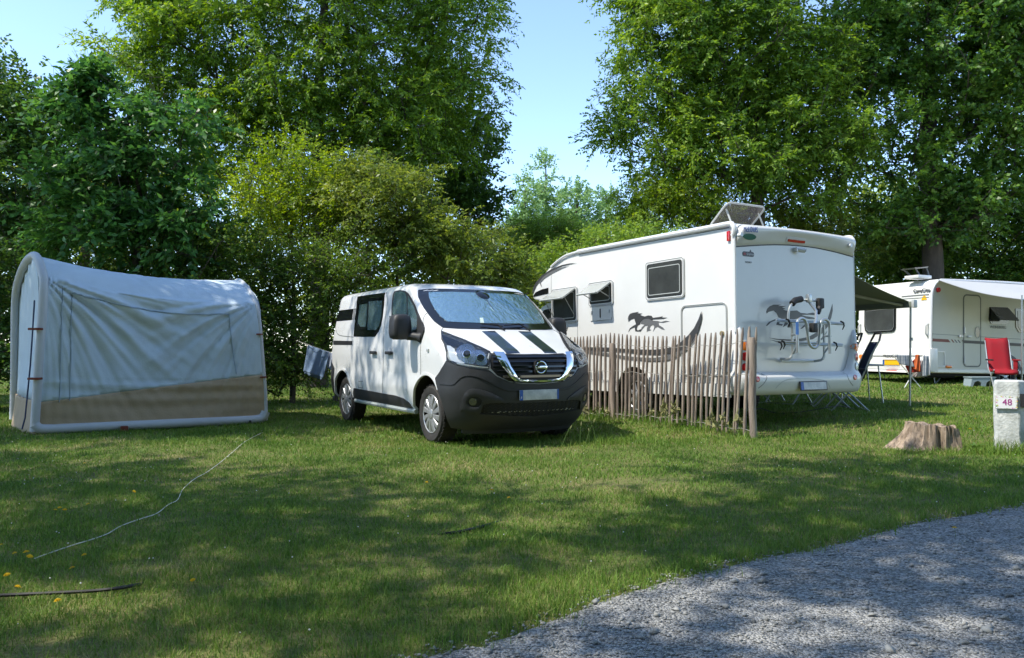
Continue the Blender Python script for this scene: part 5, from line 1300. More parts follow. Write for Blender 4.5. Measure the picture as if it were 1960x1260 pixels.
fc_ = [mat('sign_flower_pink', (.6, .12, .35), .5), mat('sign_flower_yellow', (.7, .6, .08), .5), mat('sign_flower_green', (.2, .38, .08), .5)]
for mi, m_ in enumerate(fc_):
    mb = MB()
    for k in range(14):
        ed = R.random(); x = R.choice((-.11, .07)) + R.uniform(-.004, .012) if ed < .45 else R.uniform(-.11, .07); y = R.uniform(-.062, .062) if ed < .45 else R.choice((-.058, .058)) + R.uniform(-.005, .005)
        rr = R.uniform(.003, .008); mb.add([Mq @ Vector((x + rr * math.cos(a), y + rr * .8 * math.sin(a), .0168 + mi * .0004)) for a in (0, 1.2, 2.5, 3.7, 5)], [(0, 1, 2, 3, 4)])
    tag(mb.build('sign_flowers', m_, sg), None, None, None, 'stuff')
ad = Vector((.123, .067, 0)).normalized(); an = Vector((ad.y, -ad.x, 0)); Ma = Matrix.Translation(Vector((.055, -.122, .555))) @ Matrix((ad, Vector((0, 0, 1)), an)).transposed().to_4x4()
ar_ = [(-.045, .085), (.04, .075), (.095, .0), (.04, -.07), (-.045, -.05)]
rf = MB().prism(ar_, lambda u, v: Ma @ Vector((u, v, 0)), lambda u, v: Ma @ Vector((u, v, .04))).build('lamp_bracket', M_black, post, False)
for P, m_ in (([(-.034, .066), (-.034, -.03), (.02, .012)], M_plate), ([(-.03, -.038), (.026, .002), (.06, -.022), (.03, -.055)], mat('reflector_olive', (.22, .24, .16), .3))):
    MB().prism(P, lambda u, v: Ma @ Vector((u, v, .04)), lambda u, v: Ma @ Vector((u, v, .044))).build('reflector', m_, rf, False)

M_bark = mat('stump_wood', (.36, .275, .20), .95, var=.7, vscale=16, vcol=(.06, .045, .035), bump=1, bscale=26); stretch(M_bark, (1.6, 1.6, .22))
stx, sty = 4.60, 8.72; st = empty('tree_stump', (stx, sty, float(ground_z(stx, sty)))); tag(st, 'low weathered tree stump with a flared root in the lawn', 'tree stump')
V = []; F = []; na = 96; lv = np.linspace(0, 1, 14)
for t in lv:
    for k in range(na):
        a = 2 * math.pi * k / na; c, s_ = math.cos(a), math.sin(a)
        flare = .20 * (1 - t) ** 1.6 * math.exp(-((math.cos(a - math.pi * 1.02) - 1) ** 2) / .10) + .05 * (1 - t) ** 2 * (1 + math.sin(5 * a))
        r = .275 + flare - .02 * t; rid = .007 * math.sin(a * 13 + 2 * math.sin(3 * a)) + .012 * math.sin(a * 4 + t * 3) * math.sin(t * 5 + a * 7) + .010 * math.sin(a * 31 + t * 2) + .006 * math.sin(a * 57 + t * 5)
        gap = -.05 * math.exp(-((a - 4.65) / .10) ** 2) - .04 * math.exp(-((a - 5.1) / .16) ** 2) * (1 - t) 
        r += rid + gap; h = .30 - .035 * (c + 1) / 2 * 1.2 + .012 * math.sin(9 * a) - .05 * math.exp(-((a - 5.9) / .3) ** 2)
        V.append((r * c * 1.02, r * s_ * .8, -.05 + (h + .05) * t))
for i in range(13):
    for k in range(na): F.append((i * na + k, i * na + (k + 1) % na, (i + 1) * na + (k + 1) % na, (i + 1) * na + k))
b0 = len(V)
for q in (.75, .4): 
    for k in range(na): v = V[13 * na + k]; V.append((v[0] * q, v[1] * q, v[2] - .012 - .02 * R.random() * q))
for i in range(2):
    for k in range(na): a_ = (13 + i) * na; F.append((a_ + k, a_ + (k + 1) % na, a_ + na + (k + 1) % na, a_ + na + k))
F.append(tuple(15 * na + k for k in range(na)))
build('trunk_wood', V, F, M_bark, st, True, None, 50)

# ------------------------------------------------------------------ laundry, chairs, small camp things
def cloth(name, tl_, tr_, bl_, br_, mt, parent=None, fold_=.02, nx=24, ny=18, wav=9, sag=0):
    V = []; F = []
    nn = (tr_ - tl_).cross(bl_ - tl_).normalized()
    for i in range(nx + 1):
        for j in range(ny + 1):
            a, b = i / nx, j / ny; p = tl_.lerp(tr_, a).lerp(bl_.lerp(br_, a), b)
            p = p + nn * fold_ * math.sin(a * wav + b * 1.5) * (.3 + b) + nn * fold_ * .4 * math.sin(a * wav * 2.3 + b * 4) - Vector((0, 0, sag * math.sin(math.pi * a) * (1 - b))) ; V.append(p)
    for i in range(nx):
        for j in range(ny): a = i * (ny + 1) + j; F.append((a, a + 1, a + ny + 2, a + ny + 1))
    o = build(name, V, F, mt, parent, True); sm = o.modifiers.new('cloth', 'SOLIDIFY'); sm.thickness = .006; return o
def at(px, py, Y): return at_depth(px, py, Y)
M_towel = mat('blue_towel', (.20, .29, .43), .95, bump=.8, bscale=120, var=.1, vscale=5); M_towel2 = mat('pale_blue_towel', (.42, .48, .60), .95, bump=.5, bscale=120)
t1 = cloth('bath_towel', at(589, 660, 13.2), at(630, 674, 13.2), at(580, 711, 13.15), at(619, 724, 13.15), M_towel, None, .02); tag(t1, 'grey blue towel hung by the hedge behind the van', 'towel', 'towels on the line')
cloth('towel_back', at(590, 660, 13.26), at(630, 674, 13.26), at(582, 716, 13.3), at(617, 728, 13.3), M_towel, t1, .015)
t2 = cloth('bath_towel', at(626, 673, 13.3), at(650, 680, 13.2), at(625, 704, 13.3), at(650, 716, 13.2), M_towel2, None, .012); tag(t2, 'paler lilac towel showing between the grey blue towel and the van', 'towel', 'towels on the line')
tag(MB().tube(smooth_loop([tuple(at(572, 654, 13.9)), tuple(at(589, 660, 13.2)), tuple(at(630, 674, 13.2)), tuple(at(655, 681, 13.2))], 4, False), .005, 5).build('clothes_line', M_wire), 'thin line carrying the towels behind the van', 'clothes line')

def chair_blue(x, y, rz, label, cat='folding chair'):
    g = float(ground_z(x, y)); t = empty('folding_chair', (x, y, g), (0, 0, rz)); tag(t, label, cat, 'navy folding chairs round the camping table')
    fr = M_alu; navy = mat('navy_mesh_fabric', (.018, .024, .055), .8, bump=.4, bscale=200)
    # seat faces +x, high reclined back at -x
    for s in (-1, 1):
        MB().tube([(.28, s * .27, 0.0), (.02, s * .27, .30), (-.16, s * .26, .50), (-.30, s * .25, .85), (-.42, s * .25, 1.08)], .013, 8).build('back_frame', fr, t)
        MB().tube([(-.26, s * .28, .0), (-.02, s * .28, .24), (.26, s * .28, .46)], .013, 8).build('leg', fr, t)
        MB().tube([(-.20, s * .29, .64), (.28, s * .29, .66)], .018, 8).build('armrest', M_black, t)
        MB().tube([(.20, s * .28, .44), (.14, s * .29, .65)], .010, 6).build('arm_stay', fr, t)
    MB().tube([(-.42, -.25, 1.08), (-.46, -.18, 1.19), (-.46, .18, 1.19), (-.42, .25, 1.08)], .016, 8).build('head_bar', M_black, t)
    V = []; F = []
    P = [(-.19, .50), (-.24, .66), (-.31, .85), (-.41, 1.06)]
    for x_, z_ in P: V += [(x_ + .012, -.25, z_), (x_ + .03, 0, z_), (x_ + .012, .25, z_)]
    F = [(3 * i + k, 3 * i + k + 1, 3 * i + 4 + k, 3 * i + 3 + k) for i in range(3) for k in range(2)]
    o = build('backrest', V, F, navy, t, True); o.modifiers.new('s', 'SOLIDIFY').thickness = .02
    V = []; 
    for x_, z_ in ((-.18, .47), (0, .44), (.28, .47)): V += [(x_, -.26, z_), (x_, 0, z_ - .015), (x_, .26, z_)]
    o = build('seat', V, [(3 * i + k, 3 * i + k + 1, 3 * i + 4 + k, 3 * i + 3 + k) for i in range(2) for k in range(2)], navy, t, True); o.modifiers.new('s', 'SOLIDIFY').thickness = .02
    MB().tube([(.28, -.27, .012), (.28, .27, .012)], .012, 6).tube([(-.26, -.28, .012), (-.26, .28, .012)], .012, 6).build('foot_bar', fr, t)
    return t
chair_blue(5.22, 12.4, 2.95, 'navy folding chair seen beside the right lamp column of the motorhome')
chair_blue(5.20, 12.98, 2.85, 'second navy folding chair half hidden behind the nearer one')
chair_blue(4.72, 13.6, .6, 'folding chair of which only thin metal legs show under the motorhome rear, right of centre')
chair_blue(4.15, 13.9, 2.4, 'folding chair whose pale legs show under the motorhome rear, left of centre')
tb = empty('camping_table', (6.05, 14.0, float(ground_z(6.05, 14)))); tag(tb, 'small grey folding table beside the navy chairs', 'camping table')
MB().box((0, 0, .66), (.75, .6, .03), None, .008).build('table_top', M_lightgrey, tb)
for sx in (-1, 1):
    for sy in (-1, 1): MB().tube([(sx * .30, sy * .22, .65), (sx * .36, sy * .26, 0)], .013, 8).build('leg', M_alu, tb)
# red chair by the caravan
rx, ry = 10.30, 16.7; rc = empty('reclining_chair', (rx, ry, float(ground_z(rx, ry))), (0, 0, math.radians(-108))); rc.scale = (1, .74, 1.03); tag(rc, 'bright red padded high back camping chair by the caravan wheel', 'camping chair')
M_rf = mat('red_fabric', (.27, .004, .012), .8, var=.15, vscale=5)
V = []; F = []; P = [(.34, .38), (.20, .44), (-.12, .42), (-.20, .52), (-.28, .75), (-.36, .98), (-.42, 1.06), (-.47, 1.08)]
P2 = smooth_loop(P, 3, False)
for k, (x_, z_) in enumerate(P2): V += [(x_, yy_, z_ + .02 * (1 - (yy_ / .27) ** 2) * -1) for yy_ in (-.28, -.14, 0, .14, .28)]
F = [(5 * i + k, 5 * i + k + 1, 5 * i + 6 + k, 5 * i + 5 + k) for i in range(len(P2) - 1) for k in range(4)]
o = build('padded_sling', V, F, M_rf, rc, True); o.modifiers.new('s', 'SOLIDIFY').thickness = .05
for s in (-1, 1):
    MB().tube([(-.10, s * .30, .0), (.10, s * .30, .30), (.30, s * .30, .42)], .014, 8).build('leg', M_alu, rc)
    MB().tube([(.30, s * .30, .0), (.05, s * .30, .32), (-.16, s * .30, .44), (-.40, s * .30, 1.02)], .014, 8).build('back_frame', M_alu, rc)
    MB().box((.05, s * .33, .62), (.45, .07, .03), None, .01).build('armrest', M_rf if s > 0 else M_black, rc)
MB().box((.0, .33, .53), (.26, .03, .2), None, .01).build('side_pouch', M_rf, rc)
# plastic step
sx_, sy_ = 10.28, 18.05; sp0 = at(1850, 742, 18.0); sp1 = at(1901, 742, 18.0); stp = empty('step_stool', ((sp0.x + sp1.x) / 2, 18.0, float(ground_z(10.6, 18)) ), (0, 0, .05)); tag(stp, 'low grey plastic double step on the grass in front of the caravan door', 'step')
M_st = mat('blue_grey_plastic', (.26, .33, .36), .5)
mb = MB(); W2 = (sp1.x - sp0.x) / 2
P = [(-W2, 0), (-W2 + .03, .20), (W2 - .03, .20), (W2, 0), (W2 - .05, 0), (W2 - .09, .10), (W2 - .16, .13), (.12, .13), (.06, .08), (.05, 0), (-.05, 0), (-.06, .08), (-.12, .13), (-W2 + .16, .13), (-W2 + .09, .10), (-W2 + .05, 0)]
mb.prism(P, lambda u, v: Vector((u, -.14, v)), lambda u, v: Vector((u, .14, v))); mb.build('step_body', M_st, stp, False)
MB().box((0, 0, .205), (2 * W2 - .02, .30, .02), None, .005).build('step_top', M_st, stp)
# drying rack with laundry in front of the caravan bumper
dkY = 17.4; gk = at(1748, 742, dkY).z; dk = empty('drying_rack', (at(1748, 742, dkY).x, dkY, gk)); tag(dk, 'white folding clothes airer with crossed legs in front of the caravan bumper', 'clothes airer')
DO = dk.location.copy(); M_wm = mat('white_wire', (.75, .75, .74), .4)
def ap_(x, y, dy=0): return at(x, y, dkY + dy) - DO
for dy in (-.25, .25):
    MB().tube([ap_(1763, 743, dy), ap_(1710, 681, dy)], .011, 6).build('leg', M_wm, dk); MB().tube([ap_(1731, 743, dy), ap_(1768, 680, dy)], .011, 6).build('leg', M_wm, dk)
for k in range(7): a = ap_(1706, 679, -.3 + .1 * k); b = ap_(1780, 676, -.3 + .1 * k); MB().tube([a, b], .006, 5).build('rail', M_wm, dk)
def checks(name, c1, c2_):
    m = mat(name, c1, .9); N, L = nodes(m); tc = N.new('ShaderNodeTexCoord'); ck = N.new('ShaderNodeTexBrick'); ck.inputs['Scale'].default_value = 9; ck.inputs['Color1'].default_value = (*c1, 1); ck.inputs['Color2'].default_value = (*c1, 1); ck.inputs['Mortar'].default_value = (*c2_, 1); ck.inputs['Mortar Size'].default_value = .06; ck.offset = 0
    mp = N.new('ShaderNodeMapping'); mp.inputs['Rotation'].default_value = (math.pi / 2, 0, 0); L.new(tc.outputs['Object'], mp.inputs['Vector']); L.new(mp.outputs[0], ck.inputs['Vector']); L.new(ck.outputs['Color'], N['Principled BSDF'].inputs['Base Color']); return m
M_chk = checks('checked_cloth', (.50, .52, .52), (.12, .15, .20)); M_or = mat('orange_towel', (.62, .14, .04), .9); M_rd = mat('red_towel', (.33, .025, .015), .9)
def hang(pts, Y, mt, lab, nm='tea_towel', cat='tea towel'):
    o = cloth(nm, *[at(x, y, Y) for x, y in pts], mt, None, .015, 14, 12); tag(o, lab, cat, 'washing on the airer'); return o
hang([(1715, 680), (1742, 680), (1722, 697), (1750, 703)], 17.05, M_chk, 'checked cloth draped over the left half of the clothes airer')
hang([(1768, 681), (1778, 681), (1766, 722), (1780, 719)], 17.02, M_chk, 'long checked cloth hanging at the right end of the clothes airer')
hang([(1753, 679), (1760, 679), (1749, 706), (1760, 712)], 17.03, M_or, 'orange towel hanging in the middle of the clothes airer', 'bath_towel', 'towel')
hang([(1733, 701), (1761, 680), (1740, 714), (1762, 712)], 17.10, M_rd, 'dark red towel behind the orange one on the clothes airer', 'bath_towel', 'towel')
hang([(1760, 690), (1770, 690), (1745, 722), (1768, 722)], 17.2, mat('grey_pink_cloth', (.36, .32, .31), .9), 'greyish pink cloth hanging lowest on the clothes airer')
# ropes and cables in the grass
def gp(px, py, up=.0): 
    d = ray(px, py); t = (up - CAM_H) / d.z; p = Vector((0, 0, CAM_H)) + d * t; p.z = float(ground_z(p.x, p.y)) + up; return p
M_rope = mat('white_rope', (.62, .60, .52), .8, bump=.6, bscale=200)
P = [gp(x, y, .017) for x, y in ((66, 1068), (100, 1056), (140, 1043), (200, 1025), (232, 1008), (270, 995), (300, 985), (322, 968), (340, 958), (350, 936), (372, 915), (395, 902), (420, 885), (440, 870), (470, 845), (502, 828))]
tag(MB().tube(smooth_loop([tuple(p) for p in P], 5, False), .0032, 6).build('guy_rope', M_rope), 'thin white guy rope winding across the lawn from the tent', 'rope')
P = [gp(x, y, .03) for x, y in ((-90, 1146), (0, 1141), (100, 1136), (180, 1131), (235, 1124))] + [gp(x, y, -.02) for x, y in ((300, 1112), (380, 1098), (450, 1088), (520, 1078), (600, 1064), (690, 1050), (780, 1030))] + [gp(x, y, .010) for x, y in ((870, 1019), (925, 1006))] + [gp(x, y, -.02) for x, y in ((1000, 985), (1100, 968), (1180, 955), (1270, 938), (1340, 918), (1420, 895))]
tag(MB().tube(smooth_loop([tuple(p) for p in P], 5, False), .009, 6).build('power_cable', M_black), 'black cable half sunk in the grass across the lawn', 'cable')
P = [Vector((x, y, float(ground_z(x, y)) + z)) for x, y, z in ((3.3, 11.3, .02), (3.6, 11.6, .10), (3.9, 11.7, .02), (4.3, 11.8, .03), (4.7, 11.9, .08), (5.0, 12.1, .09), (5.3, 12.3, .02))]
tag(MB().tube(smooth_loop([tuple(p) for p in P], 5, False), .007, 6).build('hookup_cable', M_black), 'black hook-up cable looping on the ground under the motorhome rear', 'cable')

# ------------------------------------------------------------------ lawn, gravel road
def ground_mat(name, cols, scales, rough=.95, bump=.6, bs=40, voro=False):
    m = bpy.data.materials.new(name); m.use_nodes = True; N, L = nodes(m); b = N['Principled BSDF']; b.inputs['Roughness'].default_value = rough; b.inputs['Specular IOR Level'].default_value = .2
    tc = N.new('ShaderNodeTexCoord'); n1_ = N.new('ShaderNodeTexNoise'); n1_.inputs['Scale'].default_value = scales[0]; n1_.inputs['Detail'].default_value = 8; n1_.inputs['Roughness'].default_value = .7
    L.new(tc.outputs['Object'], n1_.inputs['Vector']); r = N.new('ShaderNodeValToRGB'); e = r.color_ramp.elements
    e[0].position = .3; e[0].color = (*cols[0], 1); e[1].position = .72; e[1].color = (*cols[-1], 1)
    for k, c in enumerate(cols[1:-1]): q = e.new(.3 + .42 * (k + 1) / (len(cols) - 1)); q.color = (*c, 1)
    L.new(n1_.outputs['Fac'], r.inputs['Fac']); n2_ = N.new('ShaderNodeTexNoise'); n2_.inputs['Scale'].default_value = scales[1]; n2_.inputs['Detail'].default_value = 5; L.new(tc.outputs['Object'], n2_.inputs['Vector'])
    mx = N.new('ShaderNodeMixRGB'); mx.blend_type = 'MULTIPLY'; mx.inputs[0].default_value = .8
    r2 = N.new('ShaderNodeValToRGB'); r2.color_ramp.elements[0].position = .3; r2.color_ramp.elements[0].color = (.45, .45, .45, 1); r2.color_ramp.elements[1].position = .7; r2.color_ramp.elements[1].color = (1.3, 1.3, 1.3, 1)
    if voro:
        v = N.new('ShaderNodeTexVoronoi'); v.inputs['Scale'].default_value = scales[2]; L.new(tc.outputs['Object'], v.inputs['Vector'])
        sp = N.new('ShaderNodeSeparateColor'); L.new(v.outputs['Color'], sp.inputs[0]); L.new(sp.outputs[0], r2.inputs['Fac'])
    else: L.new(n2_.outputs['Fac'], r2.inputs['Fac'])
    L.new(r.outputs[0], mx.inputs[1]); L.new(r2.outputs[0], mx.inputs[2]); L.new(mx.outputs[0], b.inputs['Base Color'])
    bp = N.new('ShaderNodeBump'); bp.inputs['Strength'].default_value = bump; bp.inputs['Distance'].default_value = .012
    L.new((v.outputs['Distance'] if voro else n2_.outputs['Fac']), bp.inputs['Height']); L.new(bp.outputs[0], b.inputs['Normal']); 
    if voro: bp.invert = True
    return m
M_soil = ground_mat('turf_soil', [(.08, .10, .025), (.11, .13, .035), (.17, .16, .06), (.24, .19, .10)], (.9, 55))
M_grav = ground_mat('gravel_surface', [(.25, .255, .25), (.32, .32, .31), (.40, .39, .36)], (2.2, 30, 95), bump=1.0, voro=True)
xs = np.concatenate([np.linspace(-90, -16, 20), np.arange(-15, 16, .25), np.linspace(17, 90, 20)]); ysg = np.concatenate([np.linspace(-30, -2, 12), np.arange(-1, 24, .25), np.linspace(25, 140, 30)])
GX, GY = np.meshgrid(xs, ysg); GZ = ground_z(GX, GY) - .03 * (lawn_side(GX, GY) < -.12)
nx_, ny_ = len(xs), len(ysg); idx = np.arange(nx_ * ny_).reshape(ny_, nx_)
Q = np.stack([idx[:-1, :-1], idx[:-1, 1:], idx[1:, 1:], idx[1:, :-1]], -1).reshape(-1, 4)
tag(fast('lawn', np.stack([GX, GY, GZ], -1).reshape(-1, 3), Q, M_soil, None, None, True), None, None, None, 'structure')
rx_ = np.concatenate([np.linspace(-9, -1.5, 20), np.arange(-1.4, 9, .04), np.linspace(9.2, 30, 20)]); ye = np.interp(rx_, RXY[:, 0], RXY[:, 1])
rows = np.concatenate([[0, .02, .05, .1, .2], np.arange(.35, 8, .2)])
RX = np.repeat(rx_[:, None], len(rows), 1) + rows[None] * .25; RY = (ye + 0)[:, None] - rows[None]
for _ in range(1): RY[:, 0] = ye - edge_noise(rx_ + ye * .5) / .8 + .0
for k in range(1, 5): RY[:, k] = np.minimum(RY[:, k], RY[:, 0] - .01 * k)
RZ = ground_z(RX, RY) + .004; RZ[:, 0] -= .03; RZ[:, 1] -= .004
idx = np.arange(RX.size).reshape(RX.shape); Q = np.stack([idx[:-1, :-1], idx[:-1, 1:], idx[1:, 1:], idx[1:, :-1]], -1).reshape(-1, 4)[:, ::-1]
tag(fast('gravel_road', np.stack([RX, RY, RZ], -1).reshape(-1, 3), Q, M_grav, None, None, True), None, None, None, 'structure')
# loose stones
M_stone = leaf_mat('loose_stone', (.17, .175, .175), (.28, .285, .275), (.38, .375, .355), rough=.85, trans=0, clump=3, yellow=(.45, .44, .41))
def stones(n, xr, yr, smin, smax, cond):
    x = NR.uniform(*xr, n); y = NR.uniform(*yr, n); k = cond(x, y); x, y = x[k], y[k]; n = len(x)
    s = smin + (smax - smin) * NR.random(n) ** 3.0; z = ground_z(x, y) + .004 + s * .18
    B = np.array([(1, 0, 0), (-1, 0, 0), (0, 1, 0), (0, -1, 0), (0, 0, 1), (0, 0, -1)], float); T = np.array([(0, 2, 4), (2, 1, 4), (1, 3, 4), (3, 0, 4), (2, 0, 5), (1, 2, 5), (3, 1, 5), (0, 3, 5)])
    J = B[None] * (1 + NR.normal(0, .22, (n, 6, 1))) + NR.normal(0, .25, (n, 6, 3)); J[:, :, 2] *= .55; J *= s[:, None, None] * .6
    a = NR.uniform(0, 6.28, n); c, s_ = np.cos(a), np.sin(a); X = J[:, :, 0] * c[:, None] - J[:, :, 1] * s_[:, None]; Y = J[:, :, 0] * s_[:, None] + J[:, :, 1] * c[:, None]
    V = np.stack([X + x[:, None], Y + y[:, None], J[:, :, 2] + z[:, None]], -1).reshape(-1, 3)
    return V, (T[None] + 6 * np.arange(n)[:, None, None]).reshape(-1, 3)
Va, Ta = stones(80000, (-1.2, 7.5), (2.3, 6.8), .005, .019, lambda x, y: (lawn_side(x, y) < .03) & (np.abs(x) < y * .72 + .5) & (NR.random(len(x)) < np.clip(4.2 / y, 0, 1) ** 2))
Vb, Tb = stones(2200, (-1.2, 9), (2.0, 8.0), .02, .042, lambda x, y: (lawn_side(x, y) < .06))
tag(fast('gravel', np.concatenate([Va, Vb]), np.zeros((0, 4)), M_stone, None, np.concatenate([Ta, Tb + len(Va)])), None, None, None, 'stuff')

# ------------------------------------------------------------------ grass
def grass_mat():
    m = bpy.data.materials.new('grass_blade'); m.use_nodes = True; N, L = nodes(m); b = N['Principled BSDF']
    g = N.new('ShaderNodeNewGeometry'); tc = N.new('ShaderNodeTexCoord')
    n = N.new('ShaderNodeTexNoise'); n.inputs['Scale'].default_value = .9; n.inputs['Detail'].default_value = 5; n.inputs['Roughness'].default_value = .65; L.new(tc.outputs['Object'], n.inputs['Vector'])
    r = N.new('ShaderNodeValToRGB'); e = r.color_ramp.elements; e[0].position = 0; e[0].color = (0.080, 0.164, 0.019, 1); e[1].position = 1; e[1].color = (0.519, 0.461, 0.204, 1)
    for p, c in ((.4, (0.129, 0.246, 0.031)), (.70, (0.202, 0.306, 0.046)), (.86, (0.274, 0.327, 0.075)), (.93, (0.375, 0.349, 0.135))): q = e.new(p); q.color = (*c, 1)
    a = N.new('ShaderNodeMath'); a.operation = 'MULTIPLY_ADD'; a.inputs[1].default_value = 1.5; a.inputs[2].default_value = -.62; L.new(n.outputs['Fac'], a.inputs[0])
    a2 = N.new('ShaderNodeMath'); a2.operation = 'MULTIPLY_ADD'; a2.inputs[1].default_value = .72; a2.use_clamp = True; L.new(g.outputs['Random Per Island'], a2.inputs[0]); L.new(a.outputs[0], a2.inputs[2])
    L.new(a2.outputs[0], r.inputs['Fac']); L.new(r.outputs[0], b.inputs['Base Color']); b.inputs['Roughness'].default_value = .55; b.inputs['Specular IOR Level'].default_value = .3
    t = N.new('ShaderNodeBsdfTranslucent'); L.new(r.outputs[0], t.inputs['Color']); ms = N.new('ShaderNodeMixShader'); ms.inputs[0].default_value = .35
    L.new(b.outputs[0], ms.inputs[1]); L.new(t.outputs[0], ms.inputs[2]); L.new(ms.outputs[0], N['Material Output'].inputs['Surface']); return m
M_grass = grass_mat()
def blades(x, y, h, w, lean=.5, z0=None):
    n = len(x); z = ground_z(x, y) - .004; a = NR.uniform(0, 2 * np.pi, n); la = NR.uniform(0, 2 * np.pi, n); ln = h * lean * (NR.random(n) ** .7) * 1.3
    dx, dy = np.cos(a) * w / 2, np.sin(a) * w / 2; lx, ly = np.cos(la) * ln, np.sin(la) * ln
    hz = np.sqrt(np.maximum(h ** 2 - (ln * .8) ** 2, (h * .25) ** 2))
    V = np.zeros((n, 5, 3)); V[:, 0] = np.stack([x - dx, y - dy, z], -1); V[:, 1] = np.stack([x + dx, y + dy, z], -1)
    V[:, 2] = np.stack([x + dx * .8 + lx * .32, y + dy * .8 + ly * .32, z + hz * .58], -1); V[:, 3] = np.stack([x - dx * .8 + lx * .32, y - dy * .8 + ly * .32, z + hz * .58], -1)
    V[:, 4] = np.stack([x + lx, y + ly, z + hz], -1)
    i = 5 * np.arange(n)[:, None]; return V.reshape(-1, 3), i + np.array([[0, 1, 2, 3]]), i + np.array([[3, 2, 4]])
def clumpf(x, y): return .5 + .5 * np.sin(x * 3.1 + 2 * np.sin(y * 2.3)) * np.sin(y * 3.7 + 2 * np.sin(x * 1.9))
BV, BQ, BT = [], [], []; off = 0
for (d0, d1, dens, wd) in ((1.8, 3.2, 11000, .0030), (3.2, 4.5, 9000, .0034), (4.5, 6.5, 5600, .0045), (6.5, 9.5, 3000, .0065), (9.5, 14, 1300, .0095), (14, 22, 480, .016), (22, 34, 120, .03)):
    wid = lambda d: .72 * d + 1.9
    area = (wid(d1) + wid(d0)) * (d1 - d0); n = int(area * dens)
    y = NR.uniform(d0, d1, n); x = NR.uniform(-1, 1, n) * wid(y)
    k = lawn_side(x, y) > -.02 + .05 * NR.normal(size=n); c = clumpf(x, y)
    # thin, worn turf in a few places and where vehicles stand
    worn = np.exp(-(((x - .95) / .8) ** 2 + ((y - 6.6) / .35) ** 2)) * .75
    k &= NR.random(n) > worn; k &= NR.random(n) < .62 + .38 * c
    x, y, c = x[k], y[k], c[k]; n = len(x); edge = np.clip(1 - lawn_side(x, y) / .35, 0, 1)
    h = (.022 + .022 * NR.random(n)) * (.8 + .5 * c) * (1 + .45 * edge) * (1 + .35 * (y > 9)); tall = NR.random(n) < .025; h[tall] *= 1.7
    V, q, t = blades(x, y, h, wd * (.7 + .6 * NR.random(n)), .75); BV.append(V); BQ.append(q + off); BT.append(t + off); off += len(V)
# taller tufts round the fence, post, stump, wheels and the tent
tuf = []
for (cx_, cy_, sx2, sy2, n, hh) in ((5.36, 8.50, .22, .10, 500, .17), (5.62, 8.35, .25, .15, 600, .16), (4.6, 8.38, .40, .05, 420, .09), (4.95, 8.6, .18, .12, 500, .11), (-.05, 9.2, .2, .1, 250, .09), (1.0, 9.25, .4, .12, 500, .12), (-2.0, 12.2, .3, .2, 300, .10), (-5, 10.7, 1.0, .5, 300, .07)):
    x = NR.normal(cx_, sx2, n); y = NR.normal(cy_, sy2, n); tuf.append((x, y, hh * (.5 + .7 * NR.random(n))))
t_ = NR.random(2600); k_ = NR.integers(0, 3, 2600); x = np.array(fl_x)[k_] * (1 - t_) + np.array(fl_x)[k_ + 1] * t_ + NR.normal(0, .07, 2600); y = np.array(fl_y)[k_] * (1 - t_) + np.array(fl_y)[k_ + 1] * t_ + NR.normal(0, .09, 2600); tuf.append((x, y, .07 + .16 * NR.random(2600) ** 2))
n = 1500; t_ = NR.random(n); x = -.3 + 6.5 * t_; y = np.interp(x, RXY[:, 0], RXY[:, 1]) + NR.normal(.06, .05, n); tuf.append((x, y, .04 + .06 * NR.random(n)))
for x, y, h in tuf: V, q, t = blades(x, y, h, .0065 if len(x) != 1500 else .004, .7); BV.append(V); BQ.append(q + off); BT.append(t + off); off += len(V)
tag(fast('grass', np.concatenate(BV), np.concatenate(BQ), M_grass, None, np.concatenate(BT)), None, None, None, 'stuff')
# clover heads and low broad leaves
x = NR.uniform(-7, 8, 900); y = NR.uniform(3.0, 13, 900); k = (lawn_side(x, y) > .1) & (np.abs(x) < .7 * y) & (NR.random(900) < .55); x, y = x[k], y[k]
V = []; F = []
for a, b in zip(x, y):
    r = R.uniform(.003, .006); z = float(ground_z(a, b)) + R.uniform(.03, .055); i = len(V); V += [(a + r, b, z), (a - r, b, z), (a, b + r, z), (a, b - r, z), (a, b, z + r), (a, b, z - r)]
    F += [(i, i + 2, i + 4), (i + 2, i + 1, i + 4), (i + 1, i + 3, i + 4), (i + 3, i, i + 4), (i + 2, i, i + 5), (i + 1, i + 2, i + 5), (i + 3, i + 1, i + 5), (i, i + 3, i + 5)]
tag(build('clover_flowers', V, F, mat('clover_white', (.62, .60, .55), .8)), None, None, None, 'stuff')
M_dand = mat('dandelion_yellow', (.80, .55, .01), .7); M_stem = mat('flower_stem', (.10, .17, .04), .7)
fl0 = empty('yellow_flower'); mb = MB()
for rg, (nn_, rr, tz) in enumerate(((14, .022, .000), (12, .016, .005), (8, .009, .008))):
    for k in range(nn_):
        a = 2 * math.pi * k / nn_ + rg; u = Vector((math.cos(a), math.sin(a), 0)); v = Vector((-u.y, u.x, 0)); mb.add([Vector((0, 0, tz)), u * rr * .6 + v * .0035 + Vector((0, 0, tz + .002)), u * rr + Vector((0, 0, tz - .001)), u * rr * .6 - v * .0035 + Vector((0, 0, tz + .002))], [(0, 1, 2, 3)])
pe = mb.build('petals', M_dand, fl0, False); stm = MB().tube([(0, 0, 0), (.004, .003, -.04), (0, 0, -.08)], .0015, 5).build('stem', M_stem, fl0)
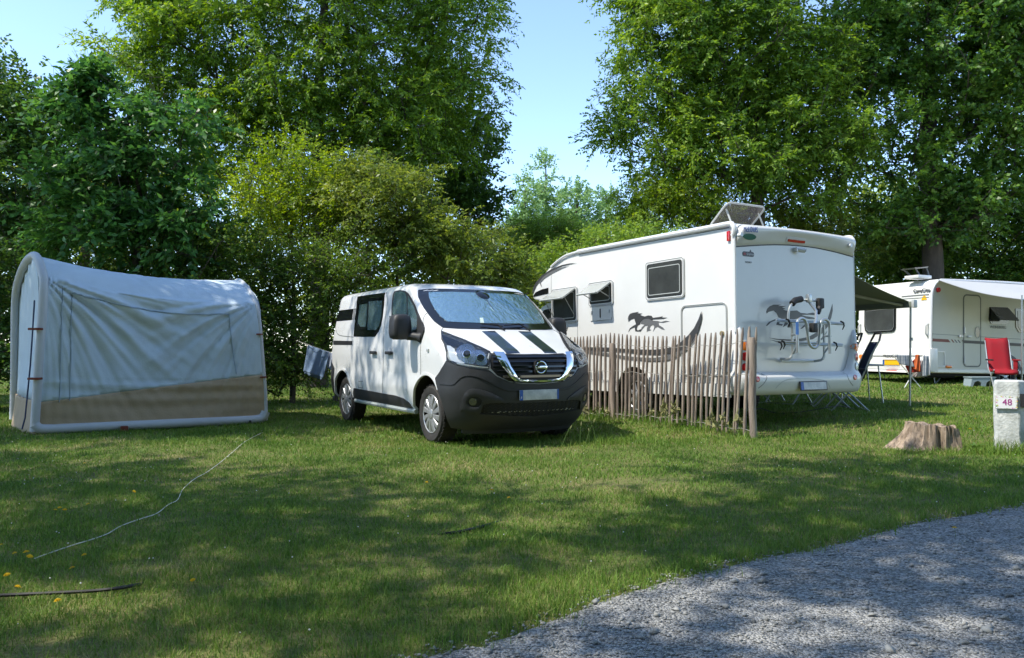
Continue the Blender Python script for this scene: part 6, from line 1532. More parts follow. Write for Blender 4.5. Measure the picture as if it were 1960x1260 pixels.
spots = [(106, 975, 'leftmost of the close trio of yellow flowers'), (114, 971, 'middle one of the close trio of yellow flowers'), (124, 975, 'rightmost of the close trio of yellow flowers'), (168, 965, 'small yellow flower just right of the close trio'), (162, 887, 'single yellow flower in front of the tent corner'), (257, 941, 'lone yellow flower left of the white rope'), (28, 1057, 'first yellow flower beside the lower end of the white rope'), (50, 1055, 'yellow flower nearest the lower end of the white rope'), (2, 1040, 'yellow flower cut by the left picture edge'), (57, 1064, 'lowest of the yellow flowers at the rope end'), (13, 1100, 'yellow flower above the black cable at the left edge'), (34, 1124, 'yellow flower nearest the black cable'), (110, 1150, 'large yellow flower below the black cable'), (138, 1087, 'yellow flower between the rope and the cable'), (161, 1062, 'pale yellow flower right of the rope end'), (817, 921, 'yellow flower in the middle of the shaded lawn'), (941, 935, 'yellow flower right of the one in mid lawn'), (974, 950, 'yellow flower in the lawn below the van number plate'), (369, 1108, 'yellow flower over the faint part of the cable'), (1867, 815, 'yellow flower between the stump and the numbered post'), (1857, 829, 'yellow flower touching the right end of the stump'), (1837, 771, 'yellow flower in the sunny grass behind the stump'), (1827, 1008, 'yellow flower at the gravel edge'), (700, 797, 'yellow flower by the rear wheel of the van'), (713, 801, 'second yellow flower by the rear wheel of the van')]
for i, (px, py, lb) in enumerate(spots):
    o = fl0 if i == 0 else fl0.copy()
    if i: COL.objects.link(o)
    g = gp(px, py, .06); o.location = g; o.rotation_euler = (R.uniform(-.3, .5), R.uniform(-.3, .3), R.uniform(0, 6)); s_ = R.uniform(.55, .85) * (1.0 if g.y < 6 else 1.2); o.scale = (s_,) * 3
    if i:
        for ch in (pe, stm): c = ch.copy(); COL.objects.link(c); c.parent = o
    tag(o, lb, 'flower', 'yellow flowers scattered in the lawn')
# broad-leaved weeds by the post and fence
def weed(x, y, n, L_, label, up=.6, wide=.02, seed=1, mt=None, flower=False):
    r = random.Random(seed); g = float(ground_z(x, y)); o = empty('weed_plant', (x, y, g)); tag(o, label, 'weed', 'weeds growing in the lawn'); mb = MB()
    for k in range(n):
        a = r.uniform(0, 6.28); l = L_ * r.uniform(.6, 1.1); u = Vector((math.cos(a), math.sin(a), 0)); v = Vector((-u.y, u.x, 0)); P = []
        for j in range(6):
            t = j / 5; c = u * l * t * (1 - up * .5) + Vector((0, 0, l * (up * math.sin(t * 1.9) + .05))); w_ = wide * math.sin(math.pi * min(.97, t + .08)) ** .8; P += [c - v * w_, c + v * w_]
        mb.add(P, [(2 * i, 2 * i + 1, 2 * i + 3, 2 * i + 2) for i in range(5)])
    mb.build('leaf_rosette', mt, o); return o
M_weed = leaf_mat('weed_leaf', (.05, .11, .02), (.08, .17, .03), (.13, .22, .05), trans=.3)
weed(5.62, 8.42, 22, .26, 'leafy plant at the foot of the numbered post, right side', .9, .016, 3, M_weed)
weed(5.05, 8.66, 26, .15, 'low leafy plant between the stump and the post', .5, .014, 4, M_weed)
def stalks(x, y, n, H, label, seed, yel=False):
    r = random.Random(seed); g = float(ground_z(x, y)); o = empty('tall_grass_stalk', (x, y, g)); tag(o, label, 'weed', 'seeding stalks left unmown'); mb = MB(); fb_ = MB()
    for k in range(n):
        bx_, by_ = r.uniform(-.22, .22), r.uniform(-.06, .06); h_ = H * r.uniform(.55, 1); lx = r.uniform(-.12, .12); mb.tube([(bx_, by_, 0), (bx_ + lx * .4, by_, h_ * .5), (bx_ + lx, by_, h_)], [.0030, .0025, .0018], 5)
        fb_.tube([(bx_ + lx * .92, by_, h_ * .86), (bx_ + lx * 1.02, by_, h_ * .95), (bx_ + lx * 1.1, by_, h_ * 1.05)], [.003, .0065, .002], 6)
        if yel:
            for q in range(5): fb_.add([Vector((bx_ + lx * .8 + r.uniform(-.05, .05), by_ + r.uniform(-.03, .03), h_ * r.uniform(.5, .9))) + Vector(d) for d in ((-.012, 0, 0), (0, 0, .006), (.012, 0, 0), (0, 0, -.006))], [(0, 1, 2, 3)])
    mb.build('stalks', M_stem, o); fb_.build('seed_heads', mat('seed_straw', (.28, .27, .12), .8), o, False)
stalks(.78, 9.05, 5, .34, 'five thin seeding stalks in front of the van bumper', 5)
stalks(2.1, 10.4, 9, .42, 'tangle of thin yellowish stalks at the foot of the fence, middle', 6, True)
stalks(2.65, 9.85, 8, .34, 'thin stalks at the foot of the fence near its end post', 7, True)
stalks(1.3, 11.65, 7, .30, 'thin stalks at the foot of the fence near the van', 8, True)

# ------------------------------------------------------------------ trees and shrubs
M_bk = mat('grey_brown_bark', (.105, .085, .065), .95, var=.5, vscale=4, vcol=(.035, .028, .022), bump=1, bscale=14); stretch(M_bk, (1, 1, .3))
M_twig = mat('pale_twig', (.16, .135, .10), .9, var=.4, vscale=6)
LM = dict(
    ash=leaf_mat('ash_leaf', (0.056, 0.118, 0.015), (0.115, 0.218, 0.022), (0.213, 0.332, 0.038), trans=.42, clump=.28, yellow=(0.279, 0.380, 0.050)),
    ash2=leaf_mat('ash_leaf_light', (0.064, 0.134, 0.018), (0.130, 0.238, 0.028), (0.223, 0.342, 0.043), trans=.42, clump=.28, yellow=(0.297, 0.399, 0.063)),
    oak=leaf_mat('oak_leaf', (0.037, 0.092, 0.017), (0.079, 0.178, 0.024), (0.157, 0.272, 0.039), trans=.3, clump=.3, rough=.4),
    cherry=leaf_mat('cherry_leaf', (0.032, 0.102, 0.024), (0.062, 0.173, 0.039), (0.109, 0.254, 0.050), trans=.32, clump=.6, rough=.35),
    dark=leaf_mat('dark_leaf', (0.026, 0.068, 0.016), (0.057, 0.131, 0.023), (0.113, 0.215, 0.035), trans=.28, clump=.35),
    gold=leaf_mat('golden_green_leaf', (0.089, 0.159, 0.016), (0.170, 0.271, 0.026), (0.283, 0.383, 0.040), trans=.45, clump=.5, yellow=(0.401, 0.467, 0.069)),
    olive=leaf_mat('olive_green_leaf', (0.064, 0.110, 0.018), (0.138, 0.200, 0.029), (0.232, 0.295, 0.050), trans=.4, clump=.5, yellow=(0.334, 0.363, 0.075)),
    poplar=leaf_mat('poplar_leaf', (0.099, 0.182, 0.071), (0.174, 0.299, 0.110), (0.260, 0.408, 0.156), trans=.35, clump=.25, yellow=(0.365, 0.507, 0.222)),
    feather=leaf_mat('feathery_leaf', (0.112, 0.200, 0.032), (0.176, 0.286, 0.043), (0.260, 0.380, 0.063), trans=.4, clump=.5),
    hedge=leaf_mat('hedge_leaf', (0.044, 0.097, 0.015), (0.098, 0.176, 0.024), (0.185, 0.284, 0.041), trans=.38, clump=.6))
M_umbel = mat('cream_blossom', (.62, .60, .40), .8)
def unit(v): return v / np.maximum(np.linalg.norm(v, axis=-1, keepdims=True), 1e-9)
def tubes_np(segs):
    """segs: (p0, p1, r0, r1) -> tapering five-sided limbs"""
    p0 = np.array([s[0] for s in segs]); p1 = np.array([s[1] for s in segs]); r0 = np.array([s[2] for s in segs]); r1 = np.array([s[3] for s in segs]); n = len(segs)
    t = unit(p1 - p0); a = np.where(np.abs(t[:, 2:3]) < .9, np.array([[0, 0, 1.]]), np.array([[1., 0, 0]])); u = unit(np.cross(t, a)); v = np.cross(t, u); K = 6
    V = np.zeros((n, 2 * K, 3))
    for k in range(K):
        c, s_ = math.cos(2 * math.pi * k / K), math.sin(2 * math.pi * k / K); d = u * c + v * s_
        V[:, k] = p0 + d * r0[:, None] - t * r0[:, None] * .25; V[:, K + k] = p1 + d * r1[:, None] + t * r1[:, None] * .25
    q = np.array([(k, (k + 1) % K, K + (k + 1) % K, K + k) for k in range(K)]); return V.reshape(-1, 3), (q[None] + 2 * K * np.arange(n)[:, None, None]).reshape(-1, 4)
def leaves_np(org, dr, L, per, ln, wd, rng, ang=.95, droop=.25, fold=.25, pair=True):
    """leaves set along twigs: org, dr (n,3), L (n,)"""
    n = len(org); t = (np.arange(per) + .6) / per; t = np.clip(t[None] + rng.normal(0, .03, (n, per)), .02, 1)
    side = unit(np.cross(dr, unit(rng.normal(0, .45, (n, 3)) + [0, 0, 1.]))); P = org[:, None] + dr[:, None] * (t * L[:, None])[..., None]; P[..., 2] -= droop * (t ** 2) * L[:, None]
    sg = np.where(np.arange(per) % 2, 1, -1)[None, :, None]; ca = math.cos(ang)
    d = unit(dr[:, None] * ca + side[:, None] * sg * math.sin(ang) + rng.normal(0, .32, (n, per, 3)) - np.array([0, 0, droop]))
    nr = unit(np.cross(d, unit(rng.normal(0, .5, (n, per, 3)) + side[:, None] * .8)) + rng.normal(0, .1, (n, per, 3)))
    nr *= np.sign(nr[..., 2:3] + .05); w_ = unit(np.cross(nr, d)); l = ln * rng.uniform(.65, 1.15, (n, per, 1)); w2 = wd * .5 * rng.uniform(.75, 1.2, (n, per, 1))
    V = np.zeros((n, per, 4, 3)); V[:, :, 0] = P; V[:, :, 1] = P + d * l * .45 + w_ * w2 + nr * w2 * fold; V[:, :, 2] = P + d * l - nr * l * .08; V[:, :, 3] = P + d * l * .45 - w_ * w2 + nr * w2 * fold
    m_ = n * per; return V.reshape(-1, 3), 4 * np.arange(m_)[:, None] + np.arange(4)[None]
def plant(name, label, cat, loc, trunk, blobs, nclump, twigs, tw_len, per, ln, wd, mt, seed, droop=.2, shell=.55, up=.25, group=None, crad=.5, bark=None, flowers=0, tr=.16, ang=.95, tipr=.006, back_cull=None):
    rng = np.random.default_rng(seed); loc = np.array(loc, float); o = empty(name, tuple(loc)); tag(o, label, cat, group)
    B = np.array([b[:6] for b in blobs], float); wts = np.array([(b[6] if len(b) > 6 else b[3] * b[4] * b[5]) for b in blobs]); wts = wts / wts.sum()
    bi = rng.choice(len(B), nclump, p=wts); d = unit(rng.normal(0, 1, (nclump, 3))); rr = shell + (1 - shell) * rng.random(nclump) ** .6; low = rng.random(nclump) < .12; rr[low] *= .6
    lump = 1 + .13 * np.sin(d[:, 0] * 5 + bi) * np.sin(d[:, 2] * 6 + bi * 2) + .10 * rng.normal(size=nclump)
    C = B[bi, :3] + d * B[bi, 3:6] * (rr * lump)[:, None]; C[:, 2] = np.maximum(C[:, 2], .15)
    out = unit(C - B[bi, :3] + 1e-6)
    # skeleton
    T = [np.array(p[:3], float) for p in trunk]; TRr = [p[3] for p in trunk]; nodes_ = []; par = []; rad = []
    for i in range(len(T) - 1):
        k = max(2, int(np.linalg.norm(T[i + 1] - T[i]) / .5))
        for j in range(k): nodes_.append(T[i] + (T[i + 1] - T[i]) * j / k + rng.normal(0, .015, 3) * (i + j > 0)); par.append(len(nodes_) - 2); rad.append(TRr[i] + (TRr[i + 1] - TRr[i]) * j / k)
    nodes_.append(T[-1]); par.append(len(nodes_) - 2); rad.append(TRr[-1]); nt0 = len(nodes_); ax = np.array(nodes_); order = np.argsort([np.min(np.linalg.norm(ax - c, axis=1)) for c in C])
    cnt = {}
    arr = np.zeros((nt0 + nclump * 4, 3)); arr[:nt0] = ax; N_ = nt0
    for ci in order:
        c = C[ci]; dd = arr[:N_] - c; dist = np.linalg.norm(dd, axis=1); hor = np.linalg.norm(dd[:, :2], axis=1); pen = np.maximum(0, arr[:N_, 2] - c[2] + .35 * hor * (1 if up > 0 else 0)) * 1.2; j = int(np.argmin(dist + pen + (np.arange(N_) < nt0 * .25) * .8))
        p = arr[j]; k = max(1, min(4, int(dist[j] / .45))); prev = j
        for q in range(1, k + 1):
            t = q / k; pt_ = p + (c - p) * t + rng.normal(0, .05, 3) * (q < k) + np.array([0, 0, .12 * dist[j] * math.sin(math.pi * t) * (1 if up > 0 else -.3)]) * .6
            arr[N_] = pt_; par.append(prev); rad.append(0); prev = N_; N_ += 1
            if N_ >= len(arr) - 5: arr = np.concatenate([arr, np.zeros((nclump, 3))])
    load = np.zeros(N_); haschild = np.zeros(N_, bool)
    for i in range(N_ - 1, 0, -1):
        if load[i] == 0: load[i] = 1
        if par[i] >= 0: load[par[i]] += load[i]
    for i in range(nt0, N_): rad[i] = tipr * load[i] ** .48
    segs = []
    for i in range(1, N_):
        if par[i] < 0: continue
        r1 = rad[i]; r0 = rad[par[i]] if (i < nt0 or par[i] >= nt0) else min(rad[par[i]] * .8, rad[i] * 1.5)
        segs.append((arr[par[i]], arr[i], min(r0, r1 * 1.8), r1))
    TV, TQ = tubes_np(segs)
    # twigs with leaves
    m_ = nclump * twigs; cc = np.repeat(C, twigs, 0); oo = np.repeat(out, twigs, 0); g = unit(rng.normal(0, 1, (m_, 3)))
    org = cc + g * (crad * rng.random(m_) ** .5)[:, None] * np.array([1, 1, .7]); dr = unit(oo * .55 + g * .9 + np.array([0, 0, up]))
    L_ = tw_len * rng.uniform(.5, 1.2, m_); org = org - dr * L_[:, None] * .4
    if back_cull is not None:
        # the far side of a big crown needs fewer leaves
        k = (rng.random(m_) < back_cull) | (org[:, 1] + loc[1] < loc[1] + .25 * np.mean(B[:, 4])); org, dr, L_ = org[k], dr[k], L_[k]
    V, Q_ = leaves_np(org, dr, L_, per, ln, wd, rng, ang=ang, droop=droop)
    k3 = rng.random(len(org)) < .35; V2, Q2 = tubes_np([(a, a + b * c, .004, .002) for a, b, c in zip(org[k3], dr[k3], L_[k3])]) if tw_len > .3 else (np.zeros((0, 3)), np.zeros((0, 4), int))
    fast('crown', V, Q_, mt, o)
    fast('trunk', np.concatenate([TV, V2]), np.concatenate([TQ, Q2 + len(TV)]), bark or M_bk, o, None, True)
    if flowers:
        k = rng.choice(nclump, flowers); P = C[k] + out[k] * .25 + rng.normal(0, .12, (flowers, 3)); V = []; F = []
        for p in P:
            rr_ = rng.uniform(.035, .075)
            for q in range(9):
                a, rad_ = rng.uniform(0, 6.28), rr_ * rng.random() ** .5; c = p + np.array([math.cos(a) * rad_, math.sin(a) * rad_, rng.uniform(-.01, .012)]); s2 = rng.uniform(.010, .020); b = len(V)
                V += [c + [s2, 0, 0], c + [0, s2, .004], c + [-s2, 0, 0], c + [0, -s2, .004]]; F.append((b, b + 1, b + 2, b + 3))
        tag(build('blossom', V, F, M_umbel, o), None, None, None, 'stuff')
    return o
def X(px, Y): return (px - 980) / FPX * Y
def Z(py, Y): return CAM_H + (664 - py) * Y / FPX
def blob(px, py, Y, rpx, rpy, ry, base, w_=None):
    b = [X(px, Y) - base[0], Y - base[1], Z(py, Y), rpx * Y / FPX, ry, rpy * Y / FPX]
    return b + ([w_] if w_ else [])
# tall ash on the left
b0 = (X(610, 22), 22, 0)
plant('ash_tree', 'very tall feathery ash tree behind the shrubs, between tent and van', 'tree', b0, [(0, 0, 0, .30), (.05, 0, 4, .24), (-.05, 0, 8, .14), (.15, 0, 12, .09), (0, 0, 15, .06)],
      [blob(610, 80, 22, 250, 230, 2.6, b0), blob(330, 110, 22, 140, 160, 2.2, b0), blob(300, -40, 22, 110, 120, 2, b0), blob(860, 60, 22, 110, 160, 2.0, b0), blob(780, 250, 22, 150, 130, 2.2, b0), blob(480, 260, 22, 190, 120, 2.2, b0), blob(620, -240, 22, 300, 200, 3, b0), blob(920, 150, 22, 66, 90, 1, b0)],
      1500, 13, .62, 13, .14, .054, LM['ash'], 1, droop=.5, shell=.3, crad=.55, tipr=.009, back_cull=.5)
b0 = (X(890, 25), 25, 0)
plant('maple_tree', 'dark dense tree just right of the tall ash, over the van roof', 'tree', b0, [(0, 0, 0, .2), (0, 0, 4, .15), (0, 0, 7.5, .07)],
      [blob(880, 300, 25, 85, 100, 1.6, b0), blob(850, 440, 25, 75, 90, 1.6, b0), blob(905, 390, 25, 48, 60, 1, b0), blob(820, 200, 25, 80, 80, 1.5, b0)], 260, 10, .5, 10, .15, .085, LM['dark'], 2, droop=.15, shell=.4, crad=.5)
# right ash
b0 = (X(1455, 23), 23, 0)
plant('ash_tree', 'airy light green ash with a forked trunk rising behind the motorhome', 'tree', b0, [(0, 0, 0, .28), (.0, 0, 4, .22), (-.1, 0, 7, .13), (.1, 0, 10, .09), (.1, 0, 13.5, .05)],
      [blob(1440, 90, 23, 190, 150, 2.4, b0), blob(1240, 200, 23, 115, 85, 1.8, b0), blob(1180, 240, 23, 70, 45, 1.0, b0), blob(1290, 60, 23, 130, 110, 1.9, b0), blob(1230, -20, 23, 90, 80, 1.6, b0), blob(1400, 290, 23, 170, 120, 2.2, b0), blob(1540, 250, 23, 120, 150, 2, b0), blob(1400, -180, 23, 260, 180, 2.8, b0), blob(1280, 320, 23, 90, 60, 1.4, b0)],
      1250, 13, .66, 13, .15, .06, LM['ash2'], 3, droop=.35, shell=.3, crad=.52, tipr=.010, back_cull=.5)
# oak at the right
b0 = (X(1790, 23.5), 23.5, 0)
plant('oak_tree', 'big dark oak filling the upper right corner', 'tree', b0, [(0, 0, 0, .34), (-.05, 0, 4, .28), (-.15, 0, 7, .24), (-.1, 0, 10, .17), (0, 0, 14, .07)],
      [blob(1800, 80, 23.5, 220, 180, 2.8, b0), blob(1690, 300, 23.5, 130, 110, 2, b0), blob(1900, 260, 23.5, 140, 140, 2.2, b0), blob(1840, 390, 23.5, 150, 80, 2, b0), blob(1660, 120, 23.5, 110, 120, 2, b0), blob(2010, 120, 23.5, 140, 200, 2.4, b0), blob(1800, -160, 23.5, 270, 150, 3, b0), blob(1730, 430, 23.5, 100, 50, 1.4, b0)],
      1200, 12, .5, 10, .155, .09, LM['oak'], 4, droop=.12, shell=.3, crad=.5, tipr=.011, back_cull=.5)
# far left dark tree
b0 = (X(-70, 18), 18, 0)
plant('hornbeam_tree', 'dark leafy tree at the left picture edge', 'tree', b0, [(0, 0, 0, .2), (0, 0, 4, .15), (0, 0, 8, .06)],
      [blob(-60, 200, 18, 140, 120, 1.8, b0), blob(20, 330, 18, 120, 130, 1.8, b0), blob(-40, 480, 18, 150, 120, 1.8, b0), blob(70, 420, 18, 90, 90, 1.3, b0), blob(20, 220, 18, 80, 90, 1.2, b0)], 330, 11, .48, 10, .12, .065, LM['dark'], 5, droop=.12, shell=.45, crad=.5)
b0 = (X(160, 24), 24, 0)
plant('hornbeam_tree', 'lighter tree between the left edge tree and the cherry, further back', 'tree', b0, [(0, 0, 0, .2), (0, 0, 4, .15), (0, 0, 7, .06)], [blob(150, 330, 24, 120, 120, 1.8, b0), blob(260, 380, 24, 130, 130, 1.8, b0), blob(60, 430, 24, 110, 110, 1.6, b0)], 210, 10, .5, 10, .13, .07, LM['olive'], 15, droop=.15, crad=.5)
b0 = (-15.5, 15.5, 0)
plant('hornbeam_tree', 'tree standing left of the tent beyond the picture edge', 'tree', b0, [(0, 0, 0, .2), (0, 0, 4, .15), (0, 0, 7, .06)], [(0, 0, 3, 2.6, 1.8, 2.8), (.3, 0, 6.5, 2.2, 1.8, 2.2)], 260, 10, .5, 10, .13, .07, LM['dark'], 16, droop=.15, crad=.5)
# cherry behind the tent
b0 = (X(255, 14.6), 14.6, 0)
plant('cherry_tree', 'young cherry tree with large dark hanging leaves behind the tent', 'tree', b0, [(0, 0, 0, .09), (0, 0, 2, .075), (.1, 0, 4, .05), (-.2, 0, 5.8, .02)],
      [blob(215, 250, 14.6, 85, 80, .8, b0), blob(170, 150, 14.6, 20, 50, .25, b0, .35), blob(112, 205, 14.6, 26, 32, .25, b0, .22), blob(148, 175, 14.6, 20, 50, .3, b0, .28), blob(250, 340, 14.6, 150, 90, 1.0, b0), blob(330, 240, 14.6, 75, 60, .7, b0), blob(290, 190, 14.6, 50, 40, .5, b0), blob(200, 430, 14.6, 160, 65, 1.0, b0), blob(340, 430, 14.6, 90, 70, .9, b0), blob(110, 330, 14.6, 60, 60, .6, b0)],
      300, 6, .72, 10, .165, .075, LM['cherry'], 6, droop=.5, shell=.3, crad=.26, up=.6, ang=.75, tipr=.005)
# shrubs and hedge behind van and tent
def shrub(name, label, px, Y, blobs, n, mt, seed, ln=.09, wd=.045, tw=9, per=9, L_=.38, fl_=0, stems=6, group='shrubs and hedge plants along the back', droop=.2, cr=.36):
    b0 = (X(px, Y), Y, 0); gz = float(ground_z(b0[0], Y)); b0 = (b0[0], Y, gz)
    top = max(Z(b[1], Y) for b in blobs); tk = [(0, 0, -.1, .06), (.03, 0, top * .35, .045), (-.05, 0, top * .8, .02)]
    bl = [blob(b[0], b[1], Y, b[2], b[3], b[4], b0) for b in blobs]
    return plant(name, label, 'shrub', b0, tk, bl, n, tw, L_, per, ln, wd, mt, seed, droop=droop, shell=.35, crad=cr, group=group, flowers=fl_, tipr=.0055, up=.3)
shrub('golden_shrub', 'tall shrub with yellow green sunlit top between tent and van', 560, 16.5, [(560, 330, 110, 75, 1.1), (450, 400, 100, 80, 1.0), (620, 420, 120, 80, 1.1)], 230, LM['gold'], 21, .075, .04)
shrub('elder_shrub', 'broad light green shrub directly above the van roof', 760, 16.2, [(740, 390, 120, 75, 1.1), (820, 450, 110, 65, 1.0), (690, 340, 70, 55, .8), (880, 490, 80, 60, .9)], 260, LM['olive'], 22, .11, .042, droop=.35)
shrub('hedge_shrub', 'dark thicket of twiggy shrubs beside the hanging towels', 560, 15.6, [(470, 520, 110, 90, .9), (600, 530, 110, 100, .9), (560, 650, 120, 90, .8), (700, 540, 100, 70, .8), (500, 690, 90, 80, .6)], 480, LM['hedge'], 23, .07, .036)
shrub('hedge_shrub', 'dark ivy covered hedge right behind the tent', 250, 14.9, [(120, 600, 150, 120, .7), (300, 570, 130, 100, .7), (400, 480, 90, 90, .8), (420, 620, 90, 120, .7), (230, 700, 200, 90, .6)], 470, LM['hedge'], 24, .075, .05)
shrub('hedge_shrub', 'dark hedge at the left picture edge beside the tent', -30, 13.8, [(-60, 560, 110, 120, .8), (10, 660, 90, 120, .6), (-110, 700, 110, 110, .8)], 220, LM['dark'], 25, .075, .05)
shrub('elder_shrub', 'shrub with pale twigs between the van roof and the motorhome nose', 920, 17.5, [(930, 500, 75, 60, .9), (900, 570, 100, 70, .9), (980, 560, 80, 60, .9), (950, 440, 26, 26, .4)], 190, LM['olive'], 26, .10, .045, droop=.3)
shrub('feathery_bush', 'rounded feathery green bush in front of the distant poplars', 1040, 25, [(1040, 445, 72, 45, 1.1), (1000, 470, 70, 45, 1.0), (1085, 465, 60, 40, 1.0)], 170, LM['feather'], 27, .10, .030, 10, 12, .5)
shrub('flowering_elder', 'cream flowering elder hedge right above the motorhome nose', 1080, 19, [(1050, 520, 90, 50, 1.0), (1130, 490, 80, 48, 1.0), (1210, 470, 80, 48, 1.0), (980, 545, 60, 45, .9)], 260, LM['feather'], 28, .10, .045, fl_=260)
shrub('yellow_green_bush', 'yellow green bush between the poplars and the right ash', 1260, 22.5, [(1250, 410, 75, 50, 1.2), (1310, 400, 80, 50, 1.2), (1215, 440, 55, 40, 1.0), (1350, 430, 70, 40, 1.0)], 210, LM['gold'], 29, .09, .045)
shrub('flowering_elder', 'elder bush with few cream flowers behind the motorhome rear', 1530, 24, [(1480, 450, 100, 50, 1.0), (1570, 450, 90, 50, 1.0), (1650, 480, 80, 60, 1.0), (1380, 440, 70, 36, .9)], 250, LM['olive'], 30, .10, .045, fl_=110)
shrub('oak_bush', 'dense bush of oak growth above the caravan roof', 1860, 25.5, [(1780, 470, 110, 70, 1.6), (1890, 440, 110, 65, 1.6), (1980, 490, 110, 80, 1.6), (1700, 500, 80, 60, 1.3), (1850, 540, 140, 50, 1.4), (1760, 530, 90, 40, 1.3)], 520, LM['oak'], 31, .13, .075, L_=.5, cr=.5)
shrub('hedge_shrub', 'dark hedge seen under and behind the caravan', 1750, 25, [(1640, 600, 120, 60, 1.0), (1800, 640, 160, 50, 1.0), (1980, 620, 140, 60, 1.0)], 190, LM['hedge'], 32, .12, .07, L_=.5, cr=.5)
shrub('hedge_shrub', 'hedge filling the gap behind the van and motorhome', 960, 21, [(840, 600, 110, 70, 1.0), (980, 620, 110, 60, 1.0), (1120, 600, 120, 60, 1.0), (1280, 560, 120, 60, 1.0), (1430, 540, 110, 60, 1.0)], 300, LM['hedge'], 33, .12, .06, L_=.45, cr=.5)
# poplars far away
for k, (px, top, wd_, lb) in enumerate(((1005, 330, 42, 'leftmost far poplar, shorter and half hidden'), (1045, 292, 48, 'tallest of the distant grey green poplars'), (1105, 318, 44, 'distant poplar right of the tallest one'), (1160, 338, 40, 'distant poplar near the right ash, third from the left'), (1215, 350, 36, 'slim distant poplar touching the right ash'))):
    Y = 46 + k % 2 * 2; b0 = (X(px, Y), Y, 0)
    plant('poplar_tree', lb, 'tree', b0, [(0, 0, 0, .2), (0, 0, 5, .14), (0, 0, Z(top + 30, Y), .04)], [blob(px, top + 45, Y, wd_ * .55, 50, 1.0, b0), blob(px, top + 120, Y, wd_, 75, 1.6, b0), blob(px, top + 210, Y, wd_ * 1.1, 70, 1.6, b0)], 130, 9, .7, 9, .19, .13, LM['poplar'], 40 + k, droop=.1, group='distant poplars', crad=.6, shell=.35, tipr=.012)
# far hedgerow closing the background
rng = np.random.default_rng(77); n = 11500; a = rng.uniform(-42, 48, n); yy = rng.uniform(31, 34, n) + 2 * np.sin(a * .4); hh = 3.6 + 3.4 * sst((-a - 1) / 4) + 3.0 * sst((a - 9) / 4) + 1.3 * np.sin(a * .55) + .7 * np.sin(a * 1.7) + .4 * rng.normal(size=n); z = hh * rng.random(n) ** .7
org = np.stack([a, yy, z], -1); dr = unit(rng.normal(0, 1, (n, 3)) + [0, -.4, .3]); V, Q_ = leaves_np(org, dr, rng.uniform(.4, 1.0, n), 9, .26, .15, rng, droop=.15)
tag(fast('far_hedgerow', V, Q_, LM['olive']), 'far green hedgerow behind everything', None, None, 'stuff')
# trees standing left of and above the picture: their crowns shade the near lawn, the gravel and the tent
def shade(label, bx, by, blobs, n, seed, mt='ash', H=7):
    return plant('shade_tree', label, 'tree', (bx, by, 0), [(0, 0, 0, .25), (0, 0, 4, .2), (0, 0, H, .12), (0, 0, H + 2.5, .05)], [(b[0] - bx, b[1] - by, b[2], b[3], b[4], b[5]) for b in blobs], n, 9, .6, 11, .15, .075, LM[mt], seed, droop=.2, shell=.2, crad=.6, group='trees shading the near lawn')
shade('tall tree left of the picture, its crown spreading over the near lawn', -9.5, 1.5, [(-9.5, 2.0, 9.5, 2.8, 2.6, 1.4), (-6.9, 3.2, 9.2, 2.0, 2.2, 1.2), (-10.5, 4.8, 9, 2.2, 2.0, 1.3)], 190, 61)
shade('tree behind the viewer, its crown arching over the gravel', -2.6, -1.6, [(-3.6, 2.6, 9.2, 1.9, 1.5, 1.3), (-.8, 2.4, 9.4, 2.0, 1.6, 1.3), (-2.4, 4.4, 9.6, 2.4, 1.5, 1.1), (1.2, 3.9, 9.6, 2.4, 1.8, 1.1), (-2.6, .9, 9.3, 1.6, .8, 1.0), (-5.4, .2, 9, 1.4, 1.3, 1.1)], 300, 62, 'ash2')
shade('tree left of the tent, its crown shading the tent roof', -12.2, 8.4, [(-10.9, 8.9, 9.2, 2.3, 1.9, 1.6), (-9.0, 9.6, 8.8, 1.5, 1.5, 1.1), (-6.4, 9.3, 9.4, 1.4, 1.5, .8), (-11.5, 11.5, 9, 2.0, 1.8, 1.3)], 270, 63, 'oak')

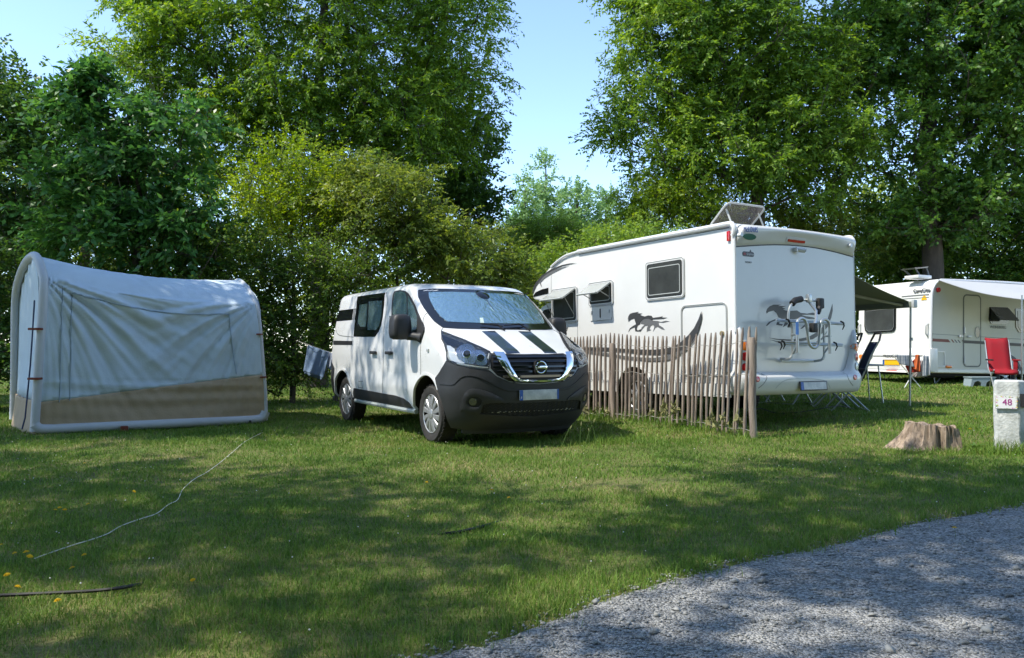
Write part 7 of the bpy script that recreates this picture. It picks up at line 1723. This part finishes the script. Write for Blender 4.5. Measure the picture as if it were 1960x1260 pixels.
for k, (bx, by) in enumerate(((-7, -6.5), (.5, -7), (8, -6), (14.5, -2))):  # unseen trees, added to cut sky light on walls facing the viewer
    plant('shade_tree', 'tall unseen tree added behind the viewer to block sky light, number %s' % ('one', 'two', 'three', 'four')[k], 'tree', (bx, by, 0), [(0, 0, 0, .3), (0, 0, 6, .22), (0, 0, 14, .08)], [(0, 0, 6.5, 3.6, 2.4, 3.4), (0, 0, 11.5, 3.8, 2.4, 3.4)], 330, 9, .8, 9, .28, .17, LM['oak'], 70 + k, droop=.2, shell=.35, crad=.8, group='trees shading the near lawn')
# unseen leaf mass added behind the viewer to dim light from the open sky
n = 9000; a = rng.uniform(-30, 30, n); yy = -13 + 2.5 * np.sin(a * .35) + rng.normal(0, 1.2, n); hh = 10 + 2 * np.sin(a * .5) + 1.2 * np.sin(a * 1.3); z = hh * rng.random(n) ** .8
org = np.stack([a, yy, z], -1); dr = unit(rng.normal(0, 1, (n, 3)) + [0, .3, .3]); V, Q_ = leaves_np(org, dr, rng.uniform(.6, 1.4, n), 9, .42, .26, rng, droop=.15)
tag(fast('sky_block_woodland', V, Q_, LM['oak']), 'unseen woodland added behind the viewer to dim the sky light', None, None, 'stuff')

# a leafy twig of the overhanging crown dips into the top of the picture
tw = empty('overhanging_branch', tuple(at_depth(395, -40, 5.2))); tag(tw, 'leafy twig hanging into the top edge of the picture, left of centre', 'branch')
V = []; F = []
for k in range(26):
    p = at_depth(R.uniform(325, 460), R.uniform(-40, 2), R.uniform(5.1, 5.4)) - tw.location; d = Vector((R.uniform(-.6, .6), R.uniform(-.4, .4), -1)).normalized(); l = R.uniform(.05, .085); q = d.cross(Vector((R.uniform(-.5, .5), 1, 0))).normalized() * l * .22; b = len(V)
    V += [p, p + d * l * .45 + q, p + d * l, p + d * l * .45 - q]; F.append((b, b + 1, b + 2, b + 3))
build('leaves', V, F, LM['ash2'], tw); MB().tube([at_depth(250, -160, 5.6) - tw.location, at_depth(330, -60, 5.3) - tw.location, at_depth(400, -30, 5.25) - tw.location, at_depth(455, -38, 5.2) - tw.location], [.012, .008, .005, .003], 6).build('twig', M_bk, tw)
